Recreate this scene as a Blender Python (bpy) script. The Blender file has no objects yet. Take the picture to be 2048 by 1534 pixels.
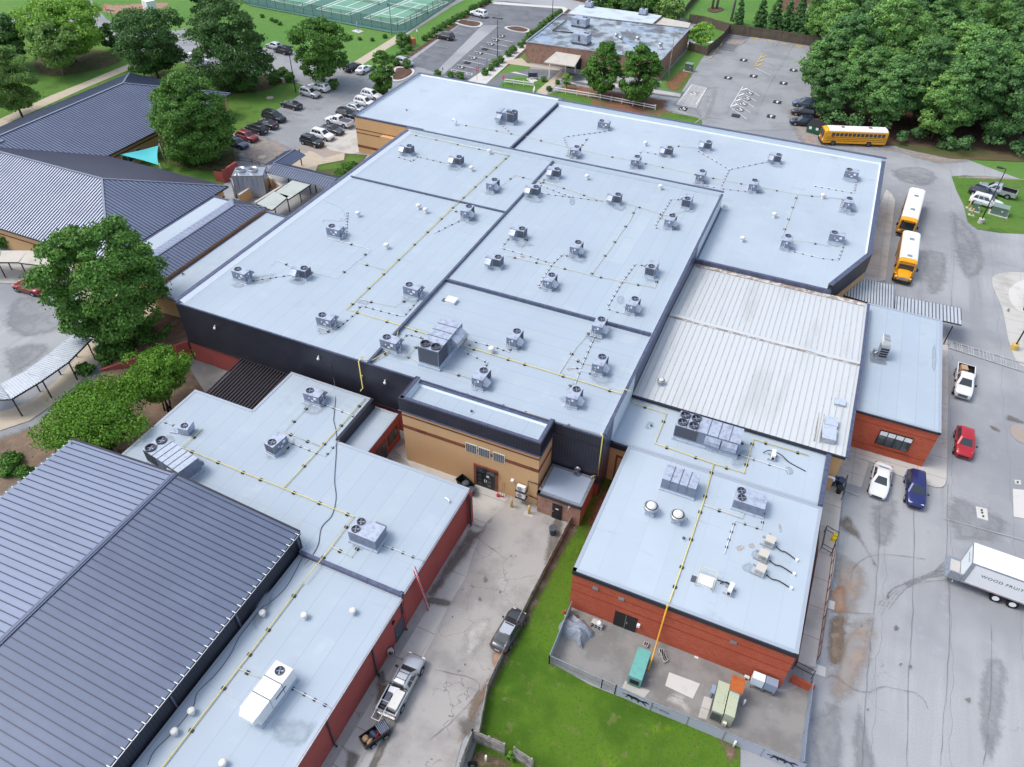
import bpy,bmesh,math,random
from mathutils import Vector,Matrix
random.seed(7)
S=bpy.context.scene
COL=S.collection
# -- camera (drone, 58 m up) --
FPX,PITCH,YAW,ROLL,CAMH=1486.31,0.72747,-0.40350,0.019497,58.0
_F=Vector((math.cos(PITCH)*math.sin(YAW),math.cos(PITCH)*math.cos(YAW),-math.sin(PITCH)))
_R=_F.cross(Vector((0,0,1))).normalized();_U=_R.cross(_F)
_c,_s=math.cos(ROLL),math.sin(ROLL)
_R,_U=_c*_R+_s*_U,-_s*_R+_c*_U
cam=bpy.data.objects.new('camera',bpy.data.cameras.new('camera'))
COL.objects.link(cam)
cam.matrix_world=Matrix(((_R.x,_U.x,-_F.x,0),(_R.y,_U.y,-_F.y,0),(_R.z,_U.z,-_F.z,CAMH),(0,0,0,1)))
cam.data.sensor_width=36;cam.data.lens=FPX*36/2048;cam.data.clip_end=3000;cam.data.clip_start=0.5
S.camera=cam
# -- light: bright overcast --
SUN_EL,SUN_AZ=math.radians(58),math.radians(-110)
w=bpy.data.worlds.new('World');S.world=w;w.use_nodes=True
nt=w.node_tree;nt.nodes.clear()
sky=nt.nodes.new('ShaderNodeTexSky');sky.sky_type='NISHITA';sky.sun_disc=False
sky.sun_elevation=SUN_EL;sky.sun_rotation=SUN_AZ
sky.air_density=1.0;sky.dust_density=3.0;sky.ozone_density=1.0
bg=nt.nodes.new('ShaderNodeBackground');bg.inputs[1].default_value=0.15
wo=nt.nodes.new('ShaderNodeOutputWorld')
hs=nt.nodes.new('ShaderNodeHueSaturation');hs.inputs['Saturation'].default_value=.72
nt.links.new(sky.outputs[0],hs.inputs['Color']);nt.links.new(hs.outputs[0],bg.inputs[0]);nt.links.new(bg.outputs[0],wo.inputs[0])
sl=bpy.data.lights.new('sun','SUN');sl.energy=0.8;sl.angle=math.radians(22);sl.color=(1,.96,.9)
sun=bpy.data.objects.new('sun',sl);COL.objects.link(sun)
sd=Vector((math.sin(SUN_AZ)*math.cos(SUN_EL),math.cos(SUN_AZ)*math.cos(SUN_EL),math.sin(SUN_EL)))
sun.rotation_euler=sd.to_track_quat('Z','Y').to_euler();sun.location=(0,0,90)
S.view_settings.view_transform='Standard';S.view_settings.look='None'
S.view_settings.gamma=1;S.view_settings.exposure=0.84
S.render.engine='CYCLES'
# -- photo pixel -> point on a level of the place --
def P(x,y,z=0.0):
 d=_R*((x-1024)/FPX)-_U*((y-767)/FPX)+_F
 t=(z-CAMH)/d.z
 return Vector((d.x*t,d.y*t,z))
def PX(p):
 d=Vector((p[0],p[1],p[2]-CAMH));q=d.dot(_F)
 return 1024+FPX*d.dot(_R)/q,767-FPX*d.dot(_U)/q
def HZ(base,topy,hmax=40):
 b=P(*base);lo,hi=0,hmax
 for _ in range(30):
  m=(lo+hi)/2
  if PX((b.x,b.y,m))[1]>topy:lo=m
  else:hi=m
 return lo
def MPP(p):
 return(Vector(p)-Vector((0,0,CAMH))).dot(_F)/FPX
 # -- materials --
MATS={}
def mat(name,col,rough=.8,metal=0.,var=(),bump=0.,bscale=20.,coord='P',spec=.22,extra=None,trans=0.):
 m=bpy.data.materials.new(name);m.use_nodes=True;MATS[name]=m
 n=m.node_tree.nodes;l=m.node_tree.links;b=n['Principled BSDF']
 b.inputs['Roughness'].default_value=rough;b.inputs['Metallic'].default_value=metal
 b.inputs['Specular IOR Level'].default_value=spec if rough>.5 else max(spec,.5)
 b.inputs['Base Color'].default_value=(*col,1)
 if coord=='P':g=n.new('ShaderNodeNewGeometry');cs=g.outputs['Position']
 else:g=n.new('ShaderNodeTexCoord');cs=g.outputs['Object']
 cur=None
 rgb=n.new('ShaderNodeRGB');rgb.outputs[0].default_value=(*col,1);cur=rgb.outputs[0]
 for v in var:
  sc,c2,lo,hi=v[:4];det=v[4]if len(v)>4 else 4;st=v[5]if len(v)>5 else None
  src=cs
  if st:
   mp=n.new('ShaderNodeMapping');mp.inputs['Scale'].default_value=st[:3]
   if len(st)>3:mp.inputs['Rotation'].default_value=(0,0,st[3])
   l.new(cs,mp.inputs[0]);src=mp.outputs[0]
  t=n.new('ShaderNodeTexNoise');t.inputs['Scale'].default_value=sc;t.inputs['Detail'].default_value=det
  t.inputs['Roughness'].default_value=.6
  l.new(src,t.inputs['Vector'])
  r=n.new('ShaderNodeMapRange');r.inputs[1].default_value=lo;r.inputs[2].default_value=hi
  r.interpolation_type='SMOOTHSTEP'
  l.new(t.outputs[0],r.inputs[0])
  mx=n.new('ShaderNodeMix');mx.data_type='RGBA'
  l.new(r.outputs[0],mx.inputs[0]);l.new(cur,mx.inputs[6]);mx.inputs[7].default_value=(*c2,1)
  cur=mx.outputs[2]
 if extra:cur=extra(n,l,cs,cur)
 l.new(cur,b.inputs['Base Color'])
 if bump:
  t=n.new('ShaderNodeTexNoise');t.inputs['Scale'].default_value=bscale;t.inputs['Detail'].default_value=5
  l.new(cs,t.inputs['Vector'])
  bm=n.new('ShaderNodeBump');bm.inputs['Strength'].default_value=1;bm.inputs['Distance'].default_value=bump
  l.new(t.outputs[0],bm.inputs['Height']);l.new(bm.outputs[0],b.inputs['Normal'])
 if trans:
  o=n['Material Output'];tr=n.new('ShaderNodeBsdfTranslucent');l.new(cur,tr.inputs[0])
  ms=n.new('ShaderNodeMixShader');ms.inputs[0].default_value=trans
  l.new(b.outputs[0],ms.inputs[1]);l.new(tr.outputs[0],ms.inputs[2]);l.new(ms.outputs[0],o.inputs[0])
 return m
def math_node(n,l,op,a,b=None):
 k=n.new('ShaderNodeMath');k.operation=op
 for i,v in enumerate((a,b)):
  if v is None:continue
  if isinstance(v,(int,float)):k.inputs[i].default_value=v
  else:l.new(v,k.inputs[i])
 return k.outputs[0]
def mixc(n,l,f,a,c2,k=1.):
 if k!=1:f=math_node(n,l,'MULTIPLY',f,k)
 mx=n.new('ShaderNodeMix');mx.data_type='RGBA';l.new(f,mx.inputs[0]);l.new(a,mx.inputs[6])
 mx.inputs[7].default_value=(*c2,1);return mx.outputs[2]
def stripes(axis,period,width,c2,k=1.,wob=0.):
 """thin lines every <period> m along one axis (seams, joints)"""
 def f(n,l,cs,cur):
  s=n.new('ShaderNodeSeparateXYZ');l.new(cs,s.inputs[0]);v=s.outputs[axis]
  if wob:
   t=n.new('ShaderNodeTexNoise');t.inputs['Scale'].default_value=.35;l.new(cs,t.inputs['Vector'])
   v=math_node(n,l,'ADD',v,math_node(n,l,'MULTIPLY',t.outputs[0],wob))
  q=math_node(n,l,'FRACT',math_node(n,l,'DIVIDE',v,period))
  lt=math_node(n,l,'LESS_THAN',q,width/period)
  return mixc(n,l,lt,cur,c2,k)
 return f
def chain(*fs):
 def f(n,l,cs,cur):
  for g in fs:cur=g(n,l,cs,cur)
  return cur
 return f
def panels(axis,period,axis2,p2,c2,k):
 """membrane sheets / slabs whose tone differs a little from one to the next"""
 def f(n,l,cs,cur):
  s=n.new('ShaderNodeSeparateXYZ');l.new(cs,s.inputs[0])
  a=math_node(n,l,'FLOOR',math_node(n,l,'DIVIDE',s.outputs[axis],period))
  b=math_node(n,l,'FLOOR',math_node(n,l,'DIVIDE',s.outputs[axis2],p2))
  wn=n.new('ShaderNodeTexWhiteNoise');wn.noise_dimensions='2D'
  cb=n.new('ShaderNodeCombineXYZ');l.new(a,cb.inputs[0]);l.new(b,cb.inputs[1]);l.new(cb.outputs[0],wn.inputs['Vector'])
  return mixc(n,l,wn.outputs[0],cur,c2,k)
 return f
def brick(c2,mortar,w_=.25,h_=.085,k=1.):
 def f(n,l,cs,cur):
  s=n.new('ShaderNodeSeparateXYZ');l.new(cs,s.inputs[0])
  u=math_node(n,l,'ADD',s.outputs[0],s.outputs[1])
  cb=n.new('ShaderNodeCombineXYZ');l.new(u,cb.inputs[0]);l.new(s.outputs[2],cb.inputs[1])
  bt=n.new('ShaderNodeTexBrick');bt.inputs['Scale'].default_value=1
  bt.inputs['Brick Width'].default_value=w_;bt.inputs['Row Height'].default_value=h_
  bt.inputs['Mortar Size'].default_value=.008;bt.inputs['Mortar'].default_value=(*mortar,1)
  l.new(cb.outputs[0],bt.inputs['Vector']);l.new(cur,bt.inputs['Color1']);bt.inputs['Color2'].default_value=(*c2,1)
  mx=n.new('ShaderNodeMix');mx.data_type='RGBA';mx.inputs[0].default_value=k
  l.new(cur,mx.inputs[6]);l.new(bt.outputs[0],mx.inputs[7]);return mx.outputs[2]
 return f
def cracks(scale,c2,k=.6,wdt=.012,patch=.5):
 def f(n,l,cs,cur):
  nz=n.new('ShaderNodeTexNoise');nz.inputs['Scale'].default_value=scale*2.2;nz.inputs['Detail'].default_value=6;l.new(cs,nz.inputs['Vector'])
  ad=n.new('ShaderNodeVectorMath');ad.operation='MULTIPLY_ADD';l.new(nz.outputs['Color'],ad.inputs[0])
  ad.inputs[1].default_value=(.9/scale,)*3;l.new(cs,ad.inputs[2])
  v=n.new('ShaderNodeTexVoronoi');v.feature='DISTANCE_TO_EDGE';v.inputs['Scale'].default_value=scale;l.new(ad.outputs[0],v.inputs['Vector'])
  lt=math_node(n,l,'LESS_THAN',v.outputs['Distance'],wdt)
  t=n.new('ShaderNodeTexNoise');t.inputs['Scale'].default_value=.11;t.inputs['Detail'].default_value=3;l.new(cs,t.inputs['Vector'])
  g=math_node(n,l,'GREATER_THAN',t.outputs[0],patch)
  return mixc(n,l,math_node(n,l,'MULTIPLY',lt,g),cur,c2,k)
 return f
WH=(.375,.45,.502)
ROOFV=[(.06,(.345,.41,.475),.35,.7,4),(.5,(.41,.47,.52),.5,.75,6),(2.2,(.325,.38,.44),.62,.80,7),(.8,(.315,.37,.43),.62,.78,4,(.22,1.4,1)),(.25,(.33,.385,.44),.60,.72,8)]
mat('membrane_ns',WH,.55,var=ROOFV,spec=.4,extra=chain(panels(0,1.83,1,11,(.345,.415,.485),.75),stripes(0,1.83,.04,(.25,.305,.37),.85),stripes(1,15.2,.04,(.29,.345,.41),.7)))
mat('membrane_ew',WH,.55,var=ROOFV,spec=.4,extra=chain(panels(1,1.83,0,9,(.345,.415,.485),.75),stripes(1,1.83,.04,(.25,.305,.37),.85),stripes(0,12.2,.04,(.29,.345,.41),.7)))
mat('membrane_plain',(.425,.495,.56),.5,var=ROOFV,spec=.4,extra=chain(panels(0,2.4,1,14,(.375,.45,.502),.5),stripes(0,2.4,.035,(.32,.375,.44),.7)))
mat('membrane_patch',(.30,.36,.44),.6)
mat('parapet_white',(.58,.65,.70),.5,var=[(1,(.6,.66,.74),.5,.8)])
mat('coping_dark',(.085,.10,.165),.38,.35,var=[(2,(.12,.14,.21),.4,.7)],extra=stripes(0,3.05,.05,(.03,.035,.06)))
mat('coping_dark_y',(.085,.10,.165),.38,.35,var=[(2,(.12,.14,.21),.4,.7)],extra=stripes(1,3.05,.05,(.03,.035,.06)))
mat('dark_siding',(.030,.033,.048),.45,.2,var=[(.4,(.042,.045,.062),.4,.7)],extra=stripes(0,.3,.05,(.012,.013,.02),.8))
mat('dark_siding_y',(.030,.033,.048),.45,.2,var=[(.4,(.042,.045,.062),.4,.7)],extra=stripes(1,.3,.05,(.012,.013,.02),.8))
mat('dark_metal',(.03,.033,.045),.4,.3)
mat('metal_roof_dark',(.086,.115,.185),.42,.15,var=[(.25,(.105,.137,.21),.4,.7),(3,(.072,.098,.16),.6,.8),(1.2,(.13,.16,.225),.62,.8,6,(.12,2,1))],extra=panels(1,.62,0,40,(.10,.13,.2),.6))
mat('metal_roof_rib',(.035,.045,.075),.4,.3)
mat('metal_roof_light',(.20,.235,.30),.38,.2,var=[(.3,(.17,.2,.26),.4,.7),(1.5,(.26,.29,.35),.64,.8,6,(.15,2,1))])
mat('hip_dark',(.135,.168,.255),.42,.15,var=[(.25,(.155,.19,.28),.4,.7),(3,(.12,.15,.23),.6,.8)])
mat('hip_lit',(.44,.49,.60),.42,.1,var=[(.3,(.38,.43,.54),.4,.7)])  # same metal as the dark slope, its sunlit brightness painted into the colour
mat('hip_rib',(.03,.036,.06),.6)
mat('gym_west_lit',(.195,.235,.335),.40,.2,var=[(.2,(.175,.21,.30),.4,.7),(1.2,(.29,.33,.42),.64,.82,6,(.15,2,1)),(5,(.16,.195,.275),.6,.8)],extra=panels(1,.62,0,40,(.22,.26,.36),.6))  # same metal as the east slope, sky reflection painted in as a paler tone
mat('edge_metal',(.36,.41,.47),.5,.2)
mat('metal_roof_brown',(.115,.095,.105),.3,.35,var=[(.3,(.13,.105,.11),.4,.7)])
mat('old_white_metal',(.53,.565,.575),.55,.1,var=[(.35,(.45,.475,.475),.5,.75,6,(1,.2,1)),(1.2,(.42,.38,.33),.66,.8,6,(1.5,.12,1)),(5,(.5,.47,.43),.7,.85,6)])
mat('old_rib',(.47,.48,.47),.6,.1,var=[(1.5,(.30,.27,.24),.5,.8,6)])
mat('rust_grime',(.30,.24,.20),.9,var=[(1.5,(.55,.54,.52),.45,.6,6),(4,(.12,.09,.07),.6,.75,6)])
mat('yellow_brick',(.64,.41,.20),.85,var=[(.3,(.56,.35,.17),.45,.75,5,(1,1,.35)),(1.6,(.38,.26,.14),.66,.85,6,(1,1,.15))],extra=brick((.60,.38,.19),(.5,.34,.2),k=.8))
mat('brown_band',(.24,.085,.05),.85,var=[(1,(.13,.05,.03),.45,.7)])
mat('red_brick',(.47,.11,.055),.85,var=[(.5,(.42,.08,.04),.45,.7),(2,(.55,.12,.065),.6,.8)],extra=brick((.42,.08,.04),(.50,.20,.14),.40,.21))
mat('red_brick_band',(.36,.065,.035),.85,var=[(1,(.3,.055,.03),.4,.7)])
mat('maroon_wall',(.36,.085,.075),.75,var=[(.4,(.31,.075,.066),.4,.7),(3,(.17,.06,.05),.68,.8,5,(1,1,.2))])
mat('old_brick',(.40,.235,.17),.9,var=[(1.5,(.2,.10,.08),.45,.65),(9,(.36,.21,.16),.6,.75)],extra=brick((.33,.17,.12),(.38,.3,.25),.3,.1))
mat('tan_fascia',(.42,.23,.11),.85,var=[(1,(.35,.18,.09),.4,.7)])
PVAR=[(.5,(.385,.40,.415),.5,.72,5,(1,.07,1)),(.35,(.24,.25,.26),.55,.78,6,(1,.06,1,.12)),(.045,(.25,.265,.285),.42,.62,4),(.2,(.17,.18,.195),.60,.8,6,(1,.16,1)),(.55,(.36,.375,.40),.56,.8,7),(1.6,(.16,.165,.175),.68,.84,8),(14,(.22,.225,.235),.45,.8,3)]
mat('pavement',(.345,.36,.372),.9,var=PVAR,bump=.01,bscale=30,extra=chain(cracks(.09,(.17,.175,.18),.6,.0016,.55),stripes(0,5.6,.045,(.17,.17,.175),.6,1.2)))
mat('lot_dark',(.17,.18,.20),.9,var=[(.3,(.13,.14,.155),.4,.65,5),(1.5,(.22,.23,.25),.6,.8,7),(14,(.1,.105,.115),.5,.8,3)],bump=.01,bscale=30)
mat('lot_mid',(.285,.298,.31),.9,var=[(.15,(.225,.236,.25),.4,.65,5),(1.2,(.36,.37,.375),.58,.8,7),(.7,(.16,.165,.175),.66,.82,7)],bump=.01,bscale=30,extra=cracks(.09,(.12,.125,.13),.7,.0025,.5))
mat('alley',(.36,.348,.33),.92,var=[(.25,(.27,.26,.25),.42,.65,6),(.5,(.34,.26,.205),.64,.8,6),(2.5,(.17,.16,.155),.62,.8,8),(9,(.37,.36,.35),.6,.78,4),(.9,(.4,.4,.41),.66,.8,6)],bump=.015,bscale=25,extra=chain(cracks(.28,(.12,.11,.10),.7,.006,.5),cracks(1.6,(.2,.19,.18),.5,.012,.58)))
mat('concrete',(.47,.46,.43),.9,var=[(.3,(.36,.35,.325),.45,.7,6),(1.3,(.27,.255,.225),.62,.8,8),(8,(.5,.49,.47),.55,.8,3)],bump=.006,bscale=30,extra=chain(stripes(1,3.1,.06,(.2,.19,.17),.8,.2),stripes(0,6.2,.05,(.22,.21,.19),.7,.2)))
mat('concrete_new',(.55,.545,.52),.9,var=[(.6,(.46,.45,.42),.5,.75,6)])
mat('concrete_tan',(.46,.40,.31),.9,var=[(.6,(.38,.33,.26),.5,.75,6)],extra=stripes(1,1.5,.04,(.3,.26,.2),.6))
mat('concrete_dark',(.255,.25,.24),.92,var=[(.3,(.19,.187,.18),.42,.62,6),(1.,(.32,.31,.295),.60,.78,8),(5,(.1,.1,.1),.64,.8,6),(.5,(.37,.36,.35),.68,.8,6,(1.4,.3,1))],bump=.01,bscale=25)
mat('wet_stain',(.15,.138,.122),.6,var=[(1.2,(.22,.2,.175),.45,.7,7)])
mat('mud',(.20,.15,.105),.95,var=[(.9,(.30,.24,.19),.5,.7,7),(3,(.11,.085,.06),.6,.75,7),(9,(.42,.38,.33),.68,.75,4)],bump=.04,bscale=8)
mat('damp_brown',(.215,.185,.15),.8,var=[(1.2,(.30,.27,.23),.5,.72,7)])
mat('orange_dirt',(.38,.22,.135),.95,var=[(.8,(.36,.27,.21),.4,.65,7)])
mat('tan_stain',(.34,.275,.23),.95,var=[(.6,(.31,.30,.29),.42,.62,7),(2,(.30,.20,.14),.62,.8,7)])
mat('red_soil',(.26,.115,.068),.95,var=[(.2,(.13,.15,.045),.50,.64,6),(1.1,(.19,.095,.06),.5,.7,7)],bump=.04,bscale=6)
mat('mulch',(.10,.06,.045),.95,var=[(1,(.15,.095,.07),.45,.7,7),(6,(.06,.04,.03),.55,.7,6)],bump=.06,bscale=8)
mat('brown_ground',(.235,.165,.115),.95,var=[(.35,(.15,.105,.075),.42,.65,6),(1.4,(.33,.25,.18),.55,.75,7),(5,(.13,.1,.07),.6,.74,6),(.5,(.09,.12,.035),.66,.78,7)],bump=.06,bscale=7)
mat('lawn',(.085,.185,.030),.95,var=[(.07,(.105,.19,.035),.42,.65,4),(.35,(.055,.115,.022),.5,.72,6),(2.2,(.13,.215,.045),.56,.76,7),(9,(.03,.075,.015),.56,.74,4)],bump=.07,bscale=9)
mat('lawn_near',(.088,.172,.014),.95,var=[(.13,(.05,.115,.008),.44,.60,5),(.28,(.15,.25,.015),.6,.74,5),(.9,(.15,.165,.05),.56,.70,6),(.18,(.145,.15,.045),.62,.74,7),(3.5,(.055,.14,.015),.50,.70,7),(14,(.03,.08,.012),.55,.72,4),(22,(.19,.31,.05),.62,.74,3)],bump=.09,bscale=11)
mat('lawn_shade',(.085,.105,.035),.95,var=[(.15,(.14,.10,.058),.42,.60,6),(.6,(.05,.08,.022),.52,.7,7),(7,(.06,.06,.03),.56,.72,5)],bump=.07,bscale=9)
mat('lawn_far',(.105,.215,.045),.95,var=[(.05,(.085,.20,.04),.4,.6,4),(.7,(.13,.27,.055),.55,.75,7)],bump=.05,bscale=8)
mat('court_green',(.16,.33,.235),.85,var=[(.2,(.14,.29,.21),.4,.7)])
mat('court_dark',(.085,.19,.155),.85,var=[(.2,(.075,.165,.14),.4,.7)])
mat('paint_white',(.74,.74,.73),.7,var=[(3,(.5,.5,.5),.55,.75,6)])
mat('paint_faded',(.42,.43,.44),.8,var=[(2.5,(.28,.29,.305),.45,.7,7)])
mat('paint_yellow',(.60,.42,.12),.8,var=[(2,(.42,.33,.15),.5,.75,6)])
mat('crack_seal',(.165,.165,.17),.8)
mat('black_patch',(.035,.037,.042),.85,var=[(4,(.06,.062,.07),.5,.7)])
mat('white',(.78,.79,.80),.5);mat('off_white',(.66,.66,.62),.6,var=[(3,(.5,.49,.45),.6,.8)])
mat('black',(.012,.012,.014),.5);mat('rubber',(.018,.018,.02),.85);mat('glass',(.02,.03,.036),.06,spec=.9)
mat('window_glass',(.05,.065,.075),.08,spec=.9)
mat('chrome',(.6,.6,.62),.2,1);mat('galv',(.46,.49,.53),.35,.75,var=[(3,(.36,.39,.43),.4,.7)])
mat('unit_grey',(.21,.245,.33),.42,.2,var=[(2,(.165,.19,.245),.4,.7)],coord='O')
mat('unit_light',(.42,.475,.575),.42,.2,var=[(2,(.28,.31,.38),.4,.7)],coord='O')
mat('unit_dark',(.085,.095,.125),.5,.2)
mat('unit_curb',(.42,.48,.56),.6,var=[(4,(.3,.34,.4),.5,.7)])
mat('beige',(.52,.49,.43),.55,var=[(3,(.42,.38,.33),.6,.8)],coord='O')
mat('pipe_yellow',(.70,.60,.17),.5);mat('pipe_pale',(.62,.60,.46),.55);mat('pipe_orange',(.68,.36,.03),.5);mat('pipe_white',(.72,.73,.75),.5)
mat('wood_old',(.15,.115,.09),.9,var=[(2,(.10,.08,.065),.4,.7,5,(1,1,.2)),(7,(.22,.19,.16),.55,.8)],extra=None)
mat('wood_grey',(.36,.335,.305),.9,var=[(2,(.17,.155,.14),.4,.7,5),(7,(.32,.29,.26),.55,.8)])
mat('bark',(.10,.075,.058),.95,var=[(4,(.06,.045,.035),.4,.7)])
mat('bark_pale',(.27,.25,.23),.95,var=[(3,(.17,.15,.14),.4,.7)])
mat('rust',(.42,.12,.035),.9,var=[(2,(.33,.09,.03),.4,.7,6),(5,(.5,.3,.2),.66,.8)],coord='O')
mat('teal',(.13,.38,.34),.5,var=[(3,(.11,.33,.30),.4,.7)],coord='O')
mat('pale_green',(.42,.46,.33),.6,var=[(3,(.36,.40,.28),.5,.8)],coord='O')
mat('utility_green',(.10,.155,.125),.5,var=[(3,(.13,.19,.155),.4,.7)],coord='O')
mat('utility_top',(.20,.27,.235),.5)
mat('steel_blue',(.30,.38,.50),.45,.3);mat('tarp',(.22,.25,.30),.45,var=[(1.5,(.28,.31,.36),.4,.7)])
mat('screen_mesh',(.36,.38,.46),.8,var=[(.5,(.32,.34,.42),.4,.7)])
mat('shade_cloth',(.10,.55,.58),.7);mat('dumpster',(.012,.09,.045),.5,var=[(2,(.02,.07,.04),.5,.8)])
mat('bus_yellow',(.80,.36,.012),.35);mat('bus_roof',(.80,.80,.79),.5,var=[(2,(.7,.7,.7),.6,.8)])
mat('sign_red',(.55,.03,.03),.5);mat('green_paint',(.0,.20,.075),.5);mat('text_green',(.03,.12,.09),.6)
mat('red_paint',(.50,.02,.035),.4);mat('blue_plastic',(.045,.065,.12),.5);mat('grey_plastic',(.075,.085,.105),.55)
mat('cardboard',(.45,.30,.18),.8);mat('yellow_plastic',(.70,.55,.02),.5);mat('wood_new',(.50,.36,.21),.8)
mat('skin',(.40,.23,.16),.6);mat('shirt_grey',(.42,.42,.43),.9);mat('trousers',(.03,.033,.04),.9);mat('hair',(.03,.02,.015),.8)
mat('terracotta',(.50,.20,.10),.85);mat('stone',(.45,.44,.42),.9)
mat('lamp_metal',(.035,.033,.032),.5,.3);mat('light_lens',(.75,.75,.7),.2);mat('tail_red',(.35,.01,.01),.3)
mat('canopy_tan',(.50,.47,.41),.75,var=[(.6,(.42,.39,.33),.45,.7,6)])
mat('canopy_green',(.42,.46,.43),.7,var=[(.5,(.36,.40,.38),.45,.7,6)],extra=stripes(0,.45,.05,(.33,.36,.34),.6))
mat('canopy_corr',(.50,.545,.575),.5,.2,var=[(.4,(.42,.46,.49),.45,.7,6),(1.2,(.33,.33,.32),.66,.8,7)])
mat('office_roof',(.33,.39,.44),.6,var=[(.10,(.24,.33,.45),.46,.60,6),(.22,(.13,.14,.15),.44,.60,8),(.35,(.42,.47,.50),.58,.70,7),(.8,(.075,.08,.085),.56,.72,8,(.5,1,1))])
mat('roof_back',(.50,.57,.62),.6,var=[(.3,(.36,.42,.47),.5,.7,6)])
mat('ad_white',(.7,.78,.82),.5)
import numpy as np
# -- mesh building --
class MB:
 def __init__(s):s.v=[];s.f=[];s.m=[];s.sm=[]
 def add(s,vs,fs,mi=0,sm=False):
  o=len(s.v);s.v+=[tuple(v)for v in vs]
  for f in fs:s.f.append(tuple(o+i for i in f));s.m.append(mi);s.sm.append(sm)
  return s
 def box(s,x0,y0,z0,x1,y1,z1,mi=0,top=None):
  s.add([(x0,y0,z0),(x1,y0,z0),(x1,y1,z0),(x0,y1,z0),(x0,y0,z1),(x1,y0,z1),(x1,y1,z1),(x0,y1,z1)],[(0,3,2,1),(0,1,5,4),(1,2,6,5),(2,3,7,6),(3,0,4,7)],mi)
  o=len(s.v)-8;s.f.append((o+4,o+5,o+6,o+7));s.m.append(mi if top is None else top);s.sm.append(False);return s
 def seg(s,a,b,wd,ht,mi=0,zoff=0):
  a=Vector(a);b=Vector(b);d=(b-a);h=Vector((d.x,d.y,0)).normalized();n=Vector((-h.y,h.x,0))*wd/2
  z0=Vector((0,0,zoff));z1=Vector((0,0,zoff+ht))
  s.add([a-n+z0,b-n+z0,b+n+z0,a+n+z0,a-n+z1,b-n+z1,b+n+z1,a+n+z1],[(0,3,2,1),(4,5,6,7),(0,1,5,4),(1,2,6,5),(2,3,7,6),(3,0,4,7)],mi);return s
 def prism(s,poly,z0,z1,mi=0,top=None,bottom=True):
  n=len(poly);zz0=z0 if isinstance(z0,(list,tuple))else[z0]*n;zz1=z1 if isinstance(z1,(list,tuple))else[z1]*n
  o=len(s.v);s.v+=[(p[0],p[1],z)for p,z in zip(poly,zz0)]+[(p[0],p[1],z)for p,z in zip(poly,zz1)]
  for i in range(n):
   j=(i+1)%n;s.f.append((o+i,o+j,o+n+j,o+n+i));s.m.append(mi);s.sm.append(False)
  s.f.append(tuple(range(o+n,o+2*n)));s.m.append(mi if top is None else top);s.sm.append(False)
  if bottom:s.f.append(tuple(range(o+n-1,o-1,-1)));s.m.append(mi);s.sm.append(False)
  return s
 def tube(s,pts,r,n=6,mi=0,caps=True,sm=True):
  pts=[Vector(p)for p in pts];rr=r if isinstance(r,(list,tuple))else[r]*len(pts);o=len(s.v);up=Vector((0,0,1))
  for i,p in enumerate(pts):
   t=(pts[min(i+1,len(pts)-1)]-pts[max(i-1,0)]).normalized()
   a=t.cross(up if abs(t.z)<.9 else Vector((1,0,0))).normalized();b=t.cross(a)
   for k in range(n):
    q=2*math.pi*k/n;s.v.append(tuple(p+(a*math.cos(q)+b*math.sin(q))*rr[i]))
  for i in range(len(pts)-1):
   for k in range(n):
    j=(k+1)%n;s.f.append((o+i*n+k,o+i*n+j,o+(i+1)*n+j,o+(i+1)*n+k));s.m.append(mi);s.sm.append(sm)
  if caps:
   s.f.append(tuple(o+k for k in range(n-1,-1,-1)));s.m.append(mi);s.sm.append(False)
   e=o+(len(pts)-1)*n;s.f.append(tuple(e+k for k in range(n)));s.m.append(mi);s.sm.append(False)
  return s
 def lathe(s,prof,c=(0,0,0),n=14,mi=0,sm=True):
  return s.tube([(c[0],c[1],c[2]+z+i*1e-5)for i,(r,z)in enumerate(prof)],[max(r,1e-3)for r,z in prof],n,mi,True,sm)if False else s._lathe(prof,c,n,mi,sm)
 def _lathe(s,prof,c,n,mi,sm):
  o=len(s.v)
  for r,z in prof:
   for k in range(n):
    q=2*math.pi*k/n;s.v.append((c[0]+r*math.cos(q),c[1]+r*math.sin(q),c[2]+z))
  for i in range(len(prof)-1):
   for k in range(n):
    j=(k+1)%n;s.f.append((o+i*n+k,o+i*n+j,o+(i+1)*n+j,o+(i+1)*n+k));s.m.append(mi);s.sm.append(sm)
  s.f.append(tuple(o+(len(prof)-1)*n+k for k in range(n)));s.m.append(mi);s.sm.append(False);return s
 def ycyl(s,c,r,wd,n=16,mi=0):
  o=len(s.v)
  for yy in(-wd/2,wd/2):
   for k in range(n):
    q=2*math.pi*k/n;s.v.append((c[0]+r*math.cos(q),c[1]+yy,c[2]+r*math.sin(q)))
  for k in range(n):
   j=(k+1)%n;s.f.append((o+k,o+j,o+n+j,o+n+k));s.m.append(mi);s.sm.append(True)
  s.f.append(tuple(o+k for k in range(n)));s.m.append(mi);s.sm.append(False)
  s.f.append(tuple(o+n+k for k in range(n-1,-1,-1)));s.m.append(mi);s.sm.append(False);return s
 def blob(s,c,r,n=10,m=7,jit=.0,mi=0,sz=1.):
  rg=random.Random(int(c[0]*100+c[1]*37));o=len(s.v);ring=[]
  for i in range(m+1):
   ph=math.pi*i/m
   for k in range(n):
    q=2*math.pi*k/n;rr=r*(1+jit*(rg.random()-.5));s.v.append((c[0]+rr*math.sin(ph)*math.cos(q),c[1]+rr*math.sin(ph)*math.sin(q),c[2]+sz*rr*math.cos(ph)))
  for i in range(m):
   for k in range(n):
    j=(k+1)%n;s.f.append((o+i*n+k,o+(i+1)*n+k,o+(i+1)*n+j,o+i*n+j));s.m.append(mi);s.sm.append(True)
  return s
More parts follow.
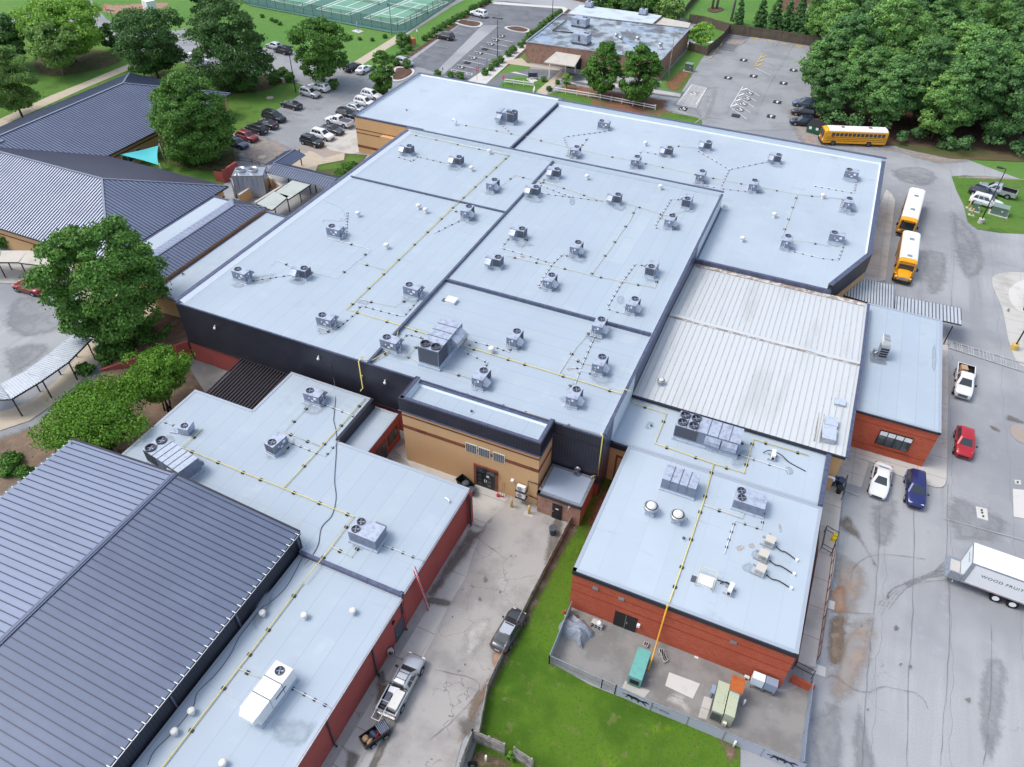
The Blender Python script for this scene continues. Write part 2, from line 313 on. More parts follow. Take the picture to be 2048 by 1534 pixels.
 def mesh(s,name,mats):
  me=bpy.data.meshes.new(name);me.from_pydata(s.v,[],s.f)
  for m in(mats if isinstance(mats,(list,tuple))else[mats]):me.materials.append(MATS[m]if isinstance(m,str)else m)
  me.polygons.foreach_set('material_index',s.m);me.polygons.foreach_set('use_smooth',s.sm);me.update();return me
 def build(s,name,mats,parent=None,loc=None,rz=0):
  o=bpy.data.objects.new(name,s.mesh(name,mats));COL.objects.link(o)
  if parent is not None:o.parent=parent
  if loc is not None:o.location=loc
  if rz:o.rotation_euler=(0,0,rz)
  return o
def tag(o,label=None,cat=None,group=None,kind=None):
 if label:o['label']=label
 if cat:o['category']=cat
 if group:o['group']=group
 if kind:o['kind']=kind
 return o
def thing(name,label,cat,loc=(0,0,0),rz=0.,group=None):
 o=bpy.data.objects.new(name,None);COL.objects.link(o);o.location=loc;o.rotation_euler=(0,0,rz);o.empty_display_size=.3
 return tag(o,label,cat,group)
def kids(o):return[c for c in COL.objects if c.parent==o]
KID={}
def tree_of(o,allo=None):
 return[(c,tree_of(c))for c in kids(o)]
def dup(tree,label,loc,rz=0.,scale=None,group=None,cat=None):
 """tree = (root, [(child, [...])...]) ; copies every level"""
 def rec(t,par):
  c=t[0].copy();COL.objects.link(c);c.parent=par
  for k in t[1]:rec(k,c)
  return c
 r=rec(tree,None);r.location=loc;r.rotation_euler=(0,0,rz)
 if scale:r.scale=scale if isinstance(scale,(tuple,list))else(scale,)*3
 tag(r,label,cat,group);return r
def catmull(pts,n=6,closed=True):
 out=[];L=len(pts)
 for i in range(L if closed else L-1):
  p=[Vector(pts[(i+k)%L]if closed else pts[min(max(i+k,0),L-1)])for k in(-1,0,1,2)]
  for j in range(n):
   t=j/n;out.append(.5*((2*p[1])+(-p[0]+p[2])*t+(2*p[0]-5*p[1]+4*p[2]-p[3])*t*t+(-p[0]+3*p[1]-3*p[2]+p[3])*t**3))
 if not closed:out.append(Vector(pts[-1]))
 return out
LAY=[0]
def softmat(m):
 k=m+'_soft'
 if k in MATS:return k
 c=MATS[m].copy();MATS[k]=c;n=c.node_tree.nodes;l=c.node_tree.links;b=n['Principled BSDF'];o=n['Material Output']
 at=n.new('ShaderNodeAttribute');at.attribute_name='soft';g=n.new('ShaderNodeNewGeometry')
 t=n.new('ShaderNodeTexNoise');t.inputs['Scale'].default_value=.9;t.inputs['Detail'].default_value=8;t.inputs['Roughness'].default_value=.68;l.new(g.outputs['Position'],t.inputs['Vector'])
 v=math_node(n,l,'ADD',at.outputs['Fac'],math_node(n,l,'MULTIPLY',math_node(n,l,'SUBTRACT',t.outputs[0],.5),1.5))
 r=n.new('ShaderNodeMapRange');r.interpolation_type='SMOOTHSTEP';r.inputs[1].default_value=.12;r.inputs[2].default_value=1.25;r.inputs[4].default_value=.95;l.new(v,r.inputs[0])
 mu=math_node(n,l,'MULTIPLY',r.outputs[0],math_node(n,l,'GREATER_THAN',at.outputs['Fac'],.02))
 tr=n.new('ShaderNodeBsdfTransparent');mx=n.new('ShaderNodeMixShader');l.new(mu,mx.inputs[0]);l.new(tr.outputs[0],mx.inputs[1]);l.new(b.outputs[0],mx.inputs[2]);l.new(mx.outputs[0],o.inputs[0]);return k
def sheet(name,px,m,z,kind='structure',smooth=False,label=None,world=False,n=6):
 pts=[(p if world else P(p[0],p[1],0))for p in px]
 pts=[Vector((p[0],p[1],0))for p in pts]
 if smooth:pts=catmull(pts,n)
 LAY[0]+=1;z=z+LAY[0]*.00035
 if name in('stain','soil','mud')or(m=='lawn_shade' and smooth):
  A=np.array([(p.x,p.y)for p in pts]);lo,hi=A.min(0)-.3,A.max(0)+.3;N=44;gx,gy=np.meshgrid(np.linspace(lo[0],hi[0],N),np.linspace(lo[1],hi[1],N));Q=np.stack([gx.ravel(),gy.ravel()],1)
  dist=np.full(len(Q),1e9);ins=np.zeros(len(Q),bool)
  for i in range(len(A)):
   a,c=A[i],A[(i+1)%len(A)];d=c-a;L=max(d@d,1e-9);t=np.clip(((Q-a)@d)/L,0,1);dist=np.minimum(dist,np.linalg.norm(Q-a-t[:,None]*d,axis=1))
   if abs(d[1])>1e-9:cr=((a[1]>Q[:,1])!=(c[1]>Q[:,1]))&(Q[:,0]<d[0]*(Q[:,1]-a[1])/d[1]+a[0]);ins^=cr
  w_=dist[ins].max()if ins.any()else .5;fade=min(1.6,w_*.75);at=np.where(ins,np.clip(dist/fade,0,1),0.)
  b=MB();fs=[(j*N+i,j*N+i+1,(j+1)*N+i+1,(j+1)*N+i)for j in range(N-1)for i in range(N-1)if at[[j*N+i,j*N+i+1,(j+1)*N+i+1,(j+1)*N+i]].max()>0]
  b.add([(q[0],q[1],z)for q in Q],fs);o=b.build(name,softmat(m));f=o.data.attributes.new('soft','FLOAT','POINT');f.data.foreach_set('value',at.astype('f'));return tag(o,label,None,None,kind)
 b=MB();b.add([(p.x,p.y,z)for p in pts],[tuple(range(len(pts)))])
 a=sum(pts[i].x*pts[(i+1)%len(pts)].y-pts[(i+1)%len(pts)].x*pts[i].y for i in range(len(pts)))
 if a<0:b.f[0]=tuple(reversed(b.f[0]))
 o=b.build(name,m);tag(o,label,None,None,kind);return o
 # == THE GROUND ==
g=MB();g.add([(-900,-60,-.02),(900,-60,-.02),(900,1500,-.02),(-900,1500,-.02)],[(0,1,2,3)])
tag(g.build('ground','lawn_far'),kind='structure')
sheet('asphalt',[(-152,-10),(-152,92),(-128,125),(-168,160),(-180,240),(-10,240),(-26,193),(16,187),(25,150),(40,142),(110,135),(110,-10)],'pavement',0,world=True)
LG=.012
sheet('road',[(215,-40),(183,0),(190,14),(215,40),(300,62),(400,60),(440,45),(540,92),(640,118),(660,150),(640,190),(520,170),(420,145),(330,112),(235,98),(190,66),(60,58),(0,62),(-60,66),(-60,30),(0,42),(60,28),(150,27),(178,14),(168,0),(190,-40)],'lot_mid',.010)
sheet('lawn',[(-80,-60),(183,-60),(168,0),(150,26),(60,27),(0,38),(-80,45)],'lawn_far',LG)
sheet('lawn',[(225,-30),(222,0),(200,12),(198,24),(255,37),(300,38),(362,54),(400,66),(470,84),(541,98),(586,103),(640,112),(718,131),(790,80),(811,66),(640,20),(520,-30)],'lawn_far',LG)
sheet('soil',[(199,12),(205,5),(240,8),(300,3),(345,5),(330,18),(300,20),(262,30),(255,37),(225,30),(198,24)],'orange_dirt',LG+.006,smooth=True)
sheet('soil',[(360,52),(400,64),(440,74),(430,80),(392,66),(362,60)],'tan_stain',LG+.006)
sheet('lawn',[(716,136),(790,86),(816,68),(905,12),(950,-12),(1005,-20),(985,3),(880,72),(812,118),(790,134),(765,134),(740,148)],'lawn_far',LG)
sheet('path',[(703,127),(722,131),(795,85),(811,72),(806,64),(797,66),(785,76)],'concrete_tan',LG+.012)
sheet('path',[(806,60),(930,-16),(938,-16),(814,64)],'concrete_tan',LG+.012)
sheet('lawn',[(-60,66),(0,62),(60,60),(100,60),(190,66),(235,98),(330,113),(400,140),(541,152),(551,150),(600,160),(640,172),(663,183),(655,189),(602,188),(560,217),(500,252),(452,285),(470,330),(470,345),(445,372),(200,372),(-60,372)],'lawn',LG)
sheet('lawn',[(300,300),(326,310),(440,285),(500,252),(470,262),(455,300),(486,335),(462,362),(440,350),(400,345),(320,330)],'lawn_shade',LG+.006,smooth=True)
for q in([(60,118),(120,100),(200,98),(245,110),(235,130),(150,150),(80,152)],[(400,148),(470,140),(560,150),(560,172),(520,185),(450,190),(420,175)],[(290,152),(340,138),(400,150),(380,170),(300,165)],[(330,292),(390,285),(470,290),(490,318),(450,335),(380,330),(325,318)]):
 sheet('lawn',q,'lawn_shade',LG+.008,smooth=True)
sheet('path',[(-40,258),(0,238),(100,192),(175,162),(258,128),(300,122),(330,118),(335,124),(262,138),(180,172),(104,206),(0,254),(-40,275)],'concrete_tan',LG+.012)
sheet('road',[(551,152),(600,118),(640,118),(720,134),(790,140),(840,150),(835,190),(740,300),(690,330),(600,330),(470,330),(440,300),(470,265),(500,252),(602,190),(655,186)],'lot_mid',.010)
sheet('stain',[(480,300),(520,272),(560,280),(600,300),(640,305),(580,330),(500,330)],'tan_stain',.018,smooth=True)
sheet('path',[(575,305),(640,272),(690,262),(712,290),(722,312),(700,330),(560,345)],'tan_stain',.020)
sheet('path',[(640,285),(690,262),(712,260),(740,300),(700,308),(660,300)],'concrete',.022)
sheet('path',[(648,316),(688,306),(690,322),(640,330),(575,345),(590,320),(620,300)],'concrete_tan',.024)
sheet('lawn',[(690,307),(735,310),(720,330),(700,365),(650,372),(630,345),(636,330),(688,320)],'lawn_shade',.026)
sheet('lawn',[(697,310),(733,312),(700,335),(640,340),(636,334),(690,322)],'lawn',.032)
sheet('lot',[(811,130),(985,2),(1012,2),(870,145),(845,136)],'lot_dark',.012)
sheet('lot',[(885,150),(1020,30),(1085,45),(1000,118),(935,162)],'lot_dark',.012)
sheet('lot',[(940,50),(1012,2),(1128,15),(1085,48),(1010,50)],'lot_dark',.011)
sheet('path',[(930,166),(1050,83),(1128,14),(1136,18),(1062,87),(968,172)],'concrete_new',.030)
sheet('path',[(983,3),(1128,14),(1130,18),(985,8)],'concrete_new',.031)
sheet('bed',[(952,168),(1056,92),(1136,18),(1142,20),(1068,92),(975,165)],'mulch',.024)
sheet('bed',[(790,136),(880,74),(985,4),(978,2),(870,72),(780,136)],'mulch',.024)
sheet('lawn',[(948,172),(995,134),(1053,96),(1060,128),(1060,200),(1000,190)],'lawn_far',.020)
sheet('path',[(1006,122),(1043,116),(1055,127),(1120,138),(1120,142),(1010,127)],'concrete_tan',.030)
sheet('road',[(965,172),(1000,150),(1040,142),(1060,138),(1120,142),(1370,184),(1366,198),(1180,172),(1120,162),(1080,155),(1030,152),(1003,165),(990,185)],'lot_dark',.026)
sheet('lawn',[(1000,180),(1003,168),(1030,156),(1080,158),(1110,160),(1062,195),(1030,190)],'lawn',.034)
sheet('path',[(1021,145),(1031,144),(1070,155),(1056,152)],'concrete_new',.036)
sheet('path',[(1052,158),(1065,154),(1076,162),(1062,165)],'concrete_new',.040)
sheet('path',[(1060,194),(1120,143),(1137,146),(1090,192),(1086,198)],'concrete_tan',.044)
sheet('soil',[(1088,196),(1125,165),(1150,168),(1200,176),(1345,200),(1338,218),(1400,238),(1394,257),(1290,248),(1110,208)],'red_soil',.030)
sheet('lawn',[(1335,226),(1400,238),(1392,256),(1330,250),(1310,240)],'lawn',.038,smooth=True)
sheet('lawn',[(1098,188),(1140,185),(1185,203),(1170,212),(1110,206)],'lawn',.038,smooth=True)
sheet('path',[(1150,163),(1180,160),(1300,178),(1362,188),(1360,194),(1290,184),(1180,168)],'concrete',.040)
sheet('lawn',[(1322,158),(1376,100),(1412,108),(1400,122),(1362,186),(1320,178)],'lawn_far',.032)
sheet('soil',[(1355,140),(1375,132),(1392,140),(1365,182),(1330,178),(1326,165)],'red_soil',.042,smooth=True)
sheet('lawn',[(1378,60),(1450,52),(1445,70),(1408,108),(1374,98)],'lawn_far',.034)
sheet('path',[(1375,80),(1395,76),(1432,84),(1430,88),(1396,83),(1384,90),(1374,88)],'concrete_new',.042)
sheet('lot',[(1345,210),(1375,172),(1402,120),(1442,70),(1530,76),(1640,92),(1600,260),(1400,262),(1392,236)],'lot_mid',.016)
sheet('lot',[(1457,70),(1500,74),(1466,104),(1425,96)],'lot_dark',.022)
sheet('stain',[(1455,76),(1497,80),(1485,92),(1440,88)],'tan_stain',.026,smooth=True)
sheet('stain',[(1570,220),(1640,225),(1660,300),(1600,290)],'tan_stain',.026,smooth=True)
sheet('stain',[(1700,300),(1780,305),(1880,330),(1960,322),(1940,312),(1830,300),(1770,292)],'tan_stain',.027,smooth=True)
sheet('stain',[(1775,340),(1830,330),(1880,350),(1860,375),(1800,365)],'lot_mid',.027,smooth=True)
sheet('lawn',[(1377,44),(1405,48),(1457,64),(1640,93),(1720,60),(1760,-80),(1200,-120),(1120,-20),(1128,-4),(1270,20),(1330,26),(1362,34)],'lawn_far',.028)
sheet('forest_floor',[(1618,60),(1622,190),(1628,250),(1700,290),(1800,292),(1900,315),(2048,322),(2200,320),(2200,-80),(1900,-200),(1640,-100)],'mulch',.032)
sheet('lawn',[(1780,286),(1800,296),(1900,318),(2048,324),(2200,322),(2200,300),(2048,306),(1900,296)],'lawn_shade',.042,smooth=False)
sheet('lawn',[(1903,353),(1930,351),(2048,360),(2200,372),(2200,474),(2048,468),(2000,466),(1955,459),(1935,444),(1927,410),(1912,380)],'lawn',.030)
sheet('soil',[(1905,352),(1960,350),(2048,357),(2200,368),(2200,374),(2048,363),(1960,360),(1915,358)],'tan_stain',.038)
sheet('gravel',[(1985,555),(2048,545),(2140,560),(2140,740),(2048,735),(2020,690),(2005,620)],'concrete',.018,smooth=True)
sheet('gravel',[(2018,580),(2048,560),(2100,560),(2100,640),(2048,625),(2025,610)],'concrete_new',.024,smooth=True)
b=MB()
b.prism([P(*q)for q in[(1772,380),(1782,388),(1790,402),(1770,562),(1692,572),(1755,420)]],0,.14)
tag(b.build('pavement','concrete'),kind='structure')
pts=catmull([P(*q)for q in[(1894,660),(1896,800),(1893,920),(1892,968),(1884,977),(1868,976),(1795,957),(1783,950),(1690,910),(1696,880),(1850,900)]],1)
b=MB();pp=[P(*q)for q in[(1860,640),(1884,648),(1895,680),(1895,800),(1893,920),(1892,962),(1889,971),(1883,976),(1872,976),(1860,973),(1795,951),(1746,927),(1690,908),(1696,880),(1830,905)]]
b.prism(pp,0,.14);tag(b.build('pavement','concrete'),kind='structure')
sheet('patch',[(1690,900),(1738,925),(1722,975),(1680,962)],'concrete',.020)
b=MB();b.prism([P(*q)for q in[(1656,905),(1690,905),(1682,960),(1652,1095),(1634,1200),(1632,1240),(1600,1340),(1626,1345),(1645,1230),(1655,1170),(1662,1100),(1672,1080),(1690,975),(1700,905)][:0]or[(1650,900),(1690,903),(1687,960),(1678,1010),(1662,1150),(1640,1260),(1624,1345),(1590,1335),(1630,1120)]],0,.9)
tag(b.build('pavement','concrete'),kind='structure')
sheet('stain',[(1680,1032),(1700,1030),(1722,1060),(1735,1090),(1752,1115),(1760,1140),(1742,1130),(1715,1085),(1676,1060)],'wet_stain',.018,smooth=True)
sheet('stain',[(1665,1100),(1700,1110),(1740,1140),(1735,1210),(1690,1260),(1660,1240),(1655,1160)],'tan_stain',.016,smooth=True)
sheet('stain',[(1652,1175),(1690,1165),(1702,1190),(1698,1230),(1660,1232),(1650,1210)],'orange_dirt',.020,smooth=True)
for q_,m_ in(([(1700,1230),(1760,1240),(1750,1330),(1700,1420),(1650,1400),(1660,1300)],'tan_stain'),([(1655,1230),(1700,1240),(1690,1330),(1650,1330)],'mud'),([(1620,1420),(1680,1400),(1700,1534),(1640,1600),(1610,1500)],'lot_mid'),([(1700,1440),(1720,1400),(1760,1534),(1745,1600),(1700,1560)],'lot_mid'),([(1895,985),(2020,1040),(2000,1090),(1900,1080)],'lot_mid'),([(1735,1010),(1800,1000),(1790,1090),(1745,1090)],'lot_mid'),([(1900,420),(1960,470),(1975,540),(1930,560),(1900,500)],'lot_mid'),([(1840,500),(1900,510),(1895,580),(1850,590)],'lot_mid'),([(1960,1320),(2020,1330),(2010,1480),(1980,1534),(1950,1450)],'lot_mid'),([(20,600),(80,590),(180,620),(160,650),(60,680),(0,660)],'lot_mid'),([(0,700),(80,680),(110,700),(20,760)],'lot_mid'),([(905,1070),(962,1062),(955,1110),(925,1160),(885,1195),(850,1205),(880,1130)],'damp_brown'),([(770,1370),(800,1380),(775,1450),(745,1490),(740,1440)],'damp_brown'),([(930,1135),(975,1140),(960,1180),(925,1175)],'wet_stain'),([(1000,1080),(1090,1070),(1060,1140),(1000,1150)],'concrete'),([(930,1250),(990,1230),(970,1300),(920,1330)],'concrete'),([(1100,1040),(1130,1030),(1120,1110),(1085,1130)],'wet_stain'),([(1400,180),(1440,175),(1420,240),(1385,225)],'pavement')):
 sheet('stain',q_,m_,.018,smooth=True)
for k_ in range(4):o_=k_*14;crack_pts=[(1735+o_,1240-o_*.6),(1770+o_,1190-o_*.4),(1815+o_,1160-o_*.25),(1885,1146-o_*.5)];sheet('stain',[(x,y)for x,y in crack_pts]+[(x,y+7)for x,y in crack_pts[::-1]],'lot_mid',.024,smooth=True)
sheet('stain',[(2016,828),(2048,842),(2048,850),(2010,842)],'wet_stain',.02,smooth=True)
sheet('stain',[(1976,850),(1990,852),(2004,862),(2000,867),(1982,860)],'wet_stain',.021,smooth=True)
sheet('patch',[(2026,850),(2060,855),(2070,890),(2040,885),(2022,868)],'tan_stain',.019,smooth=True)
sheet('patch',[(1951,1013),(1974,1018),(1976,1042),(1954,1036)],'concrete_new',.022)
sheet('patch',[(2025,978),(2090,985),(2090,1045),(2027,1034)],'concrete_new',.022)
sheet('patch',[(2028,960),(2041,961),(2042,970),(2030,969)],'concrete_new',.022)
for k,(x,y)in enumerate([(1963,1021),(1964,1026),(1966,1033),(2035,965)]):
 sheet('patch',[(x-2,y-2),(x+2,y-2),(x+2,y+2),(x-2,y+2)],'black_patch',.028)
sheet('alley',[(700,900),(1215,960),(1190,1010),(1125,1110),(1000,1320),(925,1480),(880,1640),(560,1640),(800,1180),(930,1000)],'alley',.012)
sheet('concrete_slab',[(820,880),(1010,985),(1012,1010),(975,1042),(966,1054),(935,1046),(790,900)],'concrete',.020)
sheet('concrete_slab',[(936,1046),(866,1200),(600,1640),(690,1640),(790,1420),(845,1318),(905,1200),(930,1160),(945,1110),(965,1060)],'concrete',.020)
sheet('stain',[(1005,1015),(975,1060),(940,1110),(918,1140),(870,1200),(842,1195),(878,1140),(935,1052),(955,1060),(985,1030),(1008,1010)],'wet_stain',.026)
sheet('stain',[(842,1195),(870,1192),(905,1200),(896,1218),(850,1208)],'wet_stain',.027,smooth=True)
sheet('stain',[(750,1347),(768,1338),(775,1355),(785,1366),(762,1372),(752,1362)],'wet_stain',.027,smooth=True)
sheet('stain',[(750,1360),(775,1364),(780,1380),(752,1480),(742,1470),(748,1400)],'mud',.028,smooth=True)
sheet('stain',[(790,1440),(806,1430),(770,1510),(745,1560),(720,1560),(755,1490)],'wet_stain',.029)
sheet('stain',[(665,1485),(700,1495),(725,1512),(700,1560),(680,1560),(690,1510)],'wet_stain',.030,smooth=True)
sheet('mud',[(1135,1030),(1180,1025),(1160,1060),(1110,1150),(1060,1250),(985,1390),(935,1480),(905,1500),(935,1400),(1010,1300),(1050,1210),(1095,1120),(1120,1070)],'mud',.022)
sheet('stain',[(985,1300),(1010,1300),(1005,1330),(985,1340),(978,1320)],'orange_dirt',.030,smooth=True)
sheet('stain',[(910,1440),(935,1425),(965,1440),(945,1480),(915,1470)],'wet_stain',.030,smooth=True)
sheet('lawn',[(1205,955),(1260,890),(1250,1000),(1160,1200),(1143,1225),(1100,1325),(1180,1370),(1390,1455),(1480,1495),(1480,1660),(900,1660),(955,1480),(972,1385),(1008,1305),(1048,1222),(1098,1125),(1143,1040),(1166,1000),(1190,962)],'lawn_near',.016)
sheet('soil',[(1188,990),(1215,960),(1245,900),(1240,980),(1200,1050),(1180,1080),(1165,1060)],'red_soil',.022,smooth=True)
sheet('soil',[(980,1470),(1000,1475),(1020,1500),(1000,1505),(985,1490)],'brown_ground',.022,smooth=True)
sheet('soil',[(1430,1470),(1475,1490),(1480,1520),(1455,1530),(1440,1500)],'brown_ground',.022,smooth=True)
sheet('yard',[(1098,1322),(1145,1212),(1250,1240),(1560,1385),(1620,1370),(1598,1530),(1480,1492),(1300,1412)],'concrete_dark',.020)
sheet('slab',[(1338,1345),(1400,1368),(1385,1398),(1330,1372)],'concrete_new',.026)
sheet('slab',[(1408,1393),(1425,1397),(1412,1440),(1396,1435)],'concrete',.026)
sheet('stain',[(1345,1378),(1372,1385),(1390,1420),(1380,1438),(1355,1425),(1320,1400)],'concrete',.025,smooth=True)
sheet('slab',[(1250,1362),(1300,1382),(1285,1400),(1240,1385)],'concrete',.026)
sheet('path',[(-60,526),(100,532),(200,560),(180,575),(60,568),(-60,565)],'concrete',.020)
sheet('soil',[(-60,450),(0,462),(100,497),(200,520),(260,600),(330,640),(205,560),(100,505),(0,500),(-60,500)],'mulch',.022)
sheet('bed',[(100,500),(220,520),(345,610),(360,650),(280,700),(180,650),(150,560)],'concrete_tan',.024)
sheet('path',[(-60,885),(0,862),(60,842),(120,800),(165,760),(200,726),(190,690),(175,672),(150,720),(110,765),(60,805),(0,825),(-60,840)],'concrete_tan',.026)
sheet('soil',[(-60,892),(0,866),(62,846),(125,802),(168,764),(205,728),(384,712),(440,730),(480,780),(420,800),(330,880),(230,930),(140,900),(0,1010),(-60,1050)],'brown_ground',.022)
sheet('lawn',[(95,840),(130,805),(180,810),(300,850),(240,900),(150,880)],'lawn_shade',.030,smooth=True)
sheet('slab',[(378,735),(398,720),(465,748),(440,790),(410,785)],'concrete_dark',.030)
# -- painted markings (each patch of paint lies on the paving) --
def stripe(pts,wd,m='paint_white',z=.075,name='painted_line'):
 b=MB()
 for i in range(len(pts)-1):
  a,c=P(*pts[i]),P(*pts[i+1]);d=(c-a).normalized();n=Vector((-d.y,d.x,0))*wd/2;LAY[0]+=1;zz=Vector((0,0,z+LAY[0]*.0002))
  b.add([a-n+zz,c-n+zz,c+n+zz,a+n+zz],[(0,1,2,3)])
 return tag(b.build(name,m),kind='structure')
def zt(p,ox,oy,s):return(ox+p[0]/s,oy+p[1]/s)
for a,b_ in[((735,722),(940,765)),((780,700),(1030,780)),((860,660),(1115,720)),((1020,620),(1205,660)),((1150,570),(1300,600)),((1200,500),(1375,545)),((1270,440),(1450,485)),((1340,390),(1525,430)),((660,770),(850,815)),((1600,215),(1745,290)),((1700,200),(1830,245)),((1740,160),(1890,200))]:
 stripe([zt(a,720,0,6.827),zt(b_,720,0,6.827)],.12,'paint_faded')
for i in range(8):
 a=(1250+i*79,950-i*63.5+2*i);b_=(1540+i*79,1010-i*63.5+2*i)
 stripe([zt(a,720,0,6.827),zt(b_,720,0,6.827)],.14,'paint_white')
stripe([zt((1225,975),720,0,6.827),zt((1520,1030),720,0,6.827)],.14)
for i in range(5):stripe([zt((1245+i*70,955+i*14),720,0,6.827),zt((1250+i*70,985+i*13),720,0,6.827)],.12)
W5=lambda p:zt(p,460,150,6.024)
for a,b_ in[((950,305),(1110,348)),((890,388),(1005,415)),((620,430),(900,490)),((690,540),(775,560)),((560,605),(665,635)),((430,680),(530,710)),((300,765),(410,790)),((740,855),(980,915)),((1110,262),(1210,280)),((1345,362),(1420,330)),((1400,120),(1500,150))]:
 stripe([W5(a),W5(b_)],.12,'paint_faded')
W6=lambda p:zt(p,1320,40,6.4)
for a,b_ in[((590,515),(810,560)),((640,460),(860,500)),((690,415),(930,455)),((740,360),(980,400)),((860,200),(770,320)),((1115,240),(960,380)),((1310,262),(1280,300)),((1500,292),(1470,338)),((1690,325),(1655,380)),((1880,350),(1850,400)),((1100,880),(1270,978)),((1040,930),(1230,1048)),((1000,990),(1195,1120)),((950,1060),(1150,1190)),((900,1125),(1110,1275)),((1060,855),(900,1120)),((1330,530),(1465,590)),((1300,590),(1450,652)),((1220,620),(1410,712)),((1690,1390),(1800,1398)),((120,1155),(500,1245)),((440,1330),(560,1240)),((560,1240),(800,1270))]:
 stripe([W6(a),W6(b_)],.14,'paint_faded' if a[1]<600 or a[1]>1150 else 'paint_white')
stripe([W6((1315,440)),W6((1205,605))],.16,'paint_yellow')
for a,b_ in[((1285,490),(1360,465)),((1255,545),(1325,520)),((1225,600),(1300,570))]:stripe([W6(a),W6(b_)],.35,'paint_yellow')
for a in[(1045,905),(1005,975),(960,1045),(915,1112)]:stripe([W6(a),W6((a[0]+68,a[1]-25))],.4,'paint_white')
bx=[W6((405,832)),W6((595,880)),W6((460,1085)),W6((540,1090)),W6((480,1148)),W6((215,1085))]
stripe([bx[0],bx[1],bx[2]],.15);stripe([bx[5],bx[0]],.15)
for i in range(21):
 t=i/20;a=(405+(215-405)*t,832+(1085-832)*t);e=(595+(470-595)*t,880+(1130-880)*t)
 stripe([W6(a),W6(e)],.24,'paint_white')
def mark(px_,kind,s=1.,base='black_patch'):
 c=P(*px_);u=Vector((1,0,0));v=Vector((0,1,0));b=MB();LAY[0]+=1;z=.085+LAY[0]*.0002
 q=lambda a,d,zz=0:(c.x+a*s,c.y+d*s,z+zz)
 b.add([q(-.8,-.8),q(.8,-.8),q(.8,.8),q(-.8,.8)],[(0,1,2,3)],0)
 if kind=='arrow':
  b.add([q(-.12,-.65,.004),q(.12,-.65,.004),q(.12,.1,.004),q(-.12,.1,.004)],[(0,1,2,3)],1)
  b.add([q(-.4,.1,.004),q(.4,.1,.004),q(0,.65,.004)],[(0,1,2)],1)
 elif kind=='access':
  for k in range(10):
   a0=math.radians(-200+k*26);a1=math.radians(-200+(k+1)*26)
   b.add([q(.42*math.cos(a0)-.05,.42*math.sin(a0)-.2,.004),q(.58*math.cos(a0)-.05,.58*math.sin(a0)-.2,.004),q(.58*math.cos(a1)-.05,.58*math.sin(a1)-.2,.004),q(.42*math.cos(a1)-.05,.42*math.sin(a1)-.2,.004)],[(0,1,2,3)],1)
  for r in((-.12,-.1,.06,.45),(-.1,-.1,.4,.04),(.3,-.5,.45,0),(-.15,.5,.1,.72)):
   b.add([q(r[0],r[1],.005),q(r[2],r[1],.005),q(r[2],r[3],.005),q(r[0],r[3],.005)],[(0,1,2,3)],1)
 return tag(b.build('painted_symbol',[base,'paint_white']),kind='structure')
for p,k in[((1070,518),'arrow'),((870,745),'arrow'),((1197,724),'arrow'),((1708,648),'arrow'),((1580,815),'arrow'),((1500,1056),'arrow'),((1420,1240),'arrow'),((295,1142),'access'),((970,1230),'plain')]:mark(W6(p),k)
for p in[(1140,943),(1110,1010),(1062,1080),(1020,1152)]:mark(W6(p),'access',1.,'lot_dark')
mark(W6((430,945)),'access',1.1,'lot_mid')
for p,k in[((1380,928),'access'),((1465,862),'plain'),((1548,798),'access'),((1630,736),'access'),((1705,676),'plain'),((1787,612),'access'),((1855,557),'access'),((1935,498),'access'),((1262,1016),'access')]:mark(zt(p,720,0,6.827),k,.9)
for a,b_ in[((1896,682),(2048,728)),((1896,696),(2048,745))]:stripe([a,b_,(b_[0]+60,b_[1]+18)],.14,'paint_faded')
for x in[1898,1901,1904,1913,1918,1922,1936,1941,1945,1957,1965,1972,1978,1985,2000,2005,2010,2024,2030]:
 t=(x-1896)/152;stripe([(x,682+46*t),(x+2,696+49*t)],.12,'paint_faded')
stripe([(1884,1037),(2048,1082)],.08,'paint_faded')
stripe([(1685,980),(1716,992)],.14,'paint_faded')
def crack(pts,wd=.06,n=5):
 pp=catmull([P(*q)for q in pts],n,False);b=MB();rg=random.Random(len(pts)*7+int(pts[0][0]));LAY[0]+=1
 for p in pp:p.x+=rg.uniform(-.06,.06);p.y+=rg.uniform(-.06,.06)
 for i in range(len(pp)-1):
  a,c=pp[i],pp[i+1];d=(c-a).normalized();nn=Vector((-d.y,d.x,0))*wd*rg.uniform(.5,1.3)/2;z=Vector((0,0,.07+LAY[0]*.0002))
  b.add([a-nn+z,c-nn+z,c+nn+z,a+nn+z],[(0,1,2,3)])
 return tag(b.build('crack','crack_seal'),kind='structure')
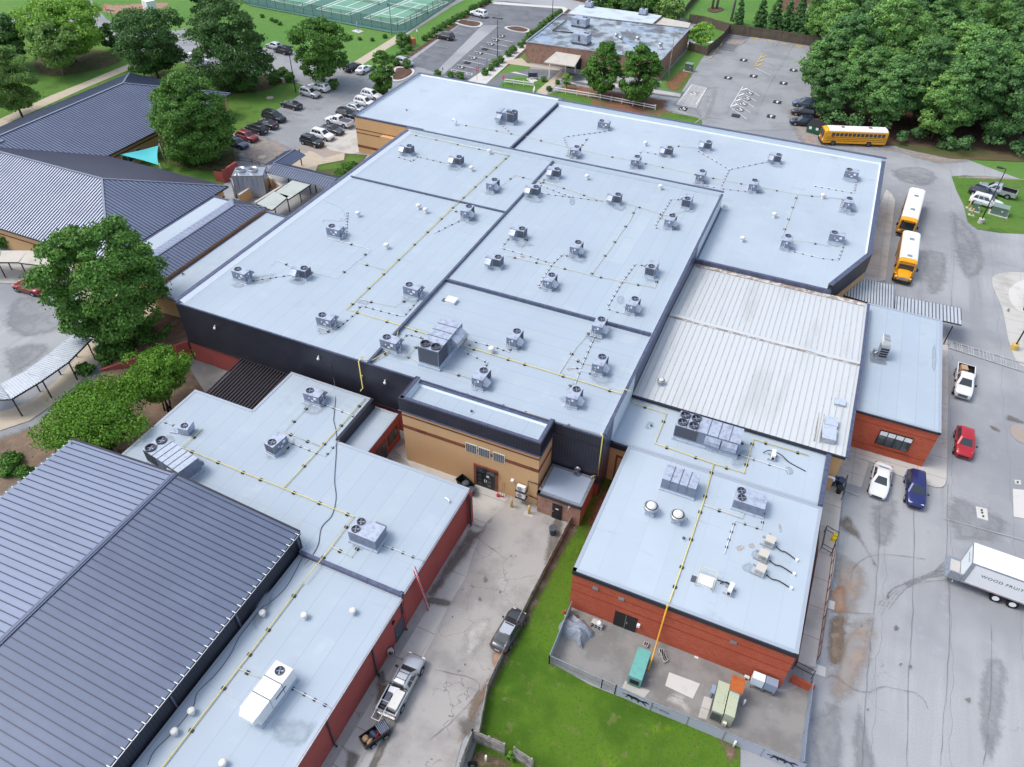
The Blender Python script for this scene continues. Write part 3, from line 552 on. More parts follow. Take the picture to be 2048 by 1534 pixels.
for c in[[(1895,970),(1893,1100),(1898,1230),(1895,1330),(1885,1450),(1880,1534)],[(1826,1020),(1826,1150),(1822,1270),(1815,1380),(1812,1534)],[(1755,985),(1758,1060),(1750,1180),(1740,1280),(1730,1400),(1722,1534)],[(1668,1225),(1740,1228)],[(1982,1250),(1982,1350),(1975,1450),(1966,1534)],[(1650,1358),(1668,1352),(1700,1375),(1735,1385),(1760,1375),(1800,1380),(1838,1392),(1855,1418)],[(1905,440),(1925,470),(1945,500),(1952,512),(2048,540)],[(1830,484),(1880,495),(1947,512)],[(1908,500),(1905,560),(1900,640)],[(1866,405),(1850,412),(1852,432),(1838,436),(1836,410),(1866,405)],[(1908,352),(1890,335),(1840,312),(1800,300),(1770,298)],[(1512,232),(1530,190),(1545,160),(1575,110),(1590,90)],[(1450,230),(1475,200),(1492,175),(1530,160)],[(870,1340),(960,1370),(905,1440),(860,1480)],[(905,1010),(950,1070),(1010,1120)],[(720,1290),(840,1330)],[(1700,1165),(1710,1130),(1760,1110),(1850,1120)],[(1770,1200),(1790,1175),(1850,1165),(1900,1160)]]:
 crack(c,.035)
for i,(x,y,r)in enumerate([(1791,1258,7),(1722,1252,5),(1800,1330,4),(1820,1335,6),(1735,1420,4),(1935,1400,8),(955,1430,5),(970,1160,9),(960,1200,6),(1000,1185,5),(930,1330,4),(905,1235,3),(1775,1195,5),(2016,622,5)]):
 rg=random.Random(i);sheet('stain',[(x+r*math.cos(a)*rg.uniform(.6,1.2),y+r*math.sin(a)*rg.uniform(.6,1.4))for a in[k*math.pi/4 for k in range(8)]],'wet_stain',.030,smooth=True)
 # == BUILDINGS ==
def inset_dir(poly,i):
 a=Vector(poly[i][:2]);b=Vector(poly[(i+1)%len(poly)][:2]);d=(b-a).normalized();return a,b,d,Vector((-d.y,d.x))
def block(name,label,poly,z,wall,roof,par=None,thick=.35,coping='coping_dark',inner='parapet_white',z0=0.,bands=(),cope_w=None,open_edges=(),wall_top=None):
 t=thing(name,label,'building',(0,0,0))
 n=len(poly);par=par or[.12]*n
 if isinstance(par,(int,float)):par=[par]*n
 b=MB();wm=wall if isinstance(wall,(list,tuple))else[wall]
 for i in range(n):
  if i in open_edges:continue
  a,c,d,nn=inset_dir(poly,i)
  zt_=z+par[i]-.02
  b.add([(a.x,a.y,z0),(c.x,c.y,z0),(c.x,c.y,zt_),(a.x,a.y,zt_)],[(0,1,2,3)])
 b.build('wall',wm,t)
 b=MB();b.add([(p[0],p[1],z)for p in poly],[tuple(range(n))]);b.build('roof',roof,t)
 bi=MB();bc=MB()
 for i in range(n):
  a,c,d,nn=inset_dir(poly,i);h=par[i]+.004*(i%3);th=thick if par[i]>.25 else .22
  if cope_w:th=max(th,cope_w)if par[i]>.25 else th
  q=[a-d*.0,c+d*.0,c+nn*th,a+nn*th]
  if par[i]>.2:
   bi.add([(a.x+nn.x*th,a.y+nn.y*th,z),(c.x+nn.x*th,c.y+nn.y*th,z),(c.x+nn.x*th,c.y+nn.y*th,z+h-.05),(a.x+nn.x*th,a.y+nn.y*th,z+h-.05)],[(1,0,3,2)])
   bi.add([(a.x+nn.x*th,a.y+nn.y*th,z+.18),(c.x+nn.x*th,c.y+nn.y*th,z+.18),(c.x+nn.x*(th+.18),c.y+nn.y*(th+.18),z+.004),(a.x+nn.x*(th+.18),a.y+nn.y*(th+.18),z+.004)],[(1,0,3,2)])
  o=-nn*.05;e=d*.05;w2=nn*(th+.03)
  bc.prism([a+o-e,c+o+e,c+w2+e,a+w2-e],z+h-.06 if par[i]>.2 else z-.12,z+h,0)
 if bi.f:bi.build('parapet_lining',inner,t)
 bc.build('coping',coping,t)
 for zb0,zb1,m,pr in bands:
  b=MB()
  for i in range(n):
   if i in open_edges:continue
   a,c,d,nn=inset_dir(poly,i);o=-nn*pr;e=d*(pr+.001*i)
   b.prism([a+o-e,c+o+e,c+nn*.05+e,a+nn*.05-e],zb0,zb1)
  b.build('brick_band',m,t)
 return t
def ribbed(name,quad,sp,mats,parent,rib=(.045,.055),alongU=None,th=.08):
 """metal roof sheet on a planar polygon; quad[0]->quad[1] is the eave; ribs run up the slope"""
 q=[Vector(p)for p in quad];e=(q[1]-q[0]).normalized();nrm=(q[1]-q[0]).cross(q[-1]-q[0]).normalized()
 if nrm.z<0:nrm=-nrm
 up=nrm.cross(e).normalized()
 if up.dot(q[-1]-q[0])<0:up=-up
 b=MB();n=len(q);b.add(q+[p-nrm*th for p in q],[tuple(range(n)),tuple(range(2*n-1,n-1,-1))]+[(i,n+i,n+(i+1)%n,(i+1)%n)for i in range(n)],0)
 if q[0].z>900:pass
 u=[((p-q[0]).dot(e),(p-q[0]).dot(up))for p in q];umin=min(a for a,_ in u);umax=max(a for a,_ in u)
 k=umin+sp*.5
 while k<umax-.02:
  xs=[]
  for i in range(n):
   (a0,v0),(a1,v1)=u[i],u[(i+1)%n]
   if(a0-k)*(a1-k)<0:xs.append(v0+(v1-v0)*(k-a0)/(a1-a0))
  if len(xs)>=2:
   v0,v1=min(xs),max(xs)
   if v1-v0>.15:
    p0=q[0]+e*k+up*v0;p1=q[0]+e*k+up*v1;hw=e*rib[0]/2;hh=nrm*rib[1]
    b.add([p0-hw,p0+hw,p1+hw,p1-hw,p0-hw+hh,p0+hw+hh,p1+hw+hh,p1-hw+hh],[(4,5,6,7),(0,1,5,4),(1,2,6,5),(2,3,7,6),(3,0,4,7)],1)
  k+=sp
 return b.build(name,mats,parent)
 # -- main block --
ZA=8.5
A0=[(-61.9,47.75),(-10.9,47.75),(-10.9,100.),(-61.9,100.)]
tA=thing('school_building','large main school block with pale flat roof, dark metal front wall and red base','building')
b=MB()
b.add([(-61.9,47.75,3.0),(-30.5,47.75,3.0),(-30.5,47.75,8.45),(-61.9,47.75,8.45)],[(0,1,2,3)])
b.add([(-30.5,47.75,2.),(-10.9,47.75,2.),(-10.9,47.75,8.45),(-30.5,47.75,8.45)],[(0,1,2,3)])
b.box(-61.95,47.69,2.9,-30.6,47.75,3.02,1)
b.box(-15.95,47.69,7.15,-10.9,47.75,7.2,1)
b.build('metal_siding',['dark_siding','dark_metal'],tA)
b=MB();b.add([(-61.85,47.8,0),(-10.9,47.8,0),(-10.9,47.8,3.),(-61.85,47.8,3.)],[(0,1,2,3)])
b.build('brick_base','maroon_wall',tA)
b=MB()
for y0,y1,m in((47.75,50.5,0),(50.5,57.5,1),(57.5,85.1,0),(85.1,100,1)):b.add([(-10.9,y0,0),(-10.9,y1,0),(-10.9,y1,8.78),(-10.9,y0,8.78)],[(0,1,2,3)],m)
b.build('side_flashing',['coping_dark_y','parapet_white'],tA)
b=MB();b.add([(-10.9,100,0),(-61.9,100,0),(-61.9,100,8.45),(-10.9,100,8.45)],[(0,1,2,3)]);b.add([(-61.9,100,0),(-61.9,47.75,0),(-61.9,47.75,8.45),(-61.9,100,8.45)],[(0,1,2,3)])
b.build('side_wall','yellow_brick',tA)
XD,YD1,YD2=-36.5,82.4,64.7
b=MB();b.add([(-61.9,47.75,ZA),(XD,47.75,ZA),(XD,100,ZA),(-61.9,100,ZA)],[(0,1,2,3)]);b.build('roof','membrane_ns',tA)
b=MB();b.add([(XD,YD2,ZA-.02),(-10.9,YD2,ZA-.02),(-10.9,100,ZA-.02),(XD,100,ZA-.02)],[(0,1,2,3)]);b.build('roof','membrane_ns',tA)
b=MB();b.add([(XD,47.75,ZA-.18),(-10.9,47.75,ZA-.18),(-10.9,YD2,ZA-.18),(XD,YD2,ZA-.18)],[(0,1,2,3)])
b.add([(XD,47.75,ZA-.18),(XD,YD2,ZA-.18),(XD,YD2,ZA),(XD,47.75,ZA)],[(3,2,1,0)]);b.build('roof','membrane_ew',tA)
b=MB()
b.box(XD-.14,47.8,ZA,XD+.14,99.6,ZA+.22);b.build('roof_divider','coping_dark_y',tA)
b=MB();b.box(-61.3,YD1-.12,ZA,XD-.15,YD1+.12,ZA+.2);b.build('roof_divider','coping_dark',tA)
b=MB();b.box(XD+.15,YD2-.14,ZA-.18,-11.3,YD2+.14,ZA+.2);b.build('roof_divider','coping_dark',tA)
b=MB();b.box(-61.95,47.68,ZA-.1,-10.85,47.82,ZA+.06);b.build('coping','coping_dark',tA)
b=MB();b.box(-61.95,99.65,ZA+.62,-10.85,100.05,ZA+.7);b.build('coping','coping_dark',tA)
b=MB();b.box(-61.97,47.7,ZA+.3,-61.45,99.7,ZA+.38);b.build('coping','coping_dark_y',tA)
b=MB();b.box(-11.2,47.9,ZA+.32,-10.87,99.7,ZA+.40);b.build('coping','coping_dark_y',tA)
b=MB();b.box(-61.45,48.,ZA,-61.4,99.7,ZA+.3);b.add([(-61.4,48,ZA+.3),(-61.4,99.6,ZA+.3),(-60.8,99.6,ZA+.02),(-60.8,48,ZA+.02)],[(0,3,2,1)])
b.box(-61.4,99.6,ZA,-11.4,99.66,ZA+.62);b.box(-11.24,48,ZA-.1,-11.2,99.6,ZA+.32);b.build('parapet_lining','parapet_white',tA)
for i,(x,y,z)in enumerate([(431,655,6.),(638,716,6.3),(771,764,6.)]):
 d=[P(x,y,zz)for zz in(z,)][0];k=(47.7)/d.y
 c=Vector((0,0,CAMH));q=c+(d-c)*((47.7)/(d.y));b=MB();b.blob((0,-.12,0),.16,8,5);b.box(-.06,-.1,-.08,.06,.04,.3)
 o=b.build('wall_lamp','white',None,(q.x,q.y-.03,q.z));tag(o,['small white round lamp at the west end of the dark metal front wall','small white round lamp in the middle of the dark metal front wall','small white round lamp on the dark metal wall right of the yellow riser pipe'][i],'wall lamp','lamps on the dark front wall')
 # -- north west wing (C) --
PC=[(-75.6,105.3),(-62.2,105.3),(-61.95,100.05),(-45.7,100.05),(-45.7,128.2),(-75.6,128.2)]
tC=block('classroom_wing','northern wing with pale flat roof and brown striped tan brick wall beside the car park',PC,6.6,'yellow_brick','membrane_plain',[.12,.12,.12,.12,.35,.35],bands=[(4.35,4.5,'brown_band',.03),(3.7,3.85,'brown_band',.03),(1.1,1.55,'brown_band',.03)])
b=MB();b.box(-45.95,100.2,6.55,-45.65,125.8,6.95);b.build('roof_divider','coping_dark_y',tC)
b=MB();b.box(-70.2,104.5,0,-62.1,105.32,4.3,0);b.box(-66.5,104.44,0,-64.3,104.5,2.4,1);b.build('entry_recess',['yellow_brick','dark_metal'],tC)
# -- north east wing (B) --
PB=[(-10.9,85.1),(5.8,85.1),(9.7,94.9),(9.7,126.),(-45.7,126.),(-45.7,100.05),(-10.9,100.05)]
tB=block('classroom_wing','north eastern wing with pale flat roof, white parapet lining and cut off south east corner',PB,6.5,'yellow_brick','membrane_plain',[.1,.85,.55,1.0,.12,.12,.12],thick=.5)
b=MB()
b.add([(5.8+.02,85.07,4.6),(9.76,94.9,4.6),(9.76,94.9,7.3),(5.82,85.07,7.3)],[(0,1,2,3)])
b.build('metal_siding','dark_siding_y',tB)
b=MB();b.box(-10.85,84.86,6.15,5.9,85.1,6.68);b.build('gutter','coping_dark',tB)
# -- corrugated roof hall (D) --
tD=thing('gymnasium','old hall with rust stained white corrugated metal roof in the middle of the east side','building')
b=MB();b.add([(-10.8,57.6,0),(10.2,57.6,0),(10.2,57.6,5.75),(-10.8,57.6,5.75)],[(0,1,2,3)]);b.add([(10.2,57.6,0),(10.2,85.3,0),(10.2,85.3,5.8),(10.2,71.6,6.6),(10.2,57.6,5.8)],[(0,1,2,3,4)]);b.add([(-10.8,85.3,0),(-10.8,57.6,0),(-10.8,57.6,5.8),(-10.8,71.6,6.6),(-10.8,85.3,5.8)],[(0,1,2,3,4)])
b.build('wall','yellow_brick',tD)
ribbed('corrugated_roof',[(-10.85,57.4,6.0),(10.25,57.4,6.0),(10.25,71.6,6.75),(-10.85,71.6,6.75)],.62,['old_white_metal','old_rib'],tD,(.08,.05))
ribbed('corrugated_roof',[(10.25,85.0,6.0),(-10.85,85.0,6.0),(-10.85,71.6,6.75),(10.25,71.6,6.75)],.62,['old_white_metal','old_rib'],tD,(.08,.05))
b=MB();pp=[(-10.8+i*1.75,71.6+.05*math.sin(i*2.3),6.80+.03*math.sin(i*1.7))for i in range(13)]
for i in range(12):b.seg(pp[i],pp[i+1],.5,.07)
b.build('ridge_cap','old_white_metal',tD)
b=MB();b.box(-10.7,71.18,6.77,10.2,71.34,6.80);b.build('grime_line','rust_grime',tD)
b=MB();b.box(-10.6,84.2,6.1,10.0,84.95,6.13);b.build('grime_line','rust_grime',tD)
b=MB();b.box(-10.9,57.2,5.78,10.3,57.4,6.02);b.build('gutter','dark_metal',tD)
b=MB();b.seg((10.4,57.3,6.0),(10.4,71.6,6.75),.3,.14);b.seg((10.4,71.6,6.75),(10.4,84.9,6.0),.3,.14);b.build('coping','coping_dark_y',tD)
# -- east brick wing (E) --
PE=[(10.45,65.8),(18.9,65.8),(18.9,86.5),(10.45,86.5)]
tE=block('classroom_wing','red brick east wing with pale flat roof and a long four pane window',PE,5.2,'red_brick','membrane_ns',.04,coping='edge_metal',bands=[(3.95,4.02,'red_brick_band',.015),(1.0,1.07,'red_brick_band',.015)])
fr=MB();fr.box(13.75,65.70,1.55,16.95,65.79,3.55);wo_=fr.build('window','black',tE)
for k in range(4):
 x0=13.83+k*.79;b=MB();b.box(x0,65.66,1.63,x0+.70,65.70,3.47);b.build('pane','window_glass',wo_)
 b=MB();b.box(x0,65.645,2.95,x0+.70,65.66,3.47);b.build('blind','white',wo_)
b=MB();b.box(10.4,65.66,4.95,18.95,65.79,5.16);b.build('gutter','dark_metal',tE)
b=MB();b.box(13.6,65.6,1.42,17.1,65.8,1.55);b.build('window_sill','red_brick_band',tE)
# -- service wing (F) and cafeteria (G) --
PF=[(-10.88,50.55),(8.95,50.55),(8.95,57.4),(-10.88,57.4)]
tF=block('service_wing','low service wing with pale flat roof between the corrugated hall and the cafeteria',PF,5.62,'yellow_brick','membrane_plain',[.05,.04,.04,.04],coping='edge_metal')
b=MB();b.box(8.6,50.5,5.62,9.02,57.38,5.98);b.build('coping','coping_dark_y',tF)
b=MB();b.box(-10.95,50.3,4.9,-9.1,50.56,5.55);b.build('gutter','dark_metal',tF)
b=MB();b.box(-10.2,50.49,3.6,-9.2,50.55,3.85);b.box(-10.2,50.49,0,-10.0,50.55,3.6);b.build('brick_band','brown_band',tF)
PG=[(-9.1,35.05),(9.0,35.05),(9.0,50.5),(-9.1,50.5)]
tG=block('cafeteria','red brick cafeteria block with smooth pale roof standing over the fenced yard',PG,5.6,'red_brick','membrane_plain',[.03,.04,.03,.03],coping='edge_metal',bands=[(4.9,5.15,'red_brick_band',.02),(3.9,4.0,'red_brick_band',.02),(2.75,2.9,'red_brick_band',.02)])
b=MB();b.box(-9.15,34.9,5.15,9.05,35.06,5.56);b.build('gutter','dark_metal',tG)
def on_plane_y(px,py,yw):
 d=_R*((px-1024)/FPX)-_U*((py-767)/FPX)+_F;return Vector((d.x*yw/d.y,yw,CAMH+d.z*yw/d.y))
def on_plane_x(px,py,xw):
 d=_R*((px-1024)/FPX)-_U*((py-767)/FPX)+_F;return Vector((xw,d.y*xw/d.x,CAMH+d.z*xw/d.x))
q0=on_plane_y(1228,1237,35.05);q1=on_plane_y(1268,1272,35.05)
b=MB();b.box(q0.x,34.98,0,q1.x,35.04,2.15,0);fr=b.build('door','black',tG)
b=MB();b.box((q0.x+q1.x)/2-.02,34.95,.05,(q0.x+q1.x)/2+.02,34.98,2.1);b.box((q0.x+q1.x)/2+.1,34.92,.95,(q0.x+q1.x)/2+.2,34.98,1.15,0);b.build('handle','galv',fr)
for k,(x,y)in enumerate([(1191,1176),(1243,1197),(1467,1284)]):
 q=on_plane_y(x,y,35.02);b=MB();b.box(q.x-.25,34.96,q.z-.2,q.x+.25,35.02,q.z+.2);b.box(q.x-.2,34.95,q.z-.15,q.x+.2,34.96,q.z-.05);b.box(q.x-.2,34.95,q.z+.05,q.x+.2,34.96,q.z+.15);b.build('vent_grille','galv',tG)
q=on_plane_y(1277,1249,35.);b=MB();b.box(q.x-.12,34.78,q.z-.15,q.x+.14,35.03,q.z+.15);b.build('wall_light','white',tG)
for x,y,s in[(1392,1316,.16),(1412,1326,.09),(1421,1330,.09)]:
 q=on_plane_y(x,y,35.);b=MB();b.box(q.x-s,34.85,q.z-s*1.5,q.x+s,35.03,q.z+s*1.5);b.build('junction_box','off_white',tG)
 # -- south wing (S) with its lower south part --
ZS=4.75
PS=[(-21.15,27.6),(-21.15,39.9),(-35.75,39.9),(-35.75,46.6),(-46.,46.6),(-46.,40.),(-53.45,40.),(-53.45,28.2),(-31.2,28.2),(-31.2,27.6)]
tS=block('classroom_wing','southern wing with wide pale roof and maroon painted walls along the alley',PS,ZS,'maroon_wall','membrane_ns',[.04]*10,coping='edge_metal')
PS2=[(-21.15,2.),(-21.15,27.55),(-31.2,27.55),(-31.2,2.)]
tS2=block('classroom_wing','narrow southern roof strip with mushroom vents between gymnasium wall and alley',PS2,ZS-.3,'maroon_wall','membrane_ns',[.04,.04,.04,.04],coping='edge_metal')
b=MB();b.box(-31.1,27.42,ZS-.3,-21.1,27.72,ZS+.16);b.build('roof_divider','coping_dark',tS2)
b=MB();b.box(-21.15,2,ZS-.42,-21.0,27.4,ZS-.3);b.build('gutter','galv',tS2)
b=MB();b.box(-21.15,27.7,ZS-.14,-21.0,39.8,ZS-.02);b.build('gutter','galv',tS)
for i,(px_,py_)in enumerate([(800,1195),(745,1307),(655,1450)]):
 q=on_plane_x(px_,py_,-21.1);b=MB();b.tube([(-21.05,q.y,ZS-.4),(-21.05,q.y,.25),(-20.85,q.y,.1)],.07,6);b.build('downpipe','dark_metal',tS2 if i else tS)
b=MB();b.box(-21.2,39.45,0,-20.85,39.93,ZS-.2,0);b.build('pier','maroon_wall',tS);b=MB();b.tube([(-20.78,39.3,ZS-.3),(-20.78,39.3,.1)],.08,6);b.build('downpipe','dark_metal',tS)
q=on_plane_x(800,1238,-21.1)
b=MB();b.box(-21.14,q.y-.9,0,-21.08,q.y+.35,2.2);d_=b.build('door','grey_plastic',tS2);b=MB();b.box(-21.08,q.y-.75,1.0,-21.02,q.y-.65,1.1);b.build('handle','galv',d_)
b=MB();b.box(-21.16,q.y+.35,0,-21.02,q.y+.6,2.6,0);b.box(-21.13,q.y-1.1,3.1,-21.0,q.y-.8,3.4,1);b.build('door_surround',['maroon_wall','black'],tS2)
tL=block('link_building','small low link with pale roof and glazed red framed doors beside the tan brick block',[(-35.7,40.05),(-32.9,40.05),(-32.9,46.7),(-35.7,46.7)],3.6,'maroon_wall','membrane_ns',.04,coping='edge_metal')
b=MB();b.box(-35.9,40.,3.6,-35.55,46.6,4.9);b.build('wall_cap','dark_metal',tL)
for y0,y1,k in[(40.3,41.9,0),(42.2,44.0,1),(44.4,46.3,0)]:
 b=MB();b.box(-32.9,y0,.05 if k else 1.0,-32.82,y1,2.5);wf=b.build('door' if k else 'window','brown_band',tL)
 n_=2;
 for j in range(n_):
  c0=y0+.12+(y1-y0-.12)/n_*j;b=MB();b.box(-32.83,c0,(.15 if k else 1.1),-32.79,c0+(y1-y0-.12)/n_-.12,2.4);b.build('pane','glass',wf)
tP=thing('pergola','dark slatted pergola roof over the courtyard beside the south wing','pergola')
b=MB()
for k in range(17):
 x=-52.3+k*.385;b.seg((x,40.1,4.45),(x-.3,46.4,4.45),.14,.16)
b.build('slats','dark_metal',tP)
b=MB();b.seg((-52.4,40.15,4.25),(-46.1,40.15,4.25),.16,.2);b.seg((-52.7,46.3,4.25),(-46.3,46.3,4.25),.16,.2);b.build('beam','dark_metal',tP)
b=MB();b.box(-52.6,40.2,4.05,-46.2,46.3,4.1);b.build('lining','mulch',tP)
for x,y in((-52.3,40.3),(-52.5,46.2)):b=MB();b.box(x-.08,y-.08,0,x+.08,y+.08,4.25);b.build('post','dark_metal',tP)
# -- tan brick projecting block (Y) --
PY=[(-30.7,44.3),(-16.,44.3),(-16.,47.7),(-30.7,47.7)]
tY=block('entrance_block','tan brick entrance block with brown stripes, dark roof band and three glass block windows',PY,8.15,'yellow_brick','membrane_ns',[.75,.75,.3,.75],thick=.3,bands=[(6.55,6.72,'brown_band',.03),(5.05,5.3,'brown_band',.04),(4.85,5.0,'brown_band',.025)])
b=MB();b.box(-30.85,44.14,7.35,-15.86,44.3,8.93);b.box(-16.,44.3,7.35,-15.87,47.7,8.93);b.box(-30.84,44.3,7.35,-30.7,47.7,8.93);b.build('metal_siding','dark_siding',tY)
b=MB();b.box(-30.95,44.03,7.28,-15.76,44.14,7.35);b.box(-15.87,44.14,7.28,-15.76,47.7,7.35);b.build('drip_edge','coping_dark',tY)
for px_,py_ in((943,896),(969,905),(998,915)):
 q=on_plane_y(px_,py_,44.3);b=MB();b.box(q.x-.62,44.24,q.z-.6,q.x+.62,44.32,q.z+.6);wf=b.build('window','off_white',tY)
 b=MB()
 for i in range(6):
  for j in range(6):b.box(q.x-.56+i*.19,44.225,q.z-.54+j*.18,q.x-.56+i*.19+.15,44.24,q.z-.54+j*.18+.14)
 b.build('glass_block','window_glass',wf)
qa=on_plane_y(954,960,44.3);qb=on_plane_y(990,980,44.3)
xa,xb=-25.5,-23.3
q=on_plane_y(972,962,44.3);xa,xb=q.x-.95,q.x+.95
b=MB();b.box(xa-.35,44.2,0,xa-.08,44.32,3.15,0);b.box(xb+.08,44.2,0,xb+.35,44.32,3.15,0);b.box(xa-.08,44.2,2.85,xb+.08,44.32,3.15,0);b.build('door_surround','brown_band',tY)
b=MB();b.box(xa-.08,44.22,0,xb+.08,44.31,2.85);dd=b.build('door','black',tY)
b=MB();b.box(xa,44.19,2.2,xa+.85,44.22,2.7);b.box(xa+1.05,44.19,2.2,xb,44.22,2.7)
for x0 in(xa+.1,xa+1.15):
 for z0 in(.4,.95,1.5):b.box(x0,44.19,z0,x0+.4,44.22,z0+.32)
b.build('pane','window_glass',dd)
b=MB();b.box(q.x-.12,44.14,.95,q.x-.06,44.2,1.3);b.box(q.x+.06,44.14,.95,q.x+.12,44.2,1.3);b.box(q.x+.1,44.18,1.75,q.x+.4,44.2,2.0);b.build('handle','white',dd)
for x,y,s,m in((970,939,.22,'black'),(993,947,.14,'black'),(1025,960,.14,'white')):
 q=on_plane_y(x,y,44.2);b=MB();b.box(q.x-s,44.0,q.z-s*.6,q.x+s,44.3,q.z+s*.6);b.build('wall_light',m,tY)
tK=block('boiler_room','small brick lean-to with pale roof and black door in the corner by the alley fence',[(-15.7,43.6),(-11.3,43.6),(-11.3,47.5),(-15.7,47.5)],3.0,'old_brick','membrane_patch',.04,coping='galv')
b=MB();b.box(-15.75,43.4,2.75,-11.2,43.6,2.93);b.build('gutter','dark_metal',tK)
q=on_plane_y(1115,1012,43.6);b=MB();b.box(q.x-.5,43.53,0,q.x+.5,43.59,2.15);dd=b.build('door','black',tK)
b=MB();b.box(q.x-.42,43.47,1.,q.x-.36,43.53,1.15,0);b.box(q.x-.15,43.515,1.45,q.x+.15,43.53,1.6,1);b.build('handle',['galv','white'],dd)
b=MB();q=on_plane_y(1139,1015,43.5);b.tube([(q.x+.1,43.6,q.z+.25),(q.x,43.3,q.z+.25),(q.x-.1,43.3,q.z-.35)],.07,6);b.build('overflow_pipe','white',tK)
# -- gymnasium with seamed roof (bottom left) --
tQ=thing('gymnasium','gymnasium with large blue grey standing seam gable roof in the lower left corner','building')
GX0,GX1,GXR,GY1,GY0,GZE,GZR=-57.4,-31.4,-44.4,28.35,-12.,6.5,7.75
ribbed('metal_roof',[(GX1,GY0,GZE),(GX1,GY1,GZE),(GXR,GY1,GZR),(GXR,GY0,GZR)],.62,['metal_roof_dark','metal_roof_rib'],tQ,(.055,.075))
ribbed('metal_roof',[(GX0,GY1,GZE),(GX0,GY0,GZE),(GXR,GY0,GZR),(GXR,GY1,GZR)],.62,['gym_west_lit','metal_roof_rib'],tQ,(.055,.075))
b=MB();b.seg((GXR,GY0,GZR-.02),(GXR,GY1,GZR-.02),.5,.11);b.seg((GXR,GY0,GZR+.09),(GXR,GY1,GZR+.09),.2,.05);b.build('ridge_cap','metal_roof_dark',tQ)
b=MB();b.add([(GX1-.05,GY0,0),(GX1-.05,GY1-.05,0),(GX1-.05,GY1-.05,GZE-.05),(GX1-.05,GY0,GZE-.05)],[(0,1,2,3)]);b.add([(GX0+.05,GY1-.05,0),(GX0+.05,GY0,0),(GX0+.05,GY0,GZE-.05),(GX0+.05,GY1-.05,GZE-.05)],[(0,1,2,3)])
b.add([(GX1-.05,GY1-.05,0),(GX0+.05,GY1-.05,0),(GX0+.05,GY1-.05,GZE-.05),(GXR,GY1-.05,GZR-.1),(GX1-.05,GY1-.05,GZE-.05)],[(0,1,2,3,4)]);b.build('wall','dark_siding_y',tQ)
b=MB();b.seg((GX1,GY1+.05,GZE-.1),(GXR,GY1+.05,GZR-.1),.14,.2);b.seg((GX0,GY1+.05,GZE-.1),(GXR,GY1+.05,GZR-.1),.14,.2);b.box(GX1,GY0,GZE-.2,GX1+.13,GY1,GZE-.04);b.build('fascia','dark_metal',tQ)
b=MB();y=GY1-.3
b.box(GX1+.1,GY0,GZE-.05,GX1+.14,GY1,GZE-.02)
b.build('gutter','galv',tQ)
b=MB()
while y>2:b.box(GX1-.22,y-.035,GZE+.03,GX1+.14,y+.035,GZE+.06);y-=.62*1.0
b.build('gutter_strap','ad_white',tQ)
b=MB();y=GY1-.3
while y>10:b.box(GX0-.1,y-.05,GZE+.03,GX0+.2,y+.05,GZE+.07);y-=.62
b.build('gutter_strap','ad_white',tQ)
for px_,py_ in((335,1385),(475,1240),(597,1090)):
 q=on_plane_x(px_,py_,GX1+.05);b=MB();b.tube([(GX1+.12,q.y,GZE-.15),(GX1+.12,q.y,ZS-.15)],.09,4);b.build('downpipe','coping_dark',tQ)
 # -- west group: big hip roof --
HE,HR=4.,8.
tH=thing('library_building','wide hip roofed building with seamed metal roof, sunlit-toned west side and brown north side','building')
ap=Vector((-93.6,67.4,HR));apw=Vector((-150,67.4,HR))
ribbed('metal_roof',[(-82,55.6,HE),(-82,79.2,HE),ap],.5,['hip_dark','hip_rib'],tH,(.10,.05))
ribbed('metal_roof',[(-150,55.6,HE),(-82,55.6,HE),ap,apw],.5,['hip_lit','hip_rib'],tH,(.17,.05))
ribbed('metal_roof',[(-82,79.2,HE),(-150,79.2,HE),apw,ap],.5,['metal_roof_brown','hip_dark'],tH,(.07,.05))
b=MB();b.seg((-82,55.6,HE),ap,.3,.1);b.seg((-82,79.2,HE),ap,.24,.1);b.seg(ap,apw,.28,.1);b.build('ridge_cap','metal_roof_light',tH)
b=MB();b.prism([(-150,56.2),(-82.6,56.2),(-82.6,78.6),(-150,78.6)],0,HE-.1);b.build('wall','yellow_brick',tH)
b=MB();b.box(-150,55.5,HE-.22,-81.9,55.62,HE-.06);b.box(-82,55.6,HE-.22,-81.88,79.2,HE-.06);b.build('fascia','dark_metal',tH)
b=MB();b.prism([(-150,56.16),(-82.56,56.16),(-82.56,78.64),(-150,78.64)],2.3,2.5);b.build('brick_band','brown_band',tH)
c_=P(70,300,6.9)
tv=thing('roof_vent','grey boxy metal ridge vent on the brown side of the hip roof','roof vent',(-119.2,70.2,7.1));b=MB();b.box(-1.2,-.7,-.7,1.2,.7,.5);b.build('housing','unit_light',tv)
b=MB();b.box(-1.35,-.85,.5,1.35,-.05,.65);b.box(-1.35,.05,.5,1.35,.85,.65);b.build('cap','metal_roof_light',tv)
# -- north-west gabled building --
tN=thing('classroom_building','long dark metal hip roofed building at the left edge beside the lawn path','building')
r1=Vector((-119.3,97.,HR));r0=Vector((-119.3,67.5,HR))
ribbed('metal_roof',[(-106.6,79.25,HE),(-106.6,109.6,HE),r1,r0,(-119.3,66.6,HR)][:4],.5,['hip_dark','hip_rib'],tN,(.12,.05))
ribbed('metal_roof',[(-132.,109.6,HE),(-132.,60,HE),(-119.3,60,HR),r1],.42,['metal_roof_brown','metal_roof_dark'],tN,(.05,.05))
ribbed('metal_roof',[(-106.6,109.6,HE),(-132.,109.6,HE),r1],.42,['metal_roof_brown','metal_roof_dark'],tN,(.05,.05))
b=MB();b.seg(r0,r1,.35,.1);b.seg(r1,(-106.6,109.6,HE),.3,.1);b.seg(r1,(-132.,109.6,HE),.3,.1);b.build('ridge_cap','metal_roof_light',tN)
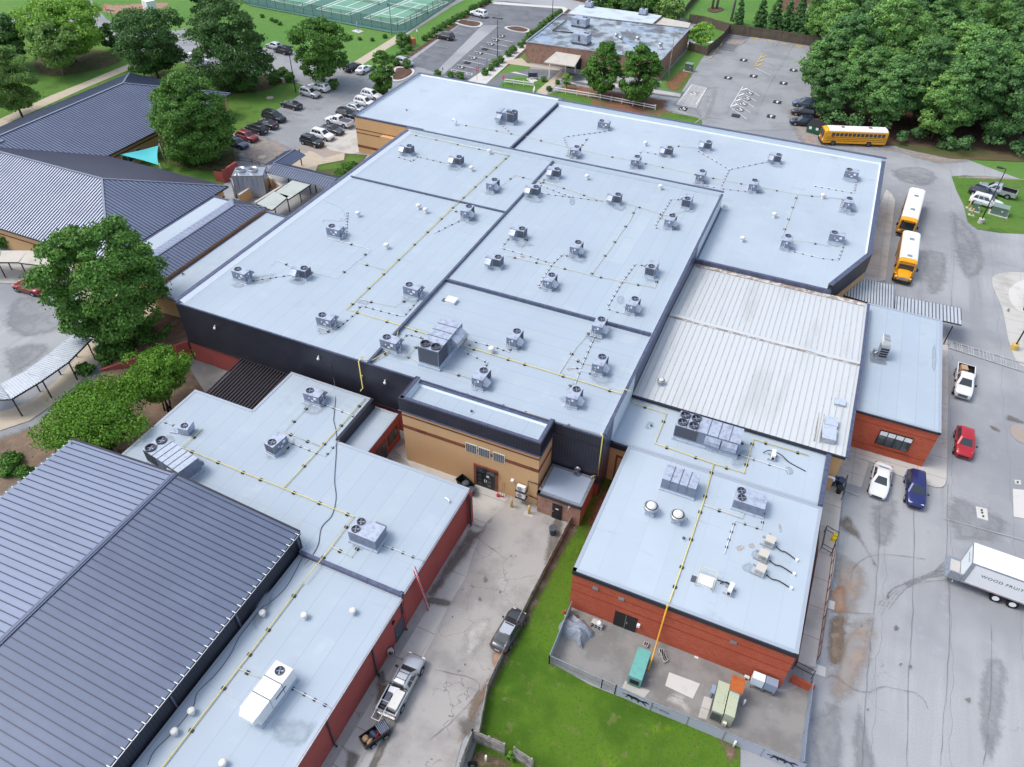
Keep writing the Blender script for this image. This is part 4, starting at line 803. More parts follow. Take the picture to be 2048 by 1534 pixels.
b=MB();b.prism([(-131.4,79.3),(-107.4,79.3),(-107.4,109.),(-131.4,109.)],0,HE-.1);b.build('wall','yellow_brick',tN)
b=MB();b.box(-106.65,79.3,HE-.22,-106.5,109.6,HE-.05);b.box(-132.05,79.3,HE-.22,-131.95,109.6,HE-.05);b.build('fascia','dark_metal',tN)
b=MB();b.box(-107.4,82.2,.8,-107.3,86.4,2.5);wf=b.build('window','white',tN)
for k in range(4):b=MB();b.box(-107.3,82.35+k*1.02,.95,-107.26,83.25+k*1.02,2.35);b.build('pane','window_glass',wf)
b=MB();b.box(-107.4,79.4,2.75,-107.34,108.9,2.95);b.build('brick_band','brown_band',tN)
# -- narrow gabled link and flat strips between hip building and main block --
tG1=thing('corridor_building','narrow dark seamed hip roof lying between two pale flat roof strips','building')
gz,gr=4.5,5.6;gx0,gx1,gxr=-78.0,-71.8,-74.9;gy1=75.6;gyr=72.6;gy0=54.6
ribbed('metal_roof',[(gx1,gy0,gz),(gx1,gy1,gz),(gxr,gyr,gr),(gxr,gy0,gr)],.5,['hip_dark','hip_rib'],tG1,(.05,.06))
ribbed('metal_roof',[(gx0,gy1,gz),(gx0,gy0,gz),(gxr,gy0,gr),(gxr,gyr,gr)],.5,['hip_dark','hip_lit'],tG1,(.16,.06))
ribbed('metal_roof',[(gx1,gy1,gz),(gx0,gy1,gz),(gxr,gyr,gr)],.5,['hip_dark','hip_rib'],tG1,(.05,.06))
b=MB();b.seg((gxr,gy0,gr-.02),(gxr,gyr,gr-.02),.22,.1);b.seg((gxr,gyr,gr-.02),(gx1,gy1,gz-.02),.18,.1);b.seg((gxr,gyr,gr-.02),(gx0,gy1,gz-.02),.18,.1);b.build('ridge_cap','metal_roof_light',tG1)
b=MB();b.prism([(gx0+.3,gy0),(gx1-.3,gy0),(gx1-.3,gy1-.3),(gx0+.3,gy1-.3)],0,gz-.08);b.build('wall','yellow_brick',tG1)
tW1=block('corridor_building','pale flat roof strip along the west wall of the main block',[(-71.7,52.4),(-62.0,52.4),(-62.0,75.2),(-71.7,75.2)],4.0,'yellow_brick','membrane_ns',[.12,.06,.12,.06])
tW2=block('corridor_building','bright pale flat roof strip beside the eave of the big hip roof',[(-81.9,57.),(-78.1,57.),(-78.1,75.9),(-81.9,75.9)],3.85,'yellow_brick','membrane_plain',[.06,.06,.12,.06])
# -- retaining wall and planted bank --
w0=P(203,742);w1=Vector((-62.3,47.9,0));d_=(w1-w0).normalized();n_=Vector((-d_.y,d_.x,0))*.15
b=MB();b.prism([w0-n_,w1-n_,w1+n_,w0+n_],0,[.25,2.75,2.75,.25]);o=b.build('retaining_wall','maroon_wall');tag(o,'maroon retaining wall sloping down from the corner of the main block','wall')
b=MB();q1=P(345,640);q2=P(205,700)
b.add([(w0.x,w0.y,.2),(w1.x,w1.y,2.6),(w1.x,53.,2.2),(-66.,55.,1.8),(q1.x-2,q1.y,1.2),(q2.x,q2.y,.05)],[(0,1,2,3,4,5)]);o=b.build('planting_bank','mulch');tag(o,kind='structure')
# -- office building (north) --
tO=thing('office_building','brown brick office building with stained patchy flat roof beyond the school','building')
zo=4.3;po=[P(1052,84,zo),P(1322,121,zo),P(1380,57,zo),P(1124,28,zo)]
def quadwalls(b,pp,z0,z1,mi=0):
 n=len(pp)
 for i in range(n):a,c=pp[i],pp[(i+1)%n];b.add([(a.x,a.y,z0),(c.x,c.y,z0),(c.x,c.y,z1),(a.x,a.y,z1)],[(0,1,2,3)],mi)
b=MB();quadwalls(b,po,0,zo+.1);b.build('wall','old_brick',tO)
b=MB();b.add([(p.x,p.y,zo-.1)for p in po],[(0,1,2,3)]);b.build('roof','office_roof',tO)
b=MB()
for i in range(4):b.seg((po[i].x,po[i].y,zo),(po[(i+1)%4].x,po[(i+1)%4].y,zo),.3,.12+.004*i)
b.build('coping','galv',tO)
pb_=[P(1137,27,3.9),P(1304,48,3.9),P(1324,31,3.9),P(1160,9,3.9)]
b=MB();b.prism(pb_,0,3.9,0,1);b.build('annex',['old_brick','roof_back'],tO)
cp=[P(1311,48,3.4),P(1377,56,3.4),P(1381,46,3.4),P(1326,35,3.4)]
b=MB();b.prism(cp,3.2,3.4);b.build('canopy_roof','canopy_tan',tO)
for p in cp[1:3]:b=MB();b.box(p.x-.3,p.y-.1,0,p.x-.1,p.y+.1,3.2);b.build('post','dark_metal',tO)
ep=[P(1088,124,3.3),P(1149,133,3.3),P(1162,111,3.3),P(1113,103,3.3)]
b=MB();b.prism(ep,3.1,3.3);b.build('porch_roof','canopy_tan',tO)
for(x,y)in((1098,158),(1130,152),(1150,145)):p=P(x,y);b=MB();b.box(p.x-.1,p.y-.1,0,p.x+.1,p.y+.1,3.1);b.build('post','white',tO)
pd=[P(1121,142),P(1140,145)];pd[0].y=pd[0].y
dd_=(po[1]-po[0]);k0=Vector((po[0].x,po[0].y,0));dn=Vector((dd_.x,dd_.y,0)).normalized();nn_=Vector((dn.y,-dn.x,0))
for s0,s1,m in((9.6,13.2,'black'),):
 a=k0+dn*s0;c=k0+dn*s1;b=MB();b.prism([a,c,c+nn_*.08,a+nn_*.08][::-1],.05,2.4);b.build('door',m,tO)
for(x,y,w_,h_,l_)in((1161,52,3.6,1.6,'grey box air conditioner nearest the far edge of the stained office roof'),(1163,86,3.6,1.8,'grey box air conditioner near the porch side of the stained office roof')):
 p=P(x,y,zo);t=thing('rooftop_unit',l_,'air conditioner',p,-.1,'large units on the office roof');b=MB();b.box(-w_/2,-1.2,.3,w_/2,1.2,h_+.3);b.build('cabinet','unit_light',t)
 b=MB();b.box(-w_/2-.1,-1.3,0,w_/2+.1,1.3,.3);b.build('curb','unit_dark',t)
 for fx in(.5,1.2):b=MB();b._lathe([(.34,0),(.34,.06),(.28,.06),(.05,.02)],(fx,.5,h_+.3),12,0,False);b.build('fan','black',t)
 b=MB();b.box(-.4,-1.24,.7,.1,-1.2,h_);b.build('panel','unit_dark',t)
for i,(x,y)in enumerate(((1178,14),(1286,29))):
 p=P(x,y,3.9);t=thing('rooftop_unit',['small square air conditioner on the pale back roof of the office, left one','small square air conditioner on the pale back roof of the office, right one'][i],'air conditioner',p,-.1,'small units on the office annex');b=MB();b.box(-.9,-.7,.2,.9,.7,1.3);b.build('cabinet','unit_light',t);b=MB();b._lathe([(.4,0),(.4,.06),(.05,.02)],(0,0,1.3),12,0,False);b.build('fan','black',t)
 b=MB();b.box(-1.,-.8,0,1.,.8,.2);b.build('curb','unit_dark',t)
for i,(x,y,l_)in enumerate(((1232,78,'squat exhaust vent on the middle of the stained office roof'),(1241,84,'cluster of low pipes and boxes on the stained office roof'),(1275,84,'round capped exhaust fan on the stained office roof'),(1320,97,'tall silver chimney cap at the corner of the stained office roof'))):
 p=P(x,y,zo);t=thing('roof_vent',l_,'roof vent',p);b=MB();b.box(-.5,-.5,0,.5,.5,.5);b.build('base','off_white',t);b=MB();b._lathe([(.35,.5),(.35,.9),(.6,.95),(.6,1.15),(.1,1.3)],(0,0,0),12,0,True);b.build('cap','galv',t)
p0=P(1105,63,zo);p1=P(1129,65,zo);p2=P(1150,68,zo)
b=MB();b.tube([(q.x,q.y,zo+.2)for q in(P(1133,42,zo),P(1105,63,zo),P(1150,68,zo))],.14,6);tag(b.build('roof_pipe','dark_metal'),'dark bent pipe lying on the stained office roof','pipe')
tHs=thing('house','brick house with pale grey garage door at the top edge behind the wood','building')
hp=[P(1560,22),P(1668,18)];b=MB();b.box(hp[0].x,hp[0].y,0,hp[1].x+6,hp[0].y+10,6.);b.build('wall','old_brick',tHs);b=MB();m0=P(1628,18);b.box(m0.x-3,hp[0].y-.08,0,m0.x+3,hp[0].y,2.6);b.build('garage_door','stone',tHs)
b=MB();b.prism([(hp[0].x-.6,hp[0].y-.6),(hp[1].x+6.6,hp[0].y-.6),(hp[1].x+6.6,hp[0].y+10.6),(hp[0].x-.6,hp[0].y+10.6)],6,6.4);b.build('roof','unit_dark',tHs)
# == ROOFTOP EQUIPMENT ==
ZC=ZA-.02;ZSO=ZA-.18
def fan(b,c,r,mi=0,mj=1,n=16,h=.09):
 b._lathe([(r,0),(r,h),(r*.86,h),(r*.86,h-.05)],c,n,mj,False)
def fan_parts(parent,c,r,h=.09):
 b=MB();n=16
 for k in range(n):
  a0,a1=2*math.pi*k/n,2*math.pi*(k+1)/n;o=[]
  for a in(a0,a1):
   for rr,z in((r,0),(r,h),(r*.84,h),(r*.84,.012)):o.append((c[0]+rr*math.cos(a),c[1]+rr*math.sin(a),c[2]+z))
  b.add(o,[(0,4,5,1),(1,5,6,2),(2,6,7,3)],0)
 f=b.build('fan','unit_dark',parent)
 b=MB();b.add([(c[0]+r*.85*math.cos(2*math.pi*k/n),c[1]+r*.85*math.sin(2*math.pi*k/n),c[2]+.012)for k in range(n)],[tuple(range(n))]);b.build('fan_well','black',f)
 b=MB();b._lathe([(r*.22,.02),(r*.22,.06),(r*.1,.07)],c,8,0,False)
 for k in range(4):
  a=k*math.pi/2+.4;d=Vector((math.cos(a),math.sin(a),0));p=Vector((-d.y,d.x,0));cc=Vector(c)
  b.add([cc+d*r*.2-p*r*.1+Vector((0,0,.03)),cc+d*r*.78-p*r*.2+Vector((0,0,.02)),cc+d*r*.78+p*r*.22+Vector((0,0,.055)),cc+d*r*.2+p*r*.12+Vector((0,0,.05))],[(0,1,2,3)])
 b.build('fan_blades','unit_dark' if r>.5 else 'unit_grey',f);return f
def small_unit(label,detail=0):
 t=thing('rooftop_unit',label,'air conditioner',(0,0,0),0,'packaged rooftop air conditioning units')
 L,W,H,c=1.9,1.15,1.0,.32
 b=MB();b.box(-L/2-.04,-W/2-.04,0,L/2+.04,W/2+.04,c);b.box(-L/2-.16,-W/2-.14,0,L/2+.16,W/2+.14,.05);b.build('curb','unit_curb',t)
 b=MB();b.box(-L/2,-W/2,c,L/2,W/2,c+H,0,1);cb=b.build('cabinet',['unit_grey','unit_light'],t)
 b=MB();b.box(.1,-W/2-.015,c+.1,L/2-.05,-W/2,c+H-.08)
 for k in range(7):b.box(.14+k*.11,-W/2-.03,c+.12,.19+k*.11,-W/2-.015,c+H-.1)
 b.build('louvre_panel','unit_dark',cb)
 b=MB();b.box(L/2,-W/2+.08,c+.1,L/2+.015,W/2-.08,c+H-.08);b.build('coil_panel','unit_dark',cb)
 b=MB();b.box(-.62,W/2,c+.5,-.3,W/2+.02,c+.8);b.box(.2,W/2,c+.45,.34,W/2+.02,c+.6);b.box(-.25,W/2,c+.2,.05,W/2+.02,c+.35);b.build('sticker','white',cb)
 b=MB();b.box(-L/2-.02,-.2,c+.6,-L/2,.0,c+.85);b.box(-L/2-.02,.12,c+.55,-L/2,.3,c+.62);b.build('sticker','ad_white',cb)
 fan_parts(t,(.46,0,c+H),.40,.10)
 b=MB()
 b.add([(-.88,-W/2,c+H*.92),(-.12,-W/2,c+H*.92),(-.12,-W/2-.55,c+.42),(-.88,-W/2-.55,c+.42),(-.88,-W/2,c+.3),(-.12,-W/2,c+.3),(-.12,-W/2-.55,c+.3),(-.88,-W/2-.55,c+.3)],[(0,3,2,1),(3,7,6,2),(0,4,7,3),(1,2,6,5)],0)
 b.add([(-.86,-W/2,c+.33),(-.14,-W/2,c+.33),(-.14,-W/2-.53,c+.33),(-.86,-W/2-.53,c+.33)],[(0,1,2,3)],1)
 b.build('air_hood',['unit_light','black'],t)
 b=MB();b.tube([(-L/2-.05,.35,.7),(-L/2-.25,.35,.7),(-L/2-.25,.35,.12),(-L/2-.25,.0,.12),(-L/2-.05,0.,.12)],.035,5);b.tube([(-L/2-.25,.35,.45),(-L/2-.25,.12,.45),(-L/2-.25,.12,.9)],.03,5);b.build('drain_trap','pipe_white',t)
 return t
su0=small_unit('x')
SU=(su0,tree_of(su0))
UNITS=[(1208,249,6.5,180,'small grey rooftop unit nearest the north parapet of the north east wing'),(1151,303,6.5,90,'small grey rooftop unit on the north east wing closest to the dark roof divider'),(1272,323,6.5,90,'small grey rooftop unit second from left in the lower row of the north east wing'),(1333,301,6.5,0,'small grey rooftop unit left of the pair at the middle of the north east wing'),(1411,289,6.5,0,'small grey rooftop unit joined to the long V shaped drain line, left end'),(1402,352,6.5,90,'small grey rooftop unit below the V shaped drain line on the north east wing'),(1507,371,6.5,90,'small grey rooftop unit at the right end of the parapet drain line'),(1550,315,6.5,0,'small grey rooftop unit joined to the V shaped drain line, right end'),(1703,348,6.5,180,'small grey rooftop unit nearest the north east corner of the north east wing'),(1696,407,6.5,90,'small grey rooftop unit by the east edge, next to a double row of black blocks'),(1674,474,6.5,180,'small grey rooftop unit nearest the cut off corner of the north east wing'),(1573,483,6.5,90,'small grey rooftop unit second nearest the cut off corner of the wing'),(814,298,ZA,0,'small grey rooftop unit nearest the north west corner of the main roof'),(913,320,ZA,0,'small grey rooftop unit second from the north west corner of the main roof'),(986,370,ZA,90,'small grey rooftop unit just right of the yellow gas pipe, above the cross divider'),(1108,344,ZC,0,'small grey rooftop unit just right of the north end of the long roof divider'),(1066,380,ZA-.01,0,'small grey rooftop unit standing on the long roof divider line'),(671,462,ZA,180,'small grey rooftop unit with loose cable behind it near the west parapet'),(484,549,ZA,180,'small grey rooftop unit nearest the west parapet of the main roof'),(603,543,ZA,0,'small grey rooftop unit joined by a drain line to the one nearest the west parapet'),(935,424,ZA,90,'small grey rooftop unit right of the yellow gas pipe, just below the cross divider'),(826,580,ZA,180,'small grey rooftop unit close to the left side of the long roof divider'),(653,640,ZA,180,'small grey rooftop unit nearest the front edge on the west half of the main roof'),(782,686,ZA-.1,176,'small grey rooftop unit with a skylight lid standing left of the big twin fan unit'),(989,521,ZC,0,'small grey rooftop unit lowest left in the middle section of the main roof'),(1037,464,ZC,0,'small grey rooftop unit upper left in the middle section, above the drain line junction'),(1229,395,ZC,0,'small grey rooftop unit at the top middle of the middle section of the main roof'),(1375,402,ZC,270,'small grey rooftop unit nearest the north east corner of the main roof'),(1341,442,ZC,90,'small grey rooftop unit below the one nearest the north east corner of the main roof'),(1153,496,ZC,90,'small grey rooftop unit in the centre of the middle section of the main roof'),(1100,562,ZC,90,'small grey rooftop unit lowest of the three around the drain line junction'),(1304,537,ZC,270,'small grey rooftop unit at the upper end of the right drain line, middle section'),(1266,610,ZC,90,'small grey rooftop unit beside the round grey roof patch in the middle section'),(1199,652,ZSO+.1,90,'small grey rooftop unit straddling the divider at the top of the south east roof section'),(1030,676,ZSO,90,'small grey rooftop unit right of the big twin fan unit'),(1200,728,ZSO,90,'small grey rooftop unit below the straddling one near a rust stain'),(963,756,ZSO,90,'small grey rooftop unit nearest the front edge above the tan entrance block'),(1149,793,ZSO,90,'small grey rooftop unit nearest the front edge and the corner with the yellow pipe'),(629,792,ZS,180,'small grey rooftop unit on the south wing near the slatted pergola'),(553,887,ZS,264,'small grey rooftop unit in mid south wing left of the black cable'),]
for i,(x,y,z,a,lb)in enumerate(UNITS):
 p=P(x,y,z+.75);p.z=z
 rg=random.Random(i);r=math.radians(a+rg.uniform(-3,3))
 if i==0:su0.location=p;su0.rotation_euler=(0,0,r);tag(su0,lb)
 else:dup(SU,lb,p,r,1.0+rg.uniform(-.02,.03))
def big_unit(label,L,W,H,fans,hoods,p,rz,c=.4,mat_='unit_grey',top='unit_light',seams=3,panels_=True,r=.42):
 t=thing('rooftop_unit',label,'air conditioner',p,rz)
 b=MB();b.box(-L/2-.1,-W/2-.1,0,L/2+.1,W/2+.1,c*.55);b.box(-L/2,-W/2,c*.55,L/2,W/2,c);b.build('curb','unit_curb',t)
 b=MB();b.box(-L/2,-W/2,c,L/2,W/2,c+H,0,1);cb=b.build('cabinet',[mat_,top],t)
 b=MB()
 for k in range(seams):x=-L/2+L*(k+1)/(seams+1);b.box(x-.03,-W/2-.012,c+H,x+.03,W/2+.012,c+H+.035);b.box(x-.015,-W/2-.01,c+.05,x+.015,-W/2,c+H)
 b.build('panel_seams','unit_dark',cb)
 for fx,fy in fans:fan_parts(t,(fx,fy,c+H),r,.2 if r>.45 else .1)
 if panels_:
  b=MB();fxs=[f[0]for f in fans]or[L/2];s=1 if sum(fxs)>=0 else-1;x0,x1=sorted((s*L/2-s*.06,s*(L/2-.36*L)))
  b.box(x0,-W/2-.015,c+.12,x1,-W/2,c+H-.1);b.box(x0,W/2,c+.12,x1,W/2+.015,c+H-.1)
  k=x0
  while k<x1-.06:b.box(k+.04,-W/2-.03,c+.14,k+.08,-W/2-.015,c+H-.12);k+=.16
  b.box(s*L/2-(0 if s>0 else .015),-W/2+.1,c+.12,s*L/2+(.015 if s>0 else 0),W/2-.1,c+H-.1);b.build('coil_panel','unit_dark',cb)
 for x0,x1,side,dep,z0,z1,m in hoods:
  y=side*W/2;yo=y+side*dep;b=MB()
  b.add([(x0,y,z1),(x1,y,z1),(x1,yo,z1-(z1-z0)*.45),(x0,yo,z1-(z1-z0)*.45),(x0,y,z0),(x1,y,z0),(x1,yo,z0+.05),(x0,yo,z0+.05)],[(0,3,2,1),(3,7,6,2),(0,4,7,3),(1,2,6,5),(4,5,6,7)])
  b.build('air_hood',m,t)
 return t
p=P(1014,230,7.8);p.z=6.6
big_unit('large grey rooftop unit with three fans and a hood on the far north wing',3.2,1.9,1.5,[(.5,-.3),(1.15,.45),(1.15,-.45)],[(-1.5,-.5,-1,.9,.7,1.6,'unit_light')],p,.02)
p=P(882,690,9.4);p.z=ZSO
big_unit('largest grey twin fan rooftop unit at the front of the main roof',5.4,2.35,2.0,[(-2.1,.6),(-2.1,-.6)],[(.1,2.3,-1,.75,1.2,2.25,'unit_light')],p,math.radians(90),.5,r=.52,seams=4)
p=P(1416,868,6.6);p.z=5.62
big_unit('very long rooftop unit with four black fans beside the corrugated hall',6.2,2.2,1.5,[(-2.55,.55),(-1.45,.55),(-2.55,-.55),(-1.45,-.55)],[(-.1,1.35,-1,.25,.75,1.75,'unit_light'),(1.5,2.95,-1,.25,.75,1.75,'unit_light')],p,0.,.45,r=.47,seams=5)
p=P(1361,962,6.5);p.z=5.6
big_unit('boxy rooftop unit with four lid panels and no fans on the cafeteria roof',3.1,1.9,1.15,[],[],p,0.,.35,seams=3,panels_=False)
p=P(1500,1002,6.4);p.z=5.6
big_unit('flat grey rooftop unit with two open fans on the cafeteria roof',2.7,1.7,.95,[(-.95,.45),(-.75,-.35)],[(.2,1.3,1,.35,.6,1.2,'unit_light')],p,0.,.3,r=.38,seams=0,panels_=False)
p=P(735,1066,5.7);p.z=ZS
big_unit('grey rooftop unit with two open fans near the alley edge of the south wing',2.7,1.75,1.15,[(-.85,.45),(-.85,-.4)],[(.1,1.1,1,.45,.6,1.35,'unit_grey')],p,0.,.35,r=.38,seams=0,panels_=False)
p=P(343,915,6.1);p.z=ZS
big_unit('long silver rooftop unit with two fans and stacked hoods behind the gymnasium roof',5.2,2.2,1.5,[(-2.0,.6),(-2.0,-.6)],[(.9,1.7,-1,.7,.6,1.5,'unit_light'),(1.75,2.55,-1,.7,.6,1.5,'unit_light'),(.9,2.55,1,.4,.6,1.4,'unit_grey')],p,math.radians(-10),.4,top='unit_curb',r=.50,seams=6)
p=P(537,1382,5.6);p.z=ZS-.3
t=big_unit('long white rooftop unit with a single black fan on the southern roof strip',3.9,1.55,1.35,[(1.4,0)],[(-1.9,-.6,-1,.01,.9,1.3,'white')],p,math.radians(88),.3,'white','white',r=.36,seams=2,panels_=False)
b=MB();b.add([(-1.95,-.75,1.64),(-1.95,.75,1.64),(-2.35,.6,1.35),(-2.35,-.6,1.35),(-1.95,-.75,.7),(-1.95,.75,.7),(-2.35,.6,.9),(-2.35,-.6,.9)],[(0,1,2,3),(3,2,6,7),(0,3,7,4),(1,5,6,2),(4,7,6,5)]);b.build('air_hood','white',t)
b=MB();b.box(-.2,-.80,.9,.9,-.785,1.05);b.build('nameplate','blue_plastic',t)
p=P(1757,716,5.2)
t=thing('rooftop_unit','tall galvanised stack of louvred hoods on a flat base on the east brick wing','ventilator',p,.1)
b=MB();b.box(-.9,-1.1,0,.75,.9,.12);b.box(-.75,-.9,.12,.55,.6,.28);b.build('base','galv',t)
b=MB();b.box(-.25,-.3,.28,.7,.75,1.75);b.build('housing','galv',t)
b=MB()
for k in range(4):b.box(-.2,-.36,.45+k*.32,.65,-.30,.62+k*.32)
b.build('louvre','black',t)
b=MB();b.box(-.15,.2,1.75,.6,1.5,2.25);b.build('hood','off_white',t);b=MB();b.box(-.1,.25,2.26,.55,.8,2.3);b.box(-.1,.9,2.26,.55,1.45,2.3);b.build('filter','galv',t)
b=MB();b.tube([(-.6,-.3,.28),(-.6,-.3,.8),(-.25,0,1.0)],.1,6);b.box(-.75,.1,.28,-.4,.5,.9);b.build('motor','galv',t)
p=P(372,858,ZS+.4);p.z=ZS
t=thing('condenser','small grey condenser with a tilted panel at the west edge of the south wing','condenser',p,math.radians(12));b=MB();b.box(-.55,-.5,.12,.55,.5,.85);b.build('cabinet','unit_light',t);fan_parts(t,(-.05,0,.85),.34)
b=MB();b.box(-1.6,-.5,.05,-.7,.5,.12);b.add([(.6,-.55,.2),(.6,.55,.2),(.75,.55,1.15),(.75,-.55,1.15)],[(0,1,2,3)]);b.build('side_panel','unit_light',t)
for x,y,z,s,lb in((1302,1017,5.6,1.,'round exhaust fan with white dome on the cafeteria roof, left of the pair'),(1355,1034,5.6,1.,'round exhaust fan with white dome on the cafeteria roof, right of the pair'),(1322,763,6.1,.62,'small round exhaust fan standing in the rusty corner of the corrugated roof')):
 p=P(x,y,z+.6*s);p.z=z;t=thing('exhaust_fan',lb,'exhaust fan',p,0,'round exhaust fans');t.scale=(s,s,s)
 b=MB();b.box(-.42,-.42,0,.42,.42,.45);b.build('curb','unit_curb',t);b=MB();b._lathe([(.36,.42),(.62,.6),(.64,.95),(.56,.98)],(0,0,0),20,0,True);b.build('shroud','galv',t)
 b=MB();b._lathe([(.56,.95),(.54,.99),(.44,1.0)],(0,0,0),20,0,False);b.build('grille_ring','black',t);b=MB();b._lathe([(.45,.99),(.42,1.12),(.25,1.2),(.02,1.23)],(0,0,0),20,0,True);b.build('dome','off_white',t)
 b=MB();b.tube([(.6,.1,.75),(.85,.15,.7),(.85,.15,.45)],.03,5);b.build('conduit','galv',t)
for x,y,lb,e in((1540,1082,'beige condenser box on the cafeteria roof, topmost of the three with black lines',(1600,1117)),(1527,1110,'beige condenser box on the cafeteria roof, middle of the three with black lines',(1594,1144)),(1521,1139,'beige condenser box on the cafeteria roof, lowest of the three with black lines',(1588,1172))):
 p=P(x,y,6.0);p.z=5.6;t=thing('condenser',lb,'condenser',p,-.12,'beige condensers');b=MB();b.box(-.4,-.4,.12,.4,.4,.72);b.build('cabinet','beige',t);b=MB();b.box(-.7,-.5,0,.5,-.38,.12);b.box(-.7,.38,0,.5,.5,.12);b.build('rail','galv',t);b=MB();b.box(-.3,.42,.05,-.1,.75,.5);b.box(-.05,.42,.05,.1,.62,.4);b.build('receiver','galv',t)
 b=MB();b.box(-.3,-.405,.25,.3,-.4,.6);b.build('grille','galv',t)
 q0=P(x+12,y+9,5.66);q1=P(e[0]-4,e[1]-1,5.66);m=(q0+q1)/2;m.z+=.1
 b=MB();b.tube([v-p for v in catmull([q0,q0+(m-q0)*.5+Vector((0,-.15,0)),m,q1],4,False)],.05,5)
 o=b.build('refrigerant_line','black',t);b=MB();b.box(-.12,-.12,0,.12,.12,.22);b.build('pipe_boot','pipe_white',t,q1-p+Vector((0,0,-.06)),-0.)
for x,y,z,lb,ang in((1546,912,5.62,'small white side discharge condenser with black hose on the service wing roof',.1),(1460,1180,5.6,'small white side discharge condenser by the roof hatch on the cafeteria',-.1)):
 p=P(x,y,z+.3);p.z=z;t=thing('condenser',lb,'condenser',p,ang);b=MB();b.box(-.17,-.45,.15,.17,.45,.8);b.build('cabinet','white',t);b=MB();b.box(-.12,-.46,.2,.12,-.45,.55);b.build('grille','black',t);b=MB();b.box(-.45,-.4,0,.45,-.3,.15);b.box(-.45,.3,0,.45,.4,.15);b.build('rail','galv',t)
 b=MB();b.tube(catmull([(.15,.3,.6),(.8,.3,.35),(1.6,-.1,.06),(3.1 if ang>0 else-1.4,-.75 if ang>0 else .6,.05)],5,False)if ang>0 else catmull([(-.15,.3,.5),(-.6,.5,.3),(-1.2,.6,.05)],5,False),.05,5);b.tube(catmull([(-.1,.3,.6),(-.5,.5,.4),(-.9,.35,.1)],4,False),.05,5);b.build('refrigerant_line','black',t)
def hatch(x,y,z,lb,rail):
 p=P(x,y,z+.2);p.z=z;t=thing('roof_hatch',lb,'roof hatch',p,0);b=MB();b.box(-.55,-.45,0,.55,.45,.3);b.build('curb','white',t);b=MB();b.box(-.62,-.5,.3,.62,.5,.4);b.build('lid','white' if not rail else 'off_white',t)
 b=MB();b.box(-1.15,-.35,.01,-.65,.3,.03);b.build('walk_pad','unit_dark',t)
 if rail:
  b=MB()
  for xx in(-.7,.7):
   for yy in(-.6,.75):b.tube([(xx,yy,0),(xx,yy,1.0)],.03,5)
  for zz in(.5,1.0):b.tube([(-.7,-.6,zz),(-.7,.75,zz),(.7,.75,zz),(.7,-.6,zz)],.03,5)
  b.build('guard_rail','pipe_pale',t)
 return t
hatch(903,601,ZSO,'white roof hatch near the divider crossing on the main roof',False)
hatch(1411,1163,5.6,'cream roof hatch with guard rail on the cafeteria roof',True)
def vent_proto():
 t=thing('roof_vent','x','roof vent',(0,0,0),0,'white mushroom roof vents');b=MB();b._lathe([(.2,0),(.2,.5)],(0,0,0),12,0,True);b.build('neck','white',t)
 b=MB();b._lathe([(.3,.38),(.36,.45),(.36,.52),(.3,.56),(.34,.6),(.34,.64),(.2,.72),(.02,.75)],(0,0,0),14,0,True);b.build('cap','off_white',t);return t
v0=vent_proto();VT=(v0,tree_of(v0))
VENTS=[(716,428,ZA,'white mushroom vent right of the drain line at the west roof edge cable'),(837,413,ZA,'white mushroom vent, left of the close pair in the middle of the west roof half'),(851,421,ZA,'white mushroom vent, right of the close pair in the middle of the west roof half'),(773,492,ZA,'white mushroom vent alone left of the yellow gas pipe'),(979,303,ZA,'flat white mushroom vent under the north parapet of the main roof'),(943,337,ZA,'flat white mushroom vent left of the yellow pipe at the north end'),(1174,354,ZC,'flat white mushroom vent beside the roof unit at the divider'),(1321,374,ZC,'flat white mushroom vent near the top right parapet of the main roof'),(1291,287,6.5,'white vent in the middle of the north east wing'),(1450,415,6.5,'white vent close to the corner of the main roof parapet'),(1485,478,6.5,'white vent on the lower left part of the north east wing'),(1549,430,6.5,'white vent left of the long pale gas pipe of the north east wing'),(1646,392,6.5,'white vent near the east drain line of the north east wing'),(525,1226,ZS-.3,'white mushroom vent beside the black cable on the southern strip'),(609,1231,ZS-.3,'white mushroom vent in the middle of the southern strip'),(706,1222,ZS-.3,'white mushroom vent nearest the alley on the southern strip'),(383,1422,ZS-.3,'white mushroom vent upper of two beside the gymnasium wall'),(349,1463,ZS-.3,'white mushroom vent lower of two beside the gymnasium wall'),(446,1526,ZS-.3,'white mushroom vent at the bottom edge of the photo'),(983,700,ZSO,'white round vent between the two drain lines right of the big twin fan unit')]
for i,(x,y,z,lb)in enumerate(VENTS):
 p=P(x,y,z+.35);p.z=z;s=.8 if y>1000 else 1.
 if i==0:v0.location=p;tag(v0,lb)
 else:dup(VT,lb,p,i*.7,s)
for x,y,z,lb in((1302,853,5.62,'small grey pipe stub in a dark ring on the service wing roof'),(1367,1078,5.6,'small grey drain dome on the cafeteria roof left of the yellow pipe'),(943,824,8.15,'small drain dome on the roof of the tan entrance block'),(443,548,4.0,'small drain dome on the west roof strip, upper one'),(366,549,4.,'small drain dome on the west roof strip, lower one'),(813,221,6.6,'small dark vent on the far north wing roof')):
 t=thing('roof_drain',lb,'roof drain',P(x,y,z));b=MB();b._lathe([(.26,0),(.26,.05),(.16,.06)],(0,0,0),12,0,False);b.build('flange','unit_curb',t);b=MB();b._lathe([(.13,.05),(.13,.2),(.08,.24)],(0,0,0),10,0,True);b.build('dome','unit_dark',t)
p=P(912,246,7.);p.z=6.6
t=thing('duct_elbow','white gooseneck duct on the far north wing roof','duct',p);b=MB();b.tube([(0,0,0),(0,0,.7),(-.25,0,.95),(-.55,0,.9),(-.6,0,.75)],.2,8);b.build('neck','white',t)
